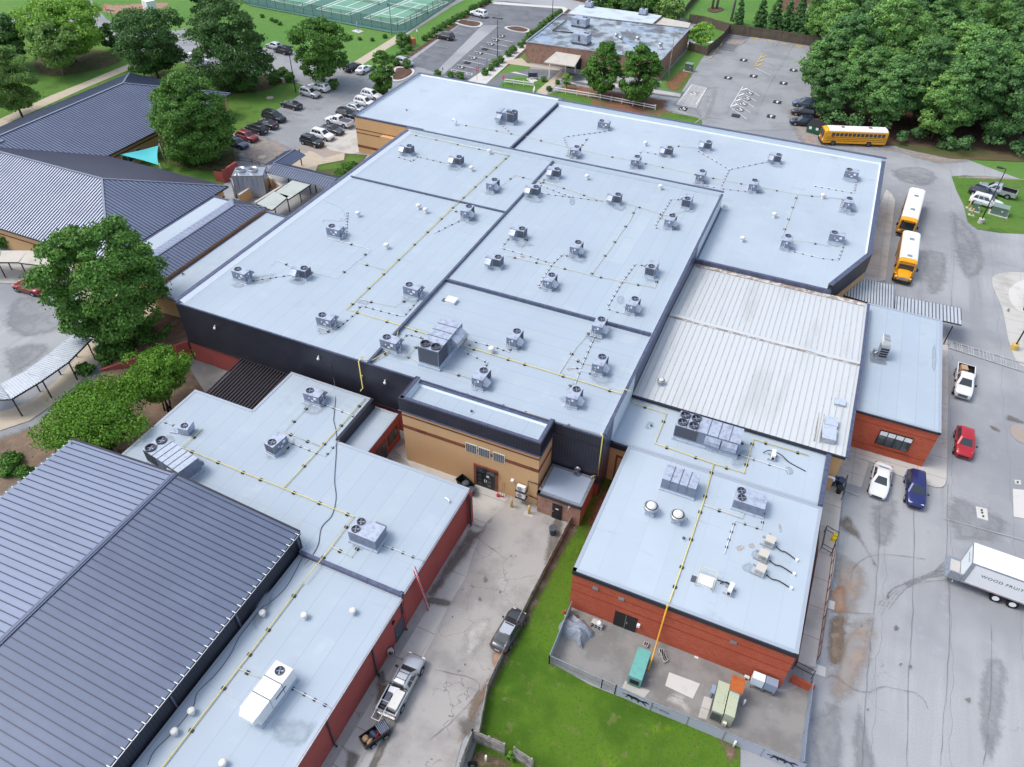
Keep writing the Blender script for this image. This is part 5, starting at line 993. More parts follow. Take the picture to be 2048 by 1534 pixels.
p=P(896,1000,ZS+.1);t=thing('duct_elbow','small white pipe elbow lying near the corner of the south wing roof','duct',p);b=MB();b.tube([(-.35,.1,.08),(0,0,.1),(.2,-.15,.15),(.22,-.2,.05)],.08,8);b.build('elbow','pipe_white',t)
for k,(x,y,l)in enumerate(((531,430,.5),(546,433,.45))):pass
# -- pipe runs on black blocks --
bm0=MB();bm0.box(-.16,-.12,0,.16,.12,.12);BLK=bm0.mesh('support_block','black');BLKS=None
bm1=MB();bm1.box(-.11,-.09,0,.11,.09,.10);BLKS=bm1.mesh('support_block','black')
def run(label,pts,z,r,m,nb=None,sp=2.6,big=True,cat='pipe',group=None,blocks=None,off=.14):
 """pts = [(px, py[, height])...] joined by straight pipe; black rubber blocks under it"""
 w_=[P(p[0],p[1],(p[2]if len(p)>2 else z)+off)for p in pts]
 t=thing('gas_pipe' if 'gas' in label else 'drain_pipe',label,cat,(w_[0].x,w_[0].y,(pts[0][2]if len(pts[0])>2 else z)),0,group);o=t.location.copy()
 b=MB();b.tube([v-o for v in w_],r,6,0,True,True)
 for v in w_[1:-1]:b.blob(tuple(v-o),r*1.7,6,4)
 b.build('pipe',m,t);n=0
 for i in range(len(w_)-1):
  a,c=w_[i],w_[i+1];d=c-a;L=d.length
  if abs(d.z)>.25*L:continue
  ang=math.atan2(d.y,d.x);k=sp*.4
  while k<L-.2 and n<95:
   q=bpy.data.objects.new('support_block',BLK if big else BLKS);COL.objects.link(q);q.parent=t
   v=a+d*(k/L)-o;q.location=(v.x,v.y,v.z-off);q.rotation_euler=(0,0,ang+math.pi/2+random.uniform(-.15,.15));n+=1;k+=sp*random.uniform(.9,1.1)
 return t
Y,PALE,WHT='pipe_yellow','pipe_pale','pipe_white'
run('bright yellow gas pipe running the whole length of the west roof half',[(1019,309),(915,405),(693,618),(800,650),(806,652)],ZA,.045,Y,sp=3.6)
run('yellow gas pipe crossing the front roof section behind the big twin fan unit',[(806,652),(842,664),(920,689),(1020,719),(1188,770),(1241,787),(1246,777,9.0),(1262,783,9.0)],ZSO,.042,Y,sp=4.2)
run('yellow gas pipe zigzagging over the service wing roof',[(1262,798),(1268,806),(1333,827),(1310,886),(1428,927),(1488,946),(1507,878),(1618,911)],5.62,.042,Y,sp=3.0)
run('yellow gas pipe straight across the cafeteria roof to its front edge',[(1428,927),(1407,1004),(1358,1150),(1338,1206)],5.6,.045,Y,sp=3.0)
q0=P(1337,1206,5.75);b=MB();gq=P(1297,1338,.25);ge=P(1286,1335,.25)
b.tube([(q0.x,34.85,5.75),(q0.x-.05,34.85,1.9),(gq.x+.05,gq.y+.6,1.5),(gq.x,gq.y,.3),(ge.x,ge.y,.3)],.07,8);b.blob((q0.x,34.85,5.75),.12,8,5);b.blob((gq.x,gq.y,.3),.11,8,5)
tag(b.build('gas_pipe','pipe_orange'),'orange yellow gas pipe dropping down the cafeteria wall to the teal generator','pipe')
run('pale gas pipe branch to the flat two fan unit on the cafeteria roof',[(1407,1009),(1484,1036),(1491,1022)],5.6,.035,PALE,sp=3.6)
run('pale yellow gas pipe stub from the very long four fan unit',[(1472,880),(1508,893)],5.62,.035,PALE,sp=1.6)
run('yellow gas pipe branch passing behind the front edge next to the small skylight unit',[(800,650),(787,695),(745,720),(722,718)],ZA,.042,Y,sp=3.)
a_=P(722,718,ZA+.1);b=MB();q=on_plane_y(731,796,47.5);b.tube([(a_.x,48.2,ZA+.15),(a_.x,47.5,ZA+.15),(a_.x,47.5,ZS+.2),(a_.x+.02,47.0,ZS+.15)],.065,6);b.box(a_.x-.12,47.5,6.5,a_.x+.12,47.7,6.6)
tag(b.build('gas_pipe','pipe_yellow'),'bright yellow gas riser pipe down the dark front wall','pipe')
run('yellow gas pipe across the south wing from the riser to the left',[(731,797),(566,976)],ZS,.042,Y,sp=3.0)
run('yellow gas pipe along the south wing turning down past the alley unit',[(404,858),(364,895),(500,950),(566,976),(707,1033),(663,1093),(608,1162)],ZS,.042,Y,sp=3.0)
run('bright yellow gas pipe running down the southern roof strip',[(606,1166),(520,1280),(325,1534),(300,1566)],ZS-.3,.045,Y,sp=3.2)
run('pale gas pipe branch to the white unit on the southern strip',[(478,1337),(525,1358)],ZS-.3,.03,PALE,sp=1.8)
run('pale gas pipe branch to the alley side two fan unit',[(663,1093),(703,1113),(721,1087)],ZS,.035,PALE,sp=2.2)
run('pale gas pipe between the two small units of the south wing',[(622,806),(567,863),(640,892)],ZS,.03,PALE,sp=2.2)
run('pale gas pipe stub beside the small unit left of the black cable',[(566,905),(588,876)],ZS,.03,PALE,sp=1.9)
run('pale gas pipe along the front edge of the main roof above the tan block',[(787,697),(838,714),(925,785,ZSO),(1020,815,ZSO),(1202,869,ZSO)][:0]or[(838,760),(1020,815),(1202,869)],ZSO,.035,PALE,sp=4.)
e_=P(1202,869,ZSO);b=MB();b.tube([(e_.x,47.9,ZSO+.5),(-11.1,47.6,ZSO+.5),(-11.05,47.55,3.4),(-11.4,47.5,3.3),(-11.6,47.3,3.3),(-11.6,47.2,3.05)],.05,6)
tag(b.build('gas_pipe','pipe_yellow'),'yellow gas pipe dropping down the dark corner wall to the brick lean-to','pipe')
run('pale yellow gas pipe along the inside of the north parapet of the main roof',[(815,266),(1000,306),(1019,311)],ZA,.05,PALE,sp=4.)
run('pale gas pipe crossing from the west unit over the middle of the west roof half',[(540,530),(553,520),(600,538),(672,556),(740,500),(725,493),(655,476)],ZA,.025,'pipe_white',sp=4.)
run('thin pale gas pipe joining the yellow pipe from the left',[(718,524),(770,540)],ZA,.025,PALE,sp=2.9)
run('thin pale gas pipe at the unit below the cross divider',[(903,418),(930,428)],ZA,.025,PALE,sp=2.)
run('thin pale gas pipe looping by the drain line left of the long divider',[(720,598),(790,613),(826,590)],ZA,.025,PALE,sp=3.5)
run('thin pale gas pipe at the foot of the front west unit',[(640,655),(663,664),(690,640)],ZA,.025,PALE,sp=2.9)
run('pale gas pipe running east across the middle section of the main roof',[(986,383),(1030,350),(1112,370),(1200,400),(1262,408),(1330,430),(1380,420)],ZC,.03,PALE,sp=3.4)
run('pale gas pipe running down the middle section of the main roof',[(1272,413),(1260,440),(1238,470),(1220,497),(1194,532),(1182,549)],ZC,.03,PALE,sp=4.4)
run('pale gas pipe running across the lower middle section of the main roof',[(1010,509),(1052,520),(1109,531),(1180,549),(1254,564),(1310,575),(1315,558)],ZC,.03,PALE,sp=3.4)
run('short pale gas pipe right of the unit above the junction',[(1057,473),(1043,494)],ZC,.025,PALE,sp=1.9)
run('pale gas pipe along the left of the straddling unit down to the yellow pipe',[(1187,655),(1152,694),(1125,735),(1116,750)],ZSO,.03,PALE,sp=3.)
run('pale gas pipe branch to the unit by the rust stain',[(1143,716),(1172,727),(1190,732)],ZSO,.025,PALE,sp=2.)
run('pale gas pipe stub above the front right unit',[(1133,778),(1150,762)],ZSO,.025,PALE,sp=1.8)
run('pale gas pipe from the skylight unit past the big twin fan unit',[(797,692),(820,706),(835,690),(855,672)],ZSO,.03,PALE,sp=2.8)
run('pale gas pipe below the big twin fan unit to the front edge',[(797,700),(832,722),(890,740),(950,760)],ZSO,.03,PALE,sp=4.)
run('yellow gas loop at the right end of the big twin fan unit',[(915,664),(936,667),(922,690),(905,682)],ZSO,.045,Y,sp=2.)
run('long pale gas pipe across the whole north east wing',[(910,246,6.6),(1000,262,6.6),(1060,274,6.6),(1120,290),(1200,308),(1300,328),(1400,350),(1455,361),(1595,388),(1690,398)],6.5,.03,PALE,sp=5.2)
run('pale gas pipe down the right side of the north east wing',[(1595,388),(1580,430),(1563,475)],6.5,.03,PALE,sp=3.)
run('short pale gas pipe near the upper middle units of the north east wing',[(1333,288),(1400,297)],6.5,.025,PALE,sp=5.)
run('pale gas pipe stub above the lower row of the north east wing',[(1176,275),(1160,295)],6.5,.025,PALE,sp=2.)
run('pale gas pipe beside the south east roof units of the north east wing',[(1560,480),(1610,482),(1660,492)],6.5,.025,PALE,sp=3.4)
def wl(label,pts,z,sp=1.15):return run(label,pts,z,.032,WHT,sp=sp,big=False,group='white condensate drain lines',off=.11)
wl('white drain line from the north west corner unit to the next unit',[(794,312),(824,322),(836,312),(895,327)],ZA)
wl('white drain line running down left from the unit below the cross divider',[(922,440),(895,452),(866,467)],ZA)
wl('white drain line with double blocks beside the west unit with loose cable',[(695,423),(692,470),(686,473)],ZA,.8)
wl('white drain line between the two units near the west parapet',[(500,561),(545,554),(586,549)],ZA,.95)
wl('white drain line bending round left of the long divider',[(838,597),(808,631),(800,631),(722,610),(708,628),(690,643),(676,654)],ZA,.95)
wl('white drain line under the skylight unit to the big twin fan unit',[(806,674),(816,668),(852,677)],ZSO)
wl('white drain line zigzag in front of the big twin fan unit to the lower unit',[(920,678),(942,684),(930,703),(975,724),(970,735)],ZSO)
wl('white drain line from the big twin fan unit to the right hand unit',[(925,676),(1000,696),(1018,704),(1022,695)],ZSO)
wl('white drain line left of the units at the top of the middle section',[(1090,357),(1078,368),(1140,392),(1205,402)],ZC,1.05)
wl('white drain line from the top left middle unit to the stained drain',[(1078,385),(1146,394)],ZC,1.)
wl('white drain line around the north east corner units of the main roof',[(1362,399),(1343,397),(1309,453),(1330,461)],ZC,.95)
wl('white drain line from the upper left middle unit to the junction',[(1019,475),(1002,495),(1055,510),(1103,526)],ZC)
wl('white drain line from the centre unit to the junction and the lowest unit',[(1140,512),(1125,508),(1104,528),(1076,572),(1090,578)],ZC,.95)
wl('white drain line down the right side of the middle section',[(1290,531),(1271,527),(1245,562),(1213,616),(1250,628)],ZC,1.)
wl('white drain line from the straddling unit down to the rust stain',[(1192,668),(1182,688),(1162,735),(1140,736)],ZSO,1.)
wl('white drain line from the right side unit and down to the yellow pipe',[(1188,748),(1160,741),(1150,768)],ZSO,1.)
wl('white drain line at the foot of the front right unit',[(1143,805),(1125,812)],ZSO,.9)
wl('white drain line from the nearest north parapet unit to the left',[(1214,262),(1128,273),(1136,298),(1137,313)],6.5,.95)
wl('white drain line left of the pair of middle units of the north east wing',[(1316,308),(1282,302),(1276,318)],6.5,1.1)
wl('white drain line making the left arm of the V on the north east wing',[(1395,300),(1459,338),(1441,375)],6.5,1.1)
wl('white drain line making the right arm of the V on the north east wing',[(1459,338),(1540,322)],6.5,1.2)
wl('white drain line along the main parapet between two lower row units',[(1408,370),(1441,376),(1497,383)],6.5,1.1)
wl('white drain line from the north east corner unit to the left',[(1714,362),(1708,386),(1690,382),(1627,371)],6.5,.95)
wl('white double blocked drain line left of the east edge unit',[(1686,398),(1680,422)],6.5,.6)
wl('white drain line along the south edge of the north east wing',[(1567,497),(1640,515),(1677,520),(1688,490)],6.5,1.1)
wl('white drain line of the small unit near the pergola',[(643,806),(700,828),(712,835)],ZS,1.1)
wl('white drain line from the unit left of the cable to the link roof',[(580,884),(650,912),(678,880)],ZS,.95)
wl('white drain line from the alley side two fan unit to the gutter',[(757,1085),(848,1122)],ZS,1.05)
wl('white drain line of the long white unit to the gutter',[(577,1372),(662,1416)],ZS-.3,.95)
wl('white drain line from the west condenser to the roof edge',[(325,842),(352,852)],ZS,1.)
wl('white drain line from the very long unit to the round drain',[(1467,905),(1575,940),(1578,948)],5.62,1.5)
wl('white drain line looping left below the flat two fan unit',[(1529,1020),(1523,1058),(1470,1041),(1449,1107)],5.6,.95)
wl('white drain line on the far north wing below its large unit',[(995,242),(1018,262)],6.6,1.)
def cable(label,pts,z,r,m):
 pp=catmull([P(x,y,z+.03)for x,y in pts],6,False);b=MB();b.tube(pp,r,5);return tag(b.build('cable',m),label,'cable')
b=MB();pp=catmull([P(667,840,ZS+.05)]+[P(x,y,ZS+.05)for x,y in[(673,870),(672,910),(669,960),(672,995),(664,1030),(643,1055),(636,1090),(618,1120),(608,1128)]],6,False)
top=[on_plane_y(660,728,47.6),on_plane_y(668,760,47.6)];qx=P(671,800,ZS+.05)
b.tube(catmull([top[0],top[1],qx],5,False)+pp,.035,5);tag(b.build('cable','unit_dark'),'long black cable hanging from the dark wall and snaking over the south wing','cable')
cable('thin black cable lying along the gymnasium wall on the southern strip',[(606,1112),(575,1170),(540,1205),(524,1215),(505,1240),(478,1275),(460,1310),(430,1350),(395,1385),(385,1415),(345,1465),(310,1500),(295,1530)],ZS-.3,.03,'unit_dark')
cable('loose grey cable curling on the west edge of the main roof',[(640,395),(650,402),(680,415),(690,432),(691,440),(680,436),(684,442),(660,441),(650,440),(645,444)],ZA,.02,'unit_curb')
def patch(pts,z,m='membrane_patch',world=False,k=0):
 return sheet('stain',[p if world else P(p[0],p[1],z)for p in pts],m,z+.006+(LAY[0]%40)*.0003-(LAY[0]+1)*.00035,world=True,smooth=True)
mat('membrane_dust',(.342,.408,.462),.55,var=[(.7,(.36,.43,.485),.45,.7)]);mat('membrane_darker',(.328,.392,.452),.5,var=[(.8,(.34,.40,.47),.45,.7)]);mat('roof_rust',(.42,.33,.27),.8,var=[(1.5,(.43,.48,.53),.42,.6,7),(4,(.36,.2,.12),.6,.8)])
for pts,z,m in[([(722,598),(735,597),(742,603),(735,612),(718,609),(712,603)],ZA,'membrane_darker'),([(525,547),(552,545),(552,557),(540,566),(520,570),(500,572),(505,560)],ZA,'membrane_darker'),([(1240,590),(1252,595),(1251,608),(1240,611),(1231,604),(1232,594)],ZC,'membrane_darker'),([(1140,396),(1152,398),(1152,408),(1144,412),(1136,406)],ZC,'membrane_darker'),([(1470,900),(1500,895),(1508,910),(1500,930),(1480,940),(1455,928)],5.62,'membrane_darker'),([(1505,1100),(1518,1104),(1512,1118),(1500,1112)],5.6,'membrane_darker'),([(1485,1125),(1500,1122),(1510,1135),(1500,1150),(1484,1143),(1478,1132)],5.6,'membrane_darker'),([(1573,932),(1585,935),(1590,948),(1578,952),(1569,945)],5.62,'membrane_darker'),([(560,1430),(640,1440),(620,1490),(560,1500),(530,1460)],ZS-.3,'membrane_darker'),([(510,1190),(540,1175),(555,1200),(520,1260),(495,1262)],ZS-.3,'membrane_darker'),([(705,1083),(725,1085),(733,1095),(722,1103),(705,1097)],ZS,'membrane_darker'),([(330,870),(350,872),(352,886),(335,888)],ZS,'membrane_darker'),([(1470,1095),(1482,1088),(1492,1095),(1480,1105)],5.6,'roof_rust'),([(1495,1088),(1508,1085),(1512,1096),(1500,1098)],5.6,'roof_rust'),([(1556,1048),(1563,1050),(1566,1064),(1557,1066)],5.6,'roof_rust'),([(1130,737),(1145,732),(1150,738),(1138,744)],ZSO,'roof_rust'),([(1240,560),(1252,556),(1256,564),(1244,568)],ZC,'roof_rust'),([(1318,430),(1326,428),(1328,438),(1318,439)],ZC,'roof_rust'),([(1040,510),(1052,512),(1050,518),(1040,516)],ZC,'roof_rust'),([(1865,690),(1872,690),(1874,720),(1870,745),(1864,740),(1862,715)],5.2,'membrane_darker'),([(1290,845),(1300,840),(1310,846),(1308,858),(1296,862),(1286,855)],5.62,'membrane_darker')]:patch(pts,z,m)
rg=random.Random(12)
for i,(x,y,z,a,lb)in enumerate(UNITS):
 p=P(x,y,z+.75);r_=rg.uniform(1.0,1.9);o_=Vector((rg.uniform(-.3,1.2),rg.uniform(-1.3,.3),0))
 patch([p+o_+Vector((r_*math.cos(k)*rg.uniform(.7,1.2),r_*.8*math.sin(k)*rg.uniform(.7,1.2),0))for k in(0,.9,1.8,2.7,3.6,4.5,5.4)],max(z,ZA)if z in(ZA-.1,ZA-.01,ZSO+.1)and z!=ZSO+.1 else(ZSO if z==ZSO+.1 else z),'membrane_darker',True)  # soft darker roof blob around each unit, pushed mostly south-east
for x,y,s,lb,a in((1679,806,(.5,.35,.5),'small galvanised box cowl highest on the corrugated roof corner',.1),(1662,846,(.55,.5,.55),'small galvanised box cowl in the middle of the corrugated roof corner',.1),(1657,869,(.6,.85,.6),'larger galvanised duct box lowest on the corrugated roof corner',.1)):
 p=P(x,y,6.5);p.z=6.1;t=thing('roof_cowl',lb,'roof vent',p,a);b=MB();b.box(-s[0],-s[1],0,s[0],s[1],s[2]);b.build('box','galv',t);b=MB();b.add([(-s[0]-.05,-s[1]-.05,s[2]+.05),(s[0]+.05,-s[1]-.05,s[2]+.05),(s[0]+.05,s[1]+.05,s[2]+.22),(-s[0]-.05,s[1]+.05,s[2]+.22),(-s[0]-.05,-s[1]-.05,s[2]),(s[0]+.05,-s[1]-.05,s[2]),(s[0]+.05,s[1]+.05,s[2]),(-s[0]-.05,s[1]+.05,s[2])],[(0,1,2,3),(4,7,6,5),(0,4,5,1),(1,5,6,2),(2,6,7,3),(3,7,4,0)]);b.build('lid','unit_curb',t)
b=MB();z_=P(1648,840,6.3)
for k in range(2):b.box(z_.x-.6+k*.5,58.2,6.14,z_.x-.56+k*.5,62.4,6.3)
t=thing('roof_skid','rusty rails lying beside the cowls on the corrugated roof','rail',(0,0,0));b.build('rail','rust_grime',t)
# == VEHICLES ==
def paint(n,c,metal=.0,rough=.28):
 m=mat('paint_'+n,c,rough,metal,coord='O');m.node_tree.nodes['Principled BSDF'].inputs['Coat Weight'].default_value=.6;return m
for n,c,mt in(('car_white',(.74,.76,.78),0),('car_silver',(.46,.49,.52),.4),('car_black',(.012,.013,.02),.1),('car_grey',(.055,.06,.07),.3),('car_red',(.42,.012,.022),.1),('car_maroon',(.22,.012,.018),.1),('car_dull_red',(.24,.025,.035),.2),('car_blue',(.018,.025,.13),.2),('car_navy',(.02,.03,.055),.2),('car_brown',(.05,.04,.042),.2),('car_steel',(.10,.13,.2),.3)):paint(n,c,mt)
def loft(b,st,mi=0):
 """st = [(x, half width, z low, z shoulder, z top)...]"""
 rings=[]
 for x,w_,zl,zs,zt_ in st:
  h=[(0,zl),(w_*.85,zl),(w_*.97,zl+.10),(w_,zl+(zs-zl)*.5),(w_*.975,zs-.05),(w_*.90,zs+(zt_-zs)*.45),(w_*.6,zt_-.01),(0,zt_)]
  rings.append([(x,y,z)for y,z in h]+[(x,-y,z)for y,z in h[-2:0:-1]])
 n=len(rings[0]);o=len(b.v);b.v+=[p for r in rings for p in r]
 for i in range(len(rings)-1):
  for k in range(n):
   j=(k+1)%n;b.f.append((o+i*n+k,o+(i+1)*n+k,o+(i+1)*n+j,o+i*n+j));b.m.append(mi);b.sm.append(True)
 b.f.append(tuple(o+k for k in range(n)));b.m.append(mi);b.sm.append(False);e=o+(len(rings)-1)*n;b.f.append(tuple(e+k for k in range(n-1,-1,-1)));b.m.append(mi);b.sm.append(False)
def green(b,x0,x1,r0,r1,zb,zr,wb,wr,mi=0):
 """glasshouse shell; returns its four sloping faces as corner lists"""
 def ring(xa,xb,w_,z,c):return[(xa+c,w_,z),(xb-c,w_,z),(xb,w_-c,z),(xb,-w_+c,z),(xb-c,-w_,z),(xa+c,-w_,z),(xa,-w_+c,z),(xa,w_-c,z)]
 R_=[ring(x0,x1,wb,zb,.12),ring(r0,r1,wr,zr,.14),ring(r0+.12,r1-.12,wr-.1,zr+.05,.12),ring(r0+.4,r1-.4,wr-.35,zr+.08,.1)]
 o=len(b.v);b.v+=[p for r in R_ for p in r]
 for i in range(3):
  for k in range(8):j=(k+1)%8;b.f.append((o+i*8+j,o+i*8+k,o+(i+1)*8+k,o+(i+1)*8+j));b.m.append(mi);b.sm.append(i>0)
 b.f.append(tuple(o+24+k for k in range(7,-1,-1)));b.m.append(mi);b.sm.append(True)
 V=lambda p:Vector(p);A,T=R_[0],R_[1]
 return{'front':(V(A[3]),V(A[2]),V(T[2]),V(T[3])),'rear':(V(A[7]),V(A[6]),V(T[6]),V(T[7])),'left':(V(A[1]),V(A[0]),V(T[0]),V(T[1])),'right':(V(A[5]),V(A[4]),V(T[4]),V(T[5]))}
def pane(face,u0,u1,v0,v1,name,parent,m='glass',off=.012):
 a,c,d,e=face;q=lambda u,v:(a*(1-u)+c*u)*(1-v)+(e*(1-u)+d*u)*v
 nn=(c-a).cross(e-a).normalized()*off;b=MB();b.add([q(u0,v0)+nn,q(u1,v0)+nn,q(u1,v1)+nn,q(u0,v1)+nn],[(0,1,2,3)]);return b.build(name,m,parent)
def wheels(t,xs,w_,r,rim='galv',wd=.22):
 for x in xs:
  for s in(1,-1):
   b=MB();b.ycyl((x,s*(w_-wd/2+.015),r),r,wd,18);wl_=b.build('wheel','rubber',t)
   b=MB();b.ycyl((x,s*(w_+.02),r),r*.62,.02,12);k=b.build('rim',rim,wl_)
def car_type(kind):
 t=thing('parked_car','x','car',(0,0,0),0,'parked cars')
 if kind=='sedan':L,W,st,g,gl=4.8,.92,[(-2.38,.62,.35,.70,.78),(-2.28,.82,.25,.86,.98),(-1.9,.90,.22,.93,1.05),(-1.2,.92,.2,.95,1.02),(0,.92,.2,.93,.98),(.9,.92,.2,.92,.97),(1.5,.91,.22,.84,.92),(2.05,.86,.24,.74,.80),(2.32,.74,.26,.62,.68),(2.40,.55,.34,.54,.58)],(-1.75,1.05,-1.0,.25,.95,1.40,.84,.60),2
 elif kind=='suv':L,W,st,g,gl=4.7,.94,[(-2.32,.72,.4,.85,.95),(-2.25,.88,.3,.98,1.05),(-1.6,.94,.27,1.03,1.08),(0,.94,.25,1.03,1.08),(.85,.94,.25,1.02,1.08),(1.5,.92,.27,.98,1.05),(2.05,.87,.3,.88,.96),(2.28,.76,.32,.74,.82),(2.36,.58,.38,.62,.68)],(-2.2,1.05,-1.92,.38,1.04,1.62,.87,.66),3
 elif kind=='van':L,W,st,g,gl=5.1,.99,[(-2.5,.8,.35,.9,1.0),(-2.45,.95,.28,1.0,1.08),(-1.6,.99,.25,1.02,1.08),(.4,.99,.22,1.0,1.05),(1.3,.97,.22,.98,1.03),(1.9,.93,.24,.88,.95),(2.35,.82,.27,.7,.78),(2.5,.6,.35,.58,.62)],(-2.42,1.5,-2.2,.45,1.0,1.68,.93,.74),3
 elif kind=='hatch':L,W,st,g,gl=4.3,.90,[(-2.12,.68,.36,.8,.88),(-2.02,.84,.26,.92,1.0),(-1.4,.90,.23,.96,1.02),(0,.90,.21,.95,1.0),(.9,.9,.21,.93,.98),(1.45,.88,.23,.86,.93),(1.9,.82,.26,.74,.8),(2.12,.68,.28,.6,.66)],(-2.0,1.0,-1.5,.3,.96,1.46,.83,.62),2
 b=MB();loft(b,st);F=green(b,*g)
 if kind in('suv','van'):
  for s in(1,-1):b.tube([(g[2]+.3,s*g[7]*.95,g[5]+.07),(g[3]-.3,s*g[7]*.95,g[5]+.07)],.025,5,1)
 bo=b.build('body',['paint_car_white','black'],t);bo.material_slots[0].link='OBJECT';bo.material_slots[0].material=MATS['paint_car_white']
 pane(F['front'],.06,.94,.06,.95,'windshield',t);pane(F['rear'],.08,.92,.25 if kind!='sedan' else .1,.93,'rear_window',t)
 cuts={2:[(.10,.50),(.53,.88)],3:[(.10,.40),(.43,.69),(.72,.95)]}[gl]
 for u0,u1 in cuts:pane(F['left'],u0,u1,.12,.9,'side_window',t);pane(F['right'],1-u1,1-u0,.12,.9,'side_window',t)
 wb={'sedan':(-1.38,1.42),'suv':(-1.4,1.36),'van':(-1.5,1.55),'hatch':(-1.25,1.35)}[kind]
 wheels(t,wb,W,.34 if kind!='suv' else .37)
 b=MB()
 for x in wb:
  for s in(1,-1):b.ycyl((x,s*(W-.02),.36),.43,.05,16)
 b.build('wheel_arch','black',t)
 xf=st[-3][0];hw=st[-3][1]
 for s in(1,-1):
  b=MB();b.box(xf-.12,s*hw*.62-.14,st[-3][3]-.10,xf+.16,s*hw*.62+.14,st[-3][3]+.01);b.build('headlight','light_lens',t)
  b=MB();b.box(st[1][0]-.03,s*.72-.13,.72,st[1][0]+.25,s*.72+.13,.88);b.build('taillight','tail_red',t)
  b=MB();b.box(g[3]+.35,s*(W+.02)-.02,g[4]+.02,g[3]+.5,s*(W+.16),g[4]+.14)if s>0 else b.box(g[3]+.35,-(W+.16),g[4]+.02,g[3]+.5,-(W),g[4]+.14);b.build('mirror','black',t)
 b=MB();b.box(st[-1][0]-.08,-.5,.36,st[-1][0]+.012,.5,.56);b.build('grille','black',t)
 b=MB();b.box(st[0][0]-.012,-.26,.55,st[0][0],.26,.67);b.build('number_plate','ad_white',t)
 return t
def pickup_type(cover=False,rack=False):
 t=thing('parked_pickup','x','pickup truck',(0,0,0),0,'parked pickup trucks')
 st=[(-2.92,.85,.5,.7,.74),(-2.85,.96,.42,.72,.76),(-.72,.98,.4,.72,.76),(-.70,.98,.38,1.1,1.16),(0,.98,.38,1.12,1.18),(1.1,.98,.38,1.12,1.18),(1.3,.97,.38,1.1,1.2),(2.2,.95,.42,1.06,1.16),(2.72,.88,.45,.95,1.04),(2.86,.72,.48,.75,.82)]
 b=MB();loft(b,st);F=green(b,-.72,1.55,-.5,.75,1.12,1.78,.92,.70)
 for s in(1,-1):b.box(-2.88,s*.98-(.1 if s>0 else 0),.5,-.7,s*.98+(0 if s>0 else .1),1.22)
 b.box(-2.93,-.98,.5,-2.84,.98,1.2)
 bo=b.build('body',['paint_car_white'],t);bo.material_slots[0].link='OBJECT';bo.material_slots[0].material=MATS['paint_car_white']
 b=MB()
 if cover:b.box(-2.83,-.87,1.14,-.74,.87,1.19);b.build('bed_cover','unit_dark',t)
 else:b.box(-2.83,-.87,.765,-.74,.87,.80);b.box(-.76,-.87,.8,-.72,.87,1.2);b.box(-2.83,.84,.8,-.74,.875,1.2);b.box(-2.83,-.875,.8,-.74,-.84,1.2);b.box(-2.85,-.87,.8,-2.82,.87,1.18);b.build('bed_liner','black',t)
 pane(F['front'],.06,.94,.06,.94,'windshield',t);pane(F['rear'],.1,.9,.25,.9,'rear_window',t)
 for u0,u1 in((.18,.5),(.54,.86)):pane(F['left'],u0,u1,.1,.88,'side_window',t);pane(F['right'],1-u1,1-u0,.1,.88,'side_window',t)
 wheels(t,(-1.85,1.85),.98,.40)
 b=MB()
 for x in(-1.85,1.85):
  for s in(1,-1):b.ycyl((x,s*.955,.42),.5,.06,16)
 b.build('wheel_arch','black',t)
 for s in(1,-1):
  b=MB();b.box(2.66,s*.68-.14,.78,2.86,s*.68+.14,.96);b.build('headlight','light_lens',t);b=MB();b.box(-2.95,s*.88-.08,.75,-2.9,s*.88+.08,1.1);b.build('taillight','tail_red',t)
  b=MB();b.box(1.0,min(s*.99,s*1.2),1.14,1.14,max(s*.99,s*1.2),1.36);b.build('mirror','black',t)
 b=MB();b.box(2.82,-.5,.6,2.89,.5,.86);b.build('grille','unit_dark',t);b=MB();b.box(2.8,-.85,.42,2.95,.85,.58);b.box(-3.02,-.85,.45,-2.9,.85,.58);b.build('bumper','chrome',t)
 if rack:
  b=MB()
  for s in(1,-1):b.box(-.4,s*.5-.02,1.87,.7,s*.5+.02,1.91)
  for x in(-.1,.5):b.box(x-.02,-.5,1.87,x+.02,.5,1.9)
  b.build('roof_rack','black',t);b=MB();b.box(-.62,-.85,1.25,-.56,.85,1.5);b.build('roll_bar','black',t)
 return t
PROTO={};FIRST={}
for k in('sedan','suv','van','hatch'):o=car_type(k);PROTO[k]=(o,tree_of(o));FIRST[k]=True
for k,(c_,r_)in(('pickup',(False,False)),('pickup_cover',(True,False)),('pickup_rack',(False,True))):o=pickup_type(c_,r_);PROTO[k]=(o,tree_of(o));FIRST[k]=True
def park(kind,colr,c,f,r,label,s=1.,z=0.,group=None):
 """c = centre pixel on the ground, f / r = pixels ahead / behind giving the heading"""
 a=P(*f);e=P(*r);ang=math.atan2(a.y-e.y,a.x-e.x);p=P(*c);p.z=z+.03
 if FIRST[kind]:o=PROTO[kind][0];FIRST[kind]=False;o.location=p;o.rotation_euler=(0,0,ang);o.scale=(s,s,s);tag(o,label)
 else:o=dup(PROTO[kind],label,p,ang,s)
 for ch in kids(o):
  if ch.name.startswith('body'):ch.material_slots[0].material=MATS['paint_'+colr]
 return o
RF,RR=(640,250),(600,239)
def w5(k,c,zc,lb,fl=False,s=1.):q=W5(zc);d=(RF,RR)if not fl else(RR,RF);return park(k,c,q,d[0],d[1],lb,s)
w5('suv','car_silver',(970,255),'silver boxy car nosed out, first in the left row of the west car park')
w5('suv','car_white',(1078,185),'white car with dark roof rails parked tail out beside the round bush',True,1.05)
w5('sedan','car_black',(745,395),'black saloon alone between empty bays in the left row',True)
w5('van','car_black',(540,545),'black minivan with sliding door in the left row of the west car park')
w5('sedan','car_black',(455,628),'black saloon tight beside the black minivan',True)
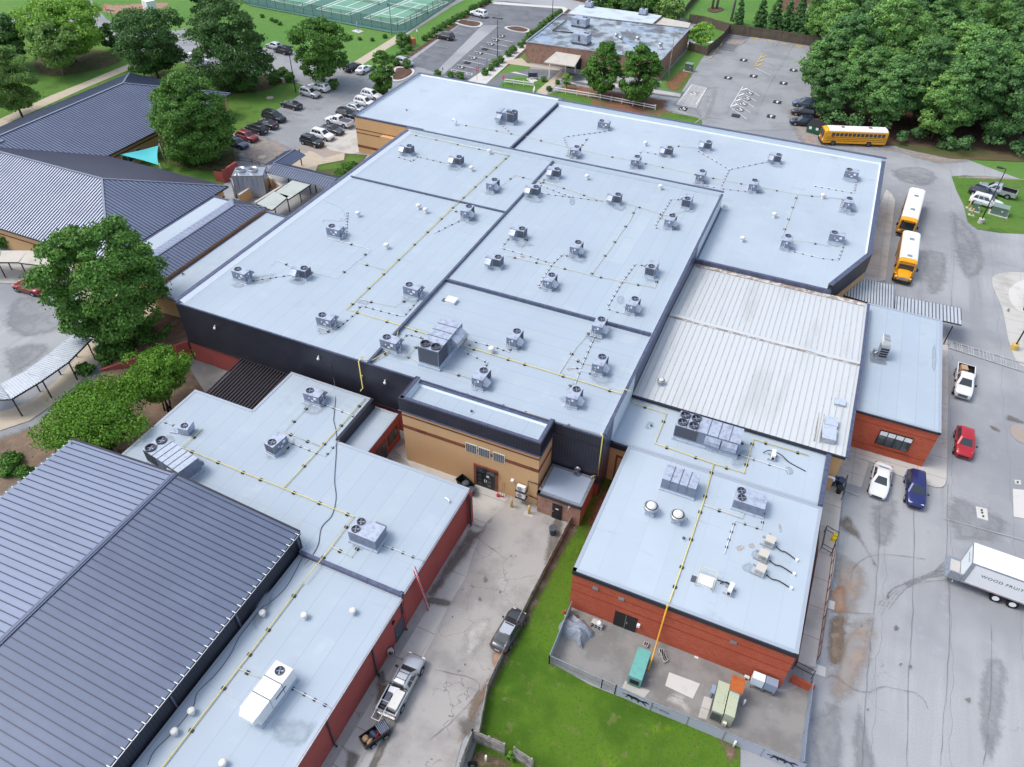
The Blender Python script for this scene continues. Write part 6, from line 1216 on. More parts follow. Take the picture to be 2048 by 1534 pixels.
w5('suv','car_black',(325,690),'black estate car between the black saloon and the red car',True)
w5('hatch','car_dull_red',(215,780),'red hatchback half under the big dense tree',False,1.05)
w5('hatch','car_steel',(100,862),'blue hatchback mostly hidden under the big dense tree')
w5('suv','car_black',(995,842),'black crossover lowest in the right row of the west car park')
w5('suv','car_white',(1122,762),'white crossover between the black crossover and the dark grey saloon')
w5('sedan','car_grey',(1240,695),'dark grey saloon beside the white pickup')
w5('pickup_cover','car_white',(1320,600),'white crew cab pickup with grey bed cover parked tail out',True)
w5('suv','car_black',(1420,512),'black car half hidden by the corner of the tan brick wing')
w5('hatch','car_silver',(1525,440),'silver car between the black one and a white one along the roof edge')
w5('suv','car_white',(1630,368),'white car second from the top of the right row')
w5('suv','car_white',(1712,280),'white car topmost of the right row next to the small tree')
park('suv','car_black',(566,106),(548,98),(585,108),'black car parked behind the large trees at the street side',1.05)
park('hatch','car_silver',(549,97),(530,90),(568,100),'silver car mostly hidden behind the tall dense tree')
park('suv','car_black',(706,140),(722,133),(690,146),'black car parked behind the medium tree near the tennis lawn')
park('sedan','car_white',(729,144),(745,135),(712,152),'white saloon beside the small pear tree')
park('suv','car_white',(385,121),(400,112),(372,128),'white car beyond the round tree, upper of two')
park('suv','car_white',(403,133),(418,126),(388,140),'white car beyond the round tree, lower of two')
park('suv','car_silver',(809,131),(826,135),(792,124),'silver crossover at the foot of the north east car park')
park('suv','car_brown',(890,78),(870,74),(912,83),'dark brown car nosed to the hedge in the north east car park',1.05)
park('suv','car_white',(958,33),(938,28),(978,38),'white car nosed to the hedge at the far end of the car park',1.1)
park('suv','car_navy',(1603,250),(1585,247),(1625,251),'dark blue crossover under the forest edge next to the green dumpster')
park('suv','car_black',(1605,231),(1588,228),(1625,233),'black car under the forest edge behind the dark blue crossover')
park('suv','car_steel',(1607,213),(1590,210),(1625,214),'blue grey car almost hidden under the forest edge')
park('pickup','car_silver',(1990,388),(1956,378),(2022,396),'silver crew cab pickup on the grass island')
park('hatch','car_navy',(1963,392),(1992,400),(1934,382),'dark saloon squeezed between the silver pickup and the white car')
park('suv','car_white',(1969,411),(2002,418),(1938,400),'white car on the grass island beside the yellow bollards',1.05)
park('pickup','car_white',(1923,772),(1921,800),(1926,745),'white pickup with a cardboard box in its bed by the crossing')
park('hatch','car_red',(1924,893),(1923,920),(1925,866),'bright red crossover with sunroof on the east lot',1.05)
park('sedan','car_white',(1757,968),(1751,998),(1764,936),'white saloon parked beside the east brick wing')
park('suv','car_blue',(1826,987),(1828,1018),(1827,956),'deep blue crossover right of the white saloon')
park('sedan','car_black',(2062,612),(2060,640),(2064,585),'dark car cut off by the right edge of the photo')
al=park('sedan','car_grey',(1018,1266),(1046,1216),(990,1312),'dark grey saloon with pale roof parked along the alley fence',.90)
b=MB();b.box(-.95,-.56,1.475,.2,.56,1.482);b.build('roof_panel','paint_car_silver',al);b=MB();b.box(-.0,-.45,1.484,.14,.45,1.488);b.build('sunroof','black',al)
pk=park('pickup_rack','car_silver',(806,1376),(838,1318),(776,1434),'silver crew cab pickup with roof rack loaded with white boxes in the alley',.90)
park('suv','car_steel',(1642,36),(1660,30),(1625,40),'blue grey car by the house beyond the wood')
rc=park('sedan','car_maroon',(62,582),(30,574),(95,592),'dark red saloon on the drop off loop beside the big leafy tree')
def locbox(name,lb,cat,base,off,sz,m,rz=0.):
 q=base.matrix_world if False else Matrix.Translation(base.location)@Matrix.Rotation(base.rotation_euler[2],4,'Z')@Matrix.Scale(base.scale[0],4)
 p=q@Vector(off);b=MB();b.box(-sz[0],-sz[1],0,sz[0],sz[1],sz[2]);b.box(-sz[0]*.98,-.03,sz[2],sz[0]*.98,.03,sz[2]+.006);o=b.build(name,m,None,p,base.rotation_euler[2]+rz);return tag(o,lb,cat)
bt_=[o for o in COL.objects if o.get('label','').startswith('white pickup with a cardboard')][0]
locbox('cardboard_box','brown cardboard box standing in the bed of the white pickup','box',bt_,(-1.5,-.35,.81),(.45,.35,.85),'cardboard',.2)
locbox('load_box','large white box filling the right side of the silver pickup bed','box',pk,(-1.7,-.4,.81),(.75,.38,.6),'off_white')
locbox('load_box','small white box near the cab in the silver pickup bed','box',pk,(-1.1,.2,.81),(.3,.4,.55),'white',.1)
locbox('tool_box','grey tool case lying in the silver pickup bed','box',pk,(-1.9,.35,1.0),(.5,.22,.45),'unit_dark',.05)
t=thing('folding_trolley','white slatted rack hanging over the tailgate of the silver pickup','rack',(Matrix.Translation(pk.location)@Matrix.Rotation(pk.rotation_euler[2],4,'Z')@Vector((-2.75,.35,1.32))),pk.rotation_euler[2])
b=MB();b.box(-.8,-.35,0,.8,-.31,.05);b.box(-.8,.31,0,.8,.35,.05);b.box(-.8,-.31,0,-.76,.31,.05);b.box(.76,-.31,0,.8,.31,.05);b.build('frame','off_white',t);b=MB()
for k in range(6):b.box(-.6+k*.22,-.31,.01,-.57+k*.22,.31,.04)
b.build('bars','unit_dark',t)
p=P(752,1476);t=thing('utility_cart','small black wheeled cart loaded with rolls and brown paper in the alley','cart',p,math.radians(62))
b=MB();b.box(-1.1,-.5,.4,1.1,.5,.46);b.box(-1.1,-.5,.46,1.1,-.45,.95);b.box(-1.1,.45,.46,1.1,.5,.95);b.box(-1.1,-.45,.46,-1.05,.45,.95);b.box(1.05,-.45,.46,1.1,.45,.95);b.build('tray','black',t)
wheels(t,(-.5,.6),.56,.28,'galv',.14)
b=MB()
for k in range(6):b.box(.3+k*.13,-.44,.96,.36+k*.13,.44,1.02)
b.build('slats','unit_grey',t)
for off,sz,m,l_ in(((-.75,.15,.47),(.28,.25,.5),'cardboard','crumpled brown paper pile left in the black cart'),((-.6,-.25,.47),(.3,.16,.45),'cardboard','crumpled brown paper pile right in the black cart'),((-.1,.05,.47),(.22,.35,.55),'blue_plastic','dark blue bag in the middle of the black cart'),((.15,-.25,.5),(.3,.06,.6),'red_paint','red tool lying in the black cart')):
 q=Matrix.Translation(t.location)@Matrix.Rotation(t.rotation_euler[2],4,'Z')@Vector(off);b=MB();b.blob((0,0,sz[2]*.5),1,8,6,.35);o=b.build('cart_load',m,None,q,t.rotation_euler[2]+.3);o.scale=(sz[0],sz[1],sz[2]*.6);o.location.z=.47+sz[2]*.2;tag(o,l_,'cargo')
 # -- school buses --
def bus(label,flat,loc,ang):
 t=thing('school_bus',label,'school bus',loc,ang,'yellow school buses')
 L=11.6 if flat else 10.6;W=1.22;xf=L/2-(.0 if flat else 1.55);xr=-L/2
 def sec(x,w_,z0,z1,z2):h=[(0,z0),(w_,z0),(w_,z1),(w_*.98,z1+.2),(w_*.86,z2-.14),(w_*.6,z2-.03),(0,z2)];return[(x,y,z)for y,z in h]+[(x,-y,z)for y,z in h[-2:0:-1]]
 def sk(b,rs,mi,sm=True,faces=None):
  n=len(rs[0]);o=len(b.v);b.v+=[p for r in rs for p in r]
  for i in range(len(rs)-1):
   for k in range(n):
    j=(k+1)%n;z=(rs[i][k][2]+rs[i][j][2])/2;b.f.append((o+i*n+k,o+(i+1)*n+k,o+(i+1)*n+j,o+i*n+j));b.m.append(mi);b.sm.append(False)
  b.f.append(tuple(o+k for k in range(n)));b.m.append(mi);b.sm.append(False);e=o+(len(rs)-1)*n;b.f.append(tuple(e+k for k in range(n-1,-1,-1)));b.m.append(mi);b.sm.append(False)
 b=MB();sk(b,[sec(xr,W*.93,.6,2.4,2.85),sec(xr+.2,W,.5,2.55,3.02),sec(xf-.5,W,.5,2.55,3.02),sec(xf-.08,W*.97,.5,2.4,2.88),sec(xf,W*.9,.55,2.2,2.75)],0)
 b.build('body','bus_yellow',t)
 def rsec(x,w_,z2):h=[(0,z2-.3),(w_*.99,z2-.3),(w_*.88,z2-.12),(w_*.62,z2),(0,z2+.03)];return[(x,y,z)for y,z in h]+[(x,-y,z)for y,z in h[-2:0:-1]]
 b=MB();sk(b,[rsec(xr+.25,W,3.03),rsec(xf-.75,W,3.03)],0);rf=b.build('roof','bus_roof',t)
 b=MB()
 for x in(-2.6,2.4):b.box(x-.3,-.32,3.05,x+.3,.32,3.12)
 b.build('roof_hatch','galv',t)
 n=13 if flat else 11;x0=xr+.5;x1=xf-1.25
 for s in(1,-1):
  for k in range(n):
   a=x0+(x1-x0)*k/n+.08;e=x0+(x1-x0)*(k+1)/n-.08;y=s*(W+.006)
   b=MB();b.box(a,min(y,y+s*.01),1.82,e,max(y,y+s*.01),2.42);b.build('window','glass',t)
  b=MB()
  for z in(1.62,1.28,.95):b.box(xr+.15,min(s*W,s*(W+.02)),z-.035,xf-.6,max(s*W,s*(W+.02)),z+.035)
  b.build('black_rail','black',t)
 b=MB();b.add([(xf+.005,-W*.82,1.25 if flat else 1.45),(xf+.005,W*.82,1.25 if flat else 1.45),(xf+.005,W*.8,2.35),(xf+.005,-W*.8,2.35)],[(0,1,2,3)]);b.build('windshield','glass',t)
 if flat:b=MB();b.box(xf-.01,-W*.84,2.3,xf+.012,W*.84,2.52);b.build('visor','black',t)
 b=MB();b.box(xf-.14,-.62,2.52,xf+.03,.62,2.80);sg=b.build('destination_sign','bus_yellow',t)
 tx=bpy.data.curves.new('sign_text','FONT');tx.body='SCHOOL BUS';tx.size=.21;tx.align_x='CENTER';tx.align_y='CENTER';tx.extrude=.004
 me=curve_mesh(tx,'lettering');me.materials.append(MATS['black']);o=bpy.data.objects.new('lettering',me);COL.objects.link(o);o.parent=t;o.matrix_local=Matrix.Translation((xf+.036,0,2.66))@Matrix(((0,0,1,0),(1,0,0,0),(0,1,0,0),(0,0,0,1)))
 for s in(1,-1):
  for yy,m in((.80,'tail_red'),(.98,'pipe_orange')):b=MB();b.box(xf-.12,s*yy-.08,2.55,xf+.02,s*yy+.08,2.72);b.build('warning_light',m,t)
 if flat:
  b=MB();b.box(xf,-.6,1.0,xf+.015,.6,1.12);b.box(xf,-.6,.78,xf+.015,.6,.9);b.build('grille','black',t)
  b=MB();b.box(xf-.1,-1.18,.42,xf+.2,1.18,.66);b.build('bumper','black',t)
 else:
  b=MB();sk(b,[sec(xf-.05,W*.80,.55,1.35,1.60),sec(xf+.7,W*.74,.55,1.25,1.48),sec(xf+1.35,W*.66,.55,1.05,1.32),sec(xf+1.5,W*.58,.6,.95,1.15)],0);
  for s in(1,-1):b.add([(xf+.1,s*.85,1.0),(xf+1.3,s*.8,.98),(xf+1.3,s*1.12,.95),(xf+.1,s*1.16,1.0),(xf+.1,s*.85,.6),(xf+1.3,s*.8,.6),(xf+1.3,s*1.12,.6),(xf+.1,s*1.16,.6)],[(0,1,2,3),(3,2,6,7),(1,5,6,2),(0,3,7,4)])
  b.build('hood','bus_yellow',t);b=MB();b.box(xf+1.48,-.5,.75,xf+1.53,.5,1.08);b.build('grille','galv',t)
  b=MB();b.box(xf+1.35,-1.15,.42,xf+1.65,1.15,.66);b.build('bumper','black',t)
 for s in(1,-1):
  fx=xf+(.0 if flat else 1.32);b=MB();b.blob((fx,s*.9,1.0 if not flat else .95),.13,8,5);b.build('headlight','light_lens',t)
  b=MB();b.tube([(xf-.1,s*W,2.3),(xf+.3,s*(W+.22),2.25)],.02,4);b.box(xf+.25,s*(W+.22)-.11,1.8,xf+.32,s*(W+.22)+.11,2.25);b.build('mirror','black',t)
  b=MB();b.box(xr-.02,s*.85-.12,1.3,xr+.02,s*.85+.12,1.5);b.build('taillight','tail_red',t)
 b=MB();b.box(xr-.03,-.55,.6,xr+.01,.55,2.3);b.build('rear_door','bus_yellow',t)
 wheels(t,(xr+3.1,xf-2.0)if flat else(xr+2.6,xf+.7),W,.5,'unit_dark',.28)
 b=MB()
 if flat:b._lathe([(.22,0),(.22,.03)],(0,0,0),8,0,False);o=b.build('stop_sign','sign_red',t);o.matrix_local=Matrix.Translation((xf-1.6,W+.03,1.72))@Matrix.Rotation(-math.pi/2,4,'X')
 return t
def curve_mesh(cu,name):
 o=bpy.data.objects.new('tmp',cu);COL.objects.link(o);dg=bpy.context.evaluated_depsgraph_get();me=bpy.data.meshes.new_from_object(o.evaluated_get(dg));me.name=name
 bpy.data.objects.remove(o);me.materials.clear();return me
def busat(label,flat,f,r):
 a=P(*f);e=P(*r);c=(a+e)/2;c.z=.03;return bus(label,flat,c,math.atan2(a.y-e.y,a.x-e.x))
a_,e_=P(1637,287),P(1769,291)
busat('yellow flat nosed school bus standing across the road at the forest edge',True,(1636,285),(1768,290))
busat('yellow flat nosed school bus in the kerbside lane, behind the other one',True,(1804,478),(1824,407))
busat('yellow school bus with a bonnet, nose towards the striped canopy',False,(1799,581),(1812,488))
# -- box trailer --
a_=P(1910,1178);e_=P(2085,1243);ang=math.atan2(e_.y-a_.y,e_.x-a_.x)
t=thing('box_trailer','white box trailer with green lettering at the right edge','trailer',(a_.x,a_.y,.03),ang)
LT,WT=12.,2.5;z0,z1=1.05,3.75;y0=.15
b=MB();b.box(0,y0,z0,LT,y0+WT,z1);b.build('body','white',t)
b=MB();b.box(.02,y0+.02,z1,LT-.02,y0+WT-.02,z1+.03,0)
for k in range(6):b.box(.4+k*2,y0+.05,z1+.03,.46+k*2,y0+WT-.05,z1+.045)
b.build('roof','bus_roof',t)
b=MB();b.box(-.02,y0-.02,z1-.1,LT,y0+.02,z1+.05);b.box(-.03,y0-.03,z0-.05,.28,y0+.0,z1);b.box(-.04,y0-.02,z1-.1,.02,y0+WT+.02,z1+.05);b.box(-.04,y0+WT-.12,z0,.0,y0+WT,z1-.1);b.box(-.04,y0,z0,0.,y0+.12,z1-.1);b.build('frame','galv',t)
b=MB();b.box(-.03,y0+.14,z0+.05,-.005,y0+WT-.14,z1-.14);b.build('rear_door','ad_white',t)
b=MB();b.box(-1.3,y0,.95,-.06,y0+WT,1.08);b.box(-1.1,y0+.0,1.08,-.06,y0+.12,1.9);b.build('lift_gate','galv',t);b=MB();b.box(-.9,y0+.3,1.08,-.1,y0+WT-.3,1.12);b.build('platform','stone',t)
b=MB();b.box(-.5,y0+.1,.45,-.42,y0+WT-.1,.6)
for k in range(7):b.box(-.52,y0+.15+k*.33,.46,-.5,y0+.32+k*.33,.59,1)
b.build('bumper',['white','sign_red'],t)
b=MB()
b.box(.1,y0+.1,.85,LT,y0+WT-.1,z0);b.build('chassis','dark_metal',t)
for k,x in enumerate((3.1,4.45)):
 for yy in(y0+.05,y0+WT-.35):b=MB();b.ycyl((x,yy+.1,.5),.5,.3,20);wl_=b.build('wheel','rubber',t);b=MB();b.ycyl((x,yy-.06 if yy<1 else yy+.26,.5),.28,.03,14);b.build('rim','white',wl_)
b=MB();b.box(.3,y0-.025,z0-.05,LT,y0,z0+.1)
for k in range(16):b.box(.5+k*.7,y0-.03,z0,.8+k*.7,y0-.025,z0+.05,1)
b.build('side_rail',['galv','sign_red'],t)
tx=bpy.data.curves.new('side_text','FONT');tx.body='WOOD FRUITTICHER';tx.size=.62;tx.extrude=.004;tx.space_character=1.15;me=curve_mesh(tx,'lettering');me.materials.append(MATS['text_green']);o=bpy.data.objects.new('lettering',me);COL.objects.link(o);o.parent=t
wdt=max(v.co.x for v in me.vertices);sc=5.2/wdt;o.matrix_local=Matrix.Translation((1.1,y0-.012,2.45))@Matrix.Rotation(math.pi/2,4,'X')@Matrix.Diagonal((sc,sc*.95,1,1))
tx=bpy.data.curves.new('door_text','FONT');tx.body='WOOD';tx.size=.35;tx.extrude=.003;me=curve_mesh(tx,'lettering');me.materials.append(MATS['text_green']);o=bpy.data.objects.new('lettering',me);COL.objects.link(o);o.parent=t;o.matrix_local=Matrix.Translation((-.036,y0+1.9,2.9))@Matrix.Rotation(-math.pi/2,4,'Z')@Matrix.Rotation(math.pi/2,4,'X')
b=MB();b.add([(6.0,y0-.012,1.75),(8.0,y0-.012,1.35),(9.5,y0-.012,2.1),(9.5,y0-.012,2.5),(8.0,y0-.012,1.75)],[(0,1,2,3,4)]);b.build('swoosh','green_paint',t)
b=MB();b.box(5.6,y0+.2,.5,5.8,y0+.3,.9);b.box(8.5,y0,.5,10.5,y0+.5,.85);b.build('landing_gear','dark_metal',t)
# == TREES AND PLANTS ==
def leafmat(n,c,c2,c3,sc=.9):
 k=(2.5,2.35,1.8);c,c2,c3=[tuple(min(.6,v*w)for v,w in zip(q,k))for q in(c,c2,c3)]
 return mat(n,c,.55,var=[(sc,c2,.42,.66,3),(sc*4,c3,.54,.70,3)],spec=.3,trans=.24,coord='P')
leafmat('leaf_dark',(.034,.08,.026),(.022,.054,.02),(.06,.125,.038))
leafmat('leaf_mid',(.042,.105,.022),(.026,.068,.017),(.085,.175,.035))
leafmat('leaf_bright',(.095,.19,.035),(.07,.15,.03),(.16,.28,.05))
leafmat('leaf_olive',(.085,.155,.05),(.055,.11,.036),(.13,.21,.07))
leafmat('leaf_myrtle',(.055,.128,.016),(.036,.09,.013),(.10,.19,.022),1.6)
leafmat('leaf_forest',(.060,.135,.050),(.038,.09,.038),(.11,.205,.068),.35)
leafmat('leaf_forest_light',(.078,.165,.055),(.066,.14,.048),(.16,.27,.08),.35)
leafmat('leaf_forest_dark',(.046,.108,.046),(.032,.076,.034),(.085,.165,.066),.35)
leafmat('leaf_hedge',(.052,.115,.036),(.036,.082,.026),(.08,.155,.045),2)
def crown_mesh(name,m,R_,z0,z1,shape,nc,per,leaf,seed,cr=.26,squash=.8,fill=.35,dens=1.):
 rg=np.random.RandomState(seed);H=z1-z0;C=[]
 for i in range(nc):
  u=rg.rand();a=rg.rand()*2*np.pi
  if shape=='round':prof=np.sqrt(max(0,1-(2*u-1)**2))**.75*(1 if u>.5 else .95)
  elif shape=='oval':prof=np.sin(np.pi*min(1,(u*.92+.08)))**.7
  elif shape=='cone':prof=(1-u)**.75*min(1,(u+.06)*6)
  elif shape=='dense':prof=min(1,(u+.05)*3.2)**.6*(1-u**2.6)**.7
  elif shape=='vase':prof=min(1,.45+u*1.0)*np.sqrt(max(0,1-max(0,u-.55)**2/.21))
  elif shape=='pine':prof=(1-u**1.7)**.8*min(1,.35+u*2)
  k=1-fill*rg.rand()**1.5 if rg.rand()<.8 else rg.rand()*.7
  wob=1+.14*np.sin(3*a+seed)+.10*np.sin(5*a+7*u+seed*2)
  rr=R_*prof*k*wob*.86;c_r=R_*cr*(.6+.75*rg.rand())*(.65+.5*prof)
  C.append((rr*np.cos(a),rr*np.sin(a),z0+H*u,c_r))
 C=np.array(C);n=nc*per;ci=np.repeat(np.arange(nc),per)
 d=rg.normal(size=(n,3));d[:,2]=np.abs(d[:,2])*.9-.25;d/=np.linalg.norm(d,axis=1)[:,None]
 out=C[ci,:3]-np.array([0,0,z0+H*.35]);out/=(np.linalg.norm(out,axis=1)[:,None]+1e-6);d=d+out*.55;d/=np.linalg.norm(d,axis=1)[:,None]
 rad=C[ci,3]*(.72+.38*rg.rand(n))*(1+.5*rg.rand(n)**6);p=C[ci,:3]+d*rad[:,None]*np.array([1,1,squash])
 nrm=d+rg.normal(size=(n,3))*.55;nrm/=np.linalg.norm(nrm,axis=1)[:,None]
 t=np.cross(nrm,rg.normal(size=(n,3)));t/=np.linalg.norm(t,axis=1)[:,None];b=np.cross(nrm,t);s=leaf*(.6+.8*rg.rand(n))[:,None]
 V=np.stack([p-t*s*.5-b*s*.28,p+t*s*.15-b*s*.5,p+t*s*.6+b*s*.2,p-t*s*.1+b*s*.5],1).reshape(-1,3)
 me=bpy.data.meshes.new(name);me.vertices.add(len(V));me.vertices.foreach_set('co',V.ravel());me.loops.add(4*n);me.loops.foreach_set('vertex_index',np.arange(4*n));me.polygons.add(n);me.polygons.foreach_set('loop_start',np.arange(n)*4);me.polygons.foreach_set('loop_total',np.full(n,4));me.materials.append(MATS[m]);me.update(calc_edges=True)
 return me,C
def trunk_mesh(C,h,r,m,seed,stems=1,nb=9):
 rg=random.Random(seed);b=MB()
 for s in range(stems):
  ox=rg.uniform(-.3,.3)*(stems>1);oy=rg.uniform(-.3,.3)*(stems>1);tx=rg.uniform(-.9,.9)*(stems>1);ty=rg.uniform(-.9,.9)*(stems>1)
  pts=[(ox+tx*(k/5)+rg.uniform(-.08,.08),oy+ty*(k/5)+rg.uniform(-.08,.08),h*k/5)for k in range(6)];b.tube(pts,[r*(1-.14*k)for k in range(6)]if stems==1 else[r*.5*(1-.12*k)for k in range(6)],7)
  idx=rg.sample(range(len(C)),min(nb,len(C)))
  for i in idx:
   c=C[i];k=rg.uniform(.35,.95);a=Vector((ox+tx*k,oy+ty*k,h*k));e=Vector(c[:3]);mid=(a+e)/2+Vector((0,0,-.08*(e-a).length));b.tube([a,mid,e],[r*.38,r*.22,r*.08],5)
 return b
def make_tree(name,label,cat,base,z0,z1,R_,shape,m,seed,nc=46,per=170,leaf=.42,bark='bark',r=.28,group=None,rz=0.,cr=.26,fill=.35,stems=1,squash=.8):
 t=thing(name,label,cat,base,rz,group);me,C=crown_mesh('crown',m,R_,z0,z1,shape,nc,per,leaf,seed,cr,squash,fill)
 o=bpy.data.objects.new('crown',me);COL.objects.link(o);o.parent=t
 trunk_mesh(C,z0+(z1-z0)*(.55 if shape!='cone' else .4),r,bark,seed,stems).build('trunk',bark,t);return t
def T(label,base,top,wpx,shape,m,seed,low=.18,name='broadleaf_tree',cat='tree',dz=0.,**k):
 b_=P(*base);h=HZ(base,top);mp=MPP((b_.x,b_.y,h*.55));R_=wpx/2*mp
 return make_tree(name,label,cat,b_,h*low,h-R_*.12,R_,shape,m,seed,**k)
T('big leafy tree standing beside the drop off loop at the left',(258,692),458,242,'round','leaf_mid',3,low=.16,nc=150,per=380,leaf=.25,r=.38,cr=.165,fill=.5)
T('round dark tree with visible limbs beside the lawn path',(318,160),20,145,'round','leaf_dark',5,low=.2,nc=110,per=270,leaf=.32,cr=.2)
T('tall dense dark tree in front of the tennis lawn',(478,178),-18,160,'dense','leaf_dark',8,low=.04,name='maple_tree',nc=170,per=240,leaf=.32,cr=.17,fill=.25)
T('dense conical tree beside the west car park, fuller at the foot',(403,322),140,172,'dense','leaf_mid',11,low=.05,name='maple_tree',nc=220,per=260,leaf=.27,cr=.15,fill=.2)
T('medium round tree by the car park entrance',(650,172),38,112,'round','leaf_mid',13,low=.18,nc=100,per=240,leaf=.33,cr=.2)
T('small upright pear tree beside the island',(768,192),102,54,'oval','leaf_mid',15,low=.2,name='pear_tree',nc=70,per=160,leaf=.27,r=.16,cr=.22)
T('left one of two upright trees in front of the office building',(1203,192),80,74,'dense','leaf_mid',17,low=.13,nc=100,per=220,leaf=.29,r=.22,cr=.2)
T('right and wider one of two trees in front of the office building',(1272,205),90,92,'dense','leaf_mid',19,low=.10,nc=110,per=230,leaf=.29,r=.25,cr=.19)
T('bright green spreading tree in the upper left corner',(152,124),-8,168,'round','leaf_bright',21,low=.2,nc=130,per=260,leaf=.34,cr=.17)
T('small olive green tree in front of the bright spreading tree',(128,152),44,92,'oval','leaf_olive',23,low=.25,nc=50,per=150,leaf=.38,r=.16,bark='bark_pale')
T('pale green tree at the left edge beside the lawn path',(45,235),96,118,'round','leaf_olive',25,low=.2,nc=120,per=250,leaf=.30,r=.22,cr=.18)
T('dark tree behind the pale green one at the left edge',(20,140),35,100,'round','leaf_dark',27,low=.15,nc=60,per=160,leaf=.45)
T('small shrubby tree between the two big left lawn trees',(228,100),48,42,'round','leaf_dark',29,low=.15,nc=30,per=120,leaf=.42,r=.15)
T('crape myrtle with many stems next to the maroon retaining wall',(338,820),714,124,'vase','leaf_myrtle',31,low=.42,name='crape_myrtle',nc=95,per=230,leaf=.17,r=.2,stems=5,squash=.55)
T('wider crape myrtle with white blossoms behind the gymnasium roof',(225,908),800,190,'vase','leaf_myrtle',33,low=.42,name='crape_myrtle',nc=150,per=230,leaf=.17,r=.2,stems=5,squash=.5)
T('young round tree behind the fence beside the office',(1400,100),47,48,'round','leaf_bright',35,low=.35,nc=34,per=120,leaf=.34,r=.14)
T('tiny round tree beside the tan walkway to the office',(1133,178),150,20,'round','leaf_bright',37,low=.35,nc=14,per=90,leaf=.25,r=.08)
T('tree peeking in at the top edge beyond the tall dense tree',(402,30),-28,46,'round','leaf_dark',39,low=.1,nc=26,per=110,leaf=.5)
T('pale shaggy tree right behind the office annex roof',(1335,40),-10,60,'round','leaf_olive',41,low=.1,nc=40,per=130,leaf=.45)
for i,(x,y,w_,tp)in enumerate([(1235,30,52,-12),(1262,34,40,-8),(1296,34,44,-14),(1200,24,34,-10)]):
 T('leafy tree in the row behind the office fence',(x,y),tp,w_,'round','leaf_dark' if i%2 else 'leaf_mid',50+i,low=.06,nc=30,per=110,leaf=.5,group='trees behind the office fence')
def clone_tree(name,m,R_,z0,z1,shape,seed,nc,per,leaf,bark,r,group,**k):
 t=make_tree(name,'x','tree' if 'tree' in name or 'pine' in name else 'shrub',(0,0,0),z0,z1,R_,shape,m,seed,nc,per,leaf,bark,r,group,**k);return(t,tree_of(t))
used=set()
def place(tr,label,loc,rz,s):
 if id(tr[0])not in used:used.add(id(tr[0]));o=tr[0];o.location=loc;o.rotation_euler=(0,0,rz);o.scale=s;return tag(o,label)
 return dup(tr,label,loc,rz,s)
arb=clone_tree('arborvitae_tree','leaf_forest_dark',2.2,.2,8.4,'cone',61,170,70,.34,'bark',.15,'evergreen cones behind the fence',cr=.17,fill=.12)
for i,(x,y,s)in enumerate([(1475,50,.75),(1517,55,.85),(1545,63,1.),(1568,66,.9),(1590,70,1.05),(1610,74,1.),(1628,78,.95)]):
 place(arb,['smallest cone shaped evergreen at the left end of the row behind the fence'][0]if i==0 else 'cone shaped evergreen in the row behind the wooden fence',P(x,y),i,(s,s,s))
for i,(x,lb)in enumerate([(1424,'pair of pale bare trunks rising out of the picture, left trunk'),(1433,'pair of pale bare trunks rising out of the picture, right trunk'),(1462,'tall pale trunk leaning beside the cone evergreens')]):
 p=P(x,18 if i<2 else 42);t=thing('tall_tree',lb,'tree',p);b=MB();b.tube([(0,0,0),(.1,0,6),(.4,0,14),(.5,0,20)],[.35,.3,.26,.2],8);b.build('trunk','bark_pale',t)
sheet('bed',[(1417,17),(1440,15),(1447,21),(1430,26),(1416,23)],'mulch',.03,smooth=True)
# -- forest --
FT=[clone_tree('forest_tree','leaf_forest',4.6,3.5,15.5,'oval',71,110,230,.31,'bark',.22,'trees of the dense wood',cr=.2,fill=.3),clone_tree('forest_tree','leaf_forest_light',4.9,2.5,14.0,'round',73,110,230,.30,'bark',.24,'trees of the dense wood',cr=.19,fill=.35),clone_tree('pine_tree','leaf_forest',3.6,5.5,18.0,'pine',75,120,190,.27,'bark',.22,'pines of the dense wood',cr=.19,fill=.35,squash=.6),clone_tree('forest_tree','leaf_forest_dark',4.4,2.0,13.5,'round',77,105,230,.31,'bark',.2,'trees of the dense wood',cr=.2),clone_tree('pine_tree','leaf_forest_light',3.3,5.0,16.5,'pine',79,110,190,.26,'bark_pale',.2,'pines of the dense wood',cr=.19,fill=.4,squash=.6)]
FL=['broad deep green tree in the dense wood at the upper right','light green round tree in the dense wood at the upper right','tall blue green pine in the dense wood at the upper right','dark round tree in the dense wood at the upper right','thin yellow green pine in the dense wood at the upper right']
edge=[P(1628,120),P(1630,190),P(1655,246),P(1720,268),P(1800,280),P(1900,296),P(2048,300),P(2200,300)]
def in_forest(x,y):
 ys=None
 for i in range(2,len(edge)-1):
  a,c=edge[i],edge[i+1]
  if a.x<=x<=c.x:ys=a.y+(c.y-a.y)*(x-a.x)/(c.x-a.x)
 if x<edge[2].x:return y>edge[2].y+2 and x>edge[1].x+(y-edge[1].y)*(edge[0].x-edge[1].x)/(edge[0].y-edge[1].y)
 return ys is not None and y>ys
rg=random.Random(5);n=0;y=edge[2].y-22
while y<262:
 x=-20+rg.uniform(0,6)
 sp=6.4 if y<180 else 8.2
 while x<125:
  xx,yy=x+rg.uniform(-2.,2.),y+rg.uniform(-2.,2.)
  if in_forest(xx,yy)and n<290:
   q=PX((xx,yy,10))
   if-60<q[1]<420 and q[0]<2130:
    k=rg.choices([0,1,2,3,4],[3,3,2.2,3,2])[0];s=rg.uniform(.74,1.22);front=yy-((xx-edge[2].x)*0)
    place(FT[k],FL[k],(xx,yy,0),rg.uniform(0,6.28),(s*rg.uniform(.92,1.12),s*rg.uniform(.92,1.12),s*rg.uniform(.85,1.12)));n+=1
  x+=sp
 y+=sp*.92
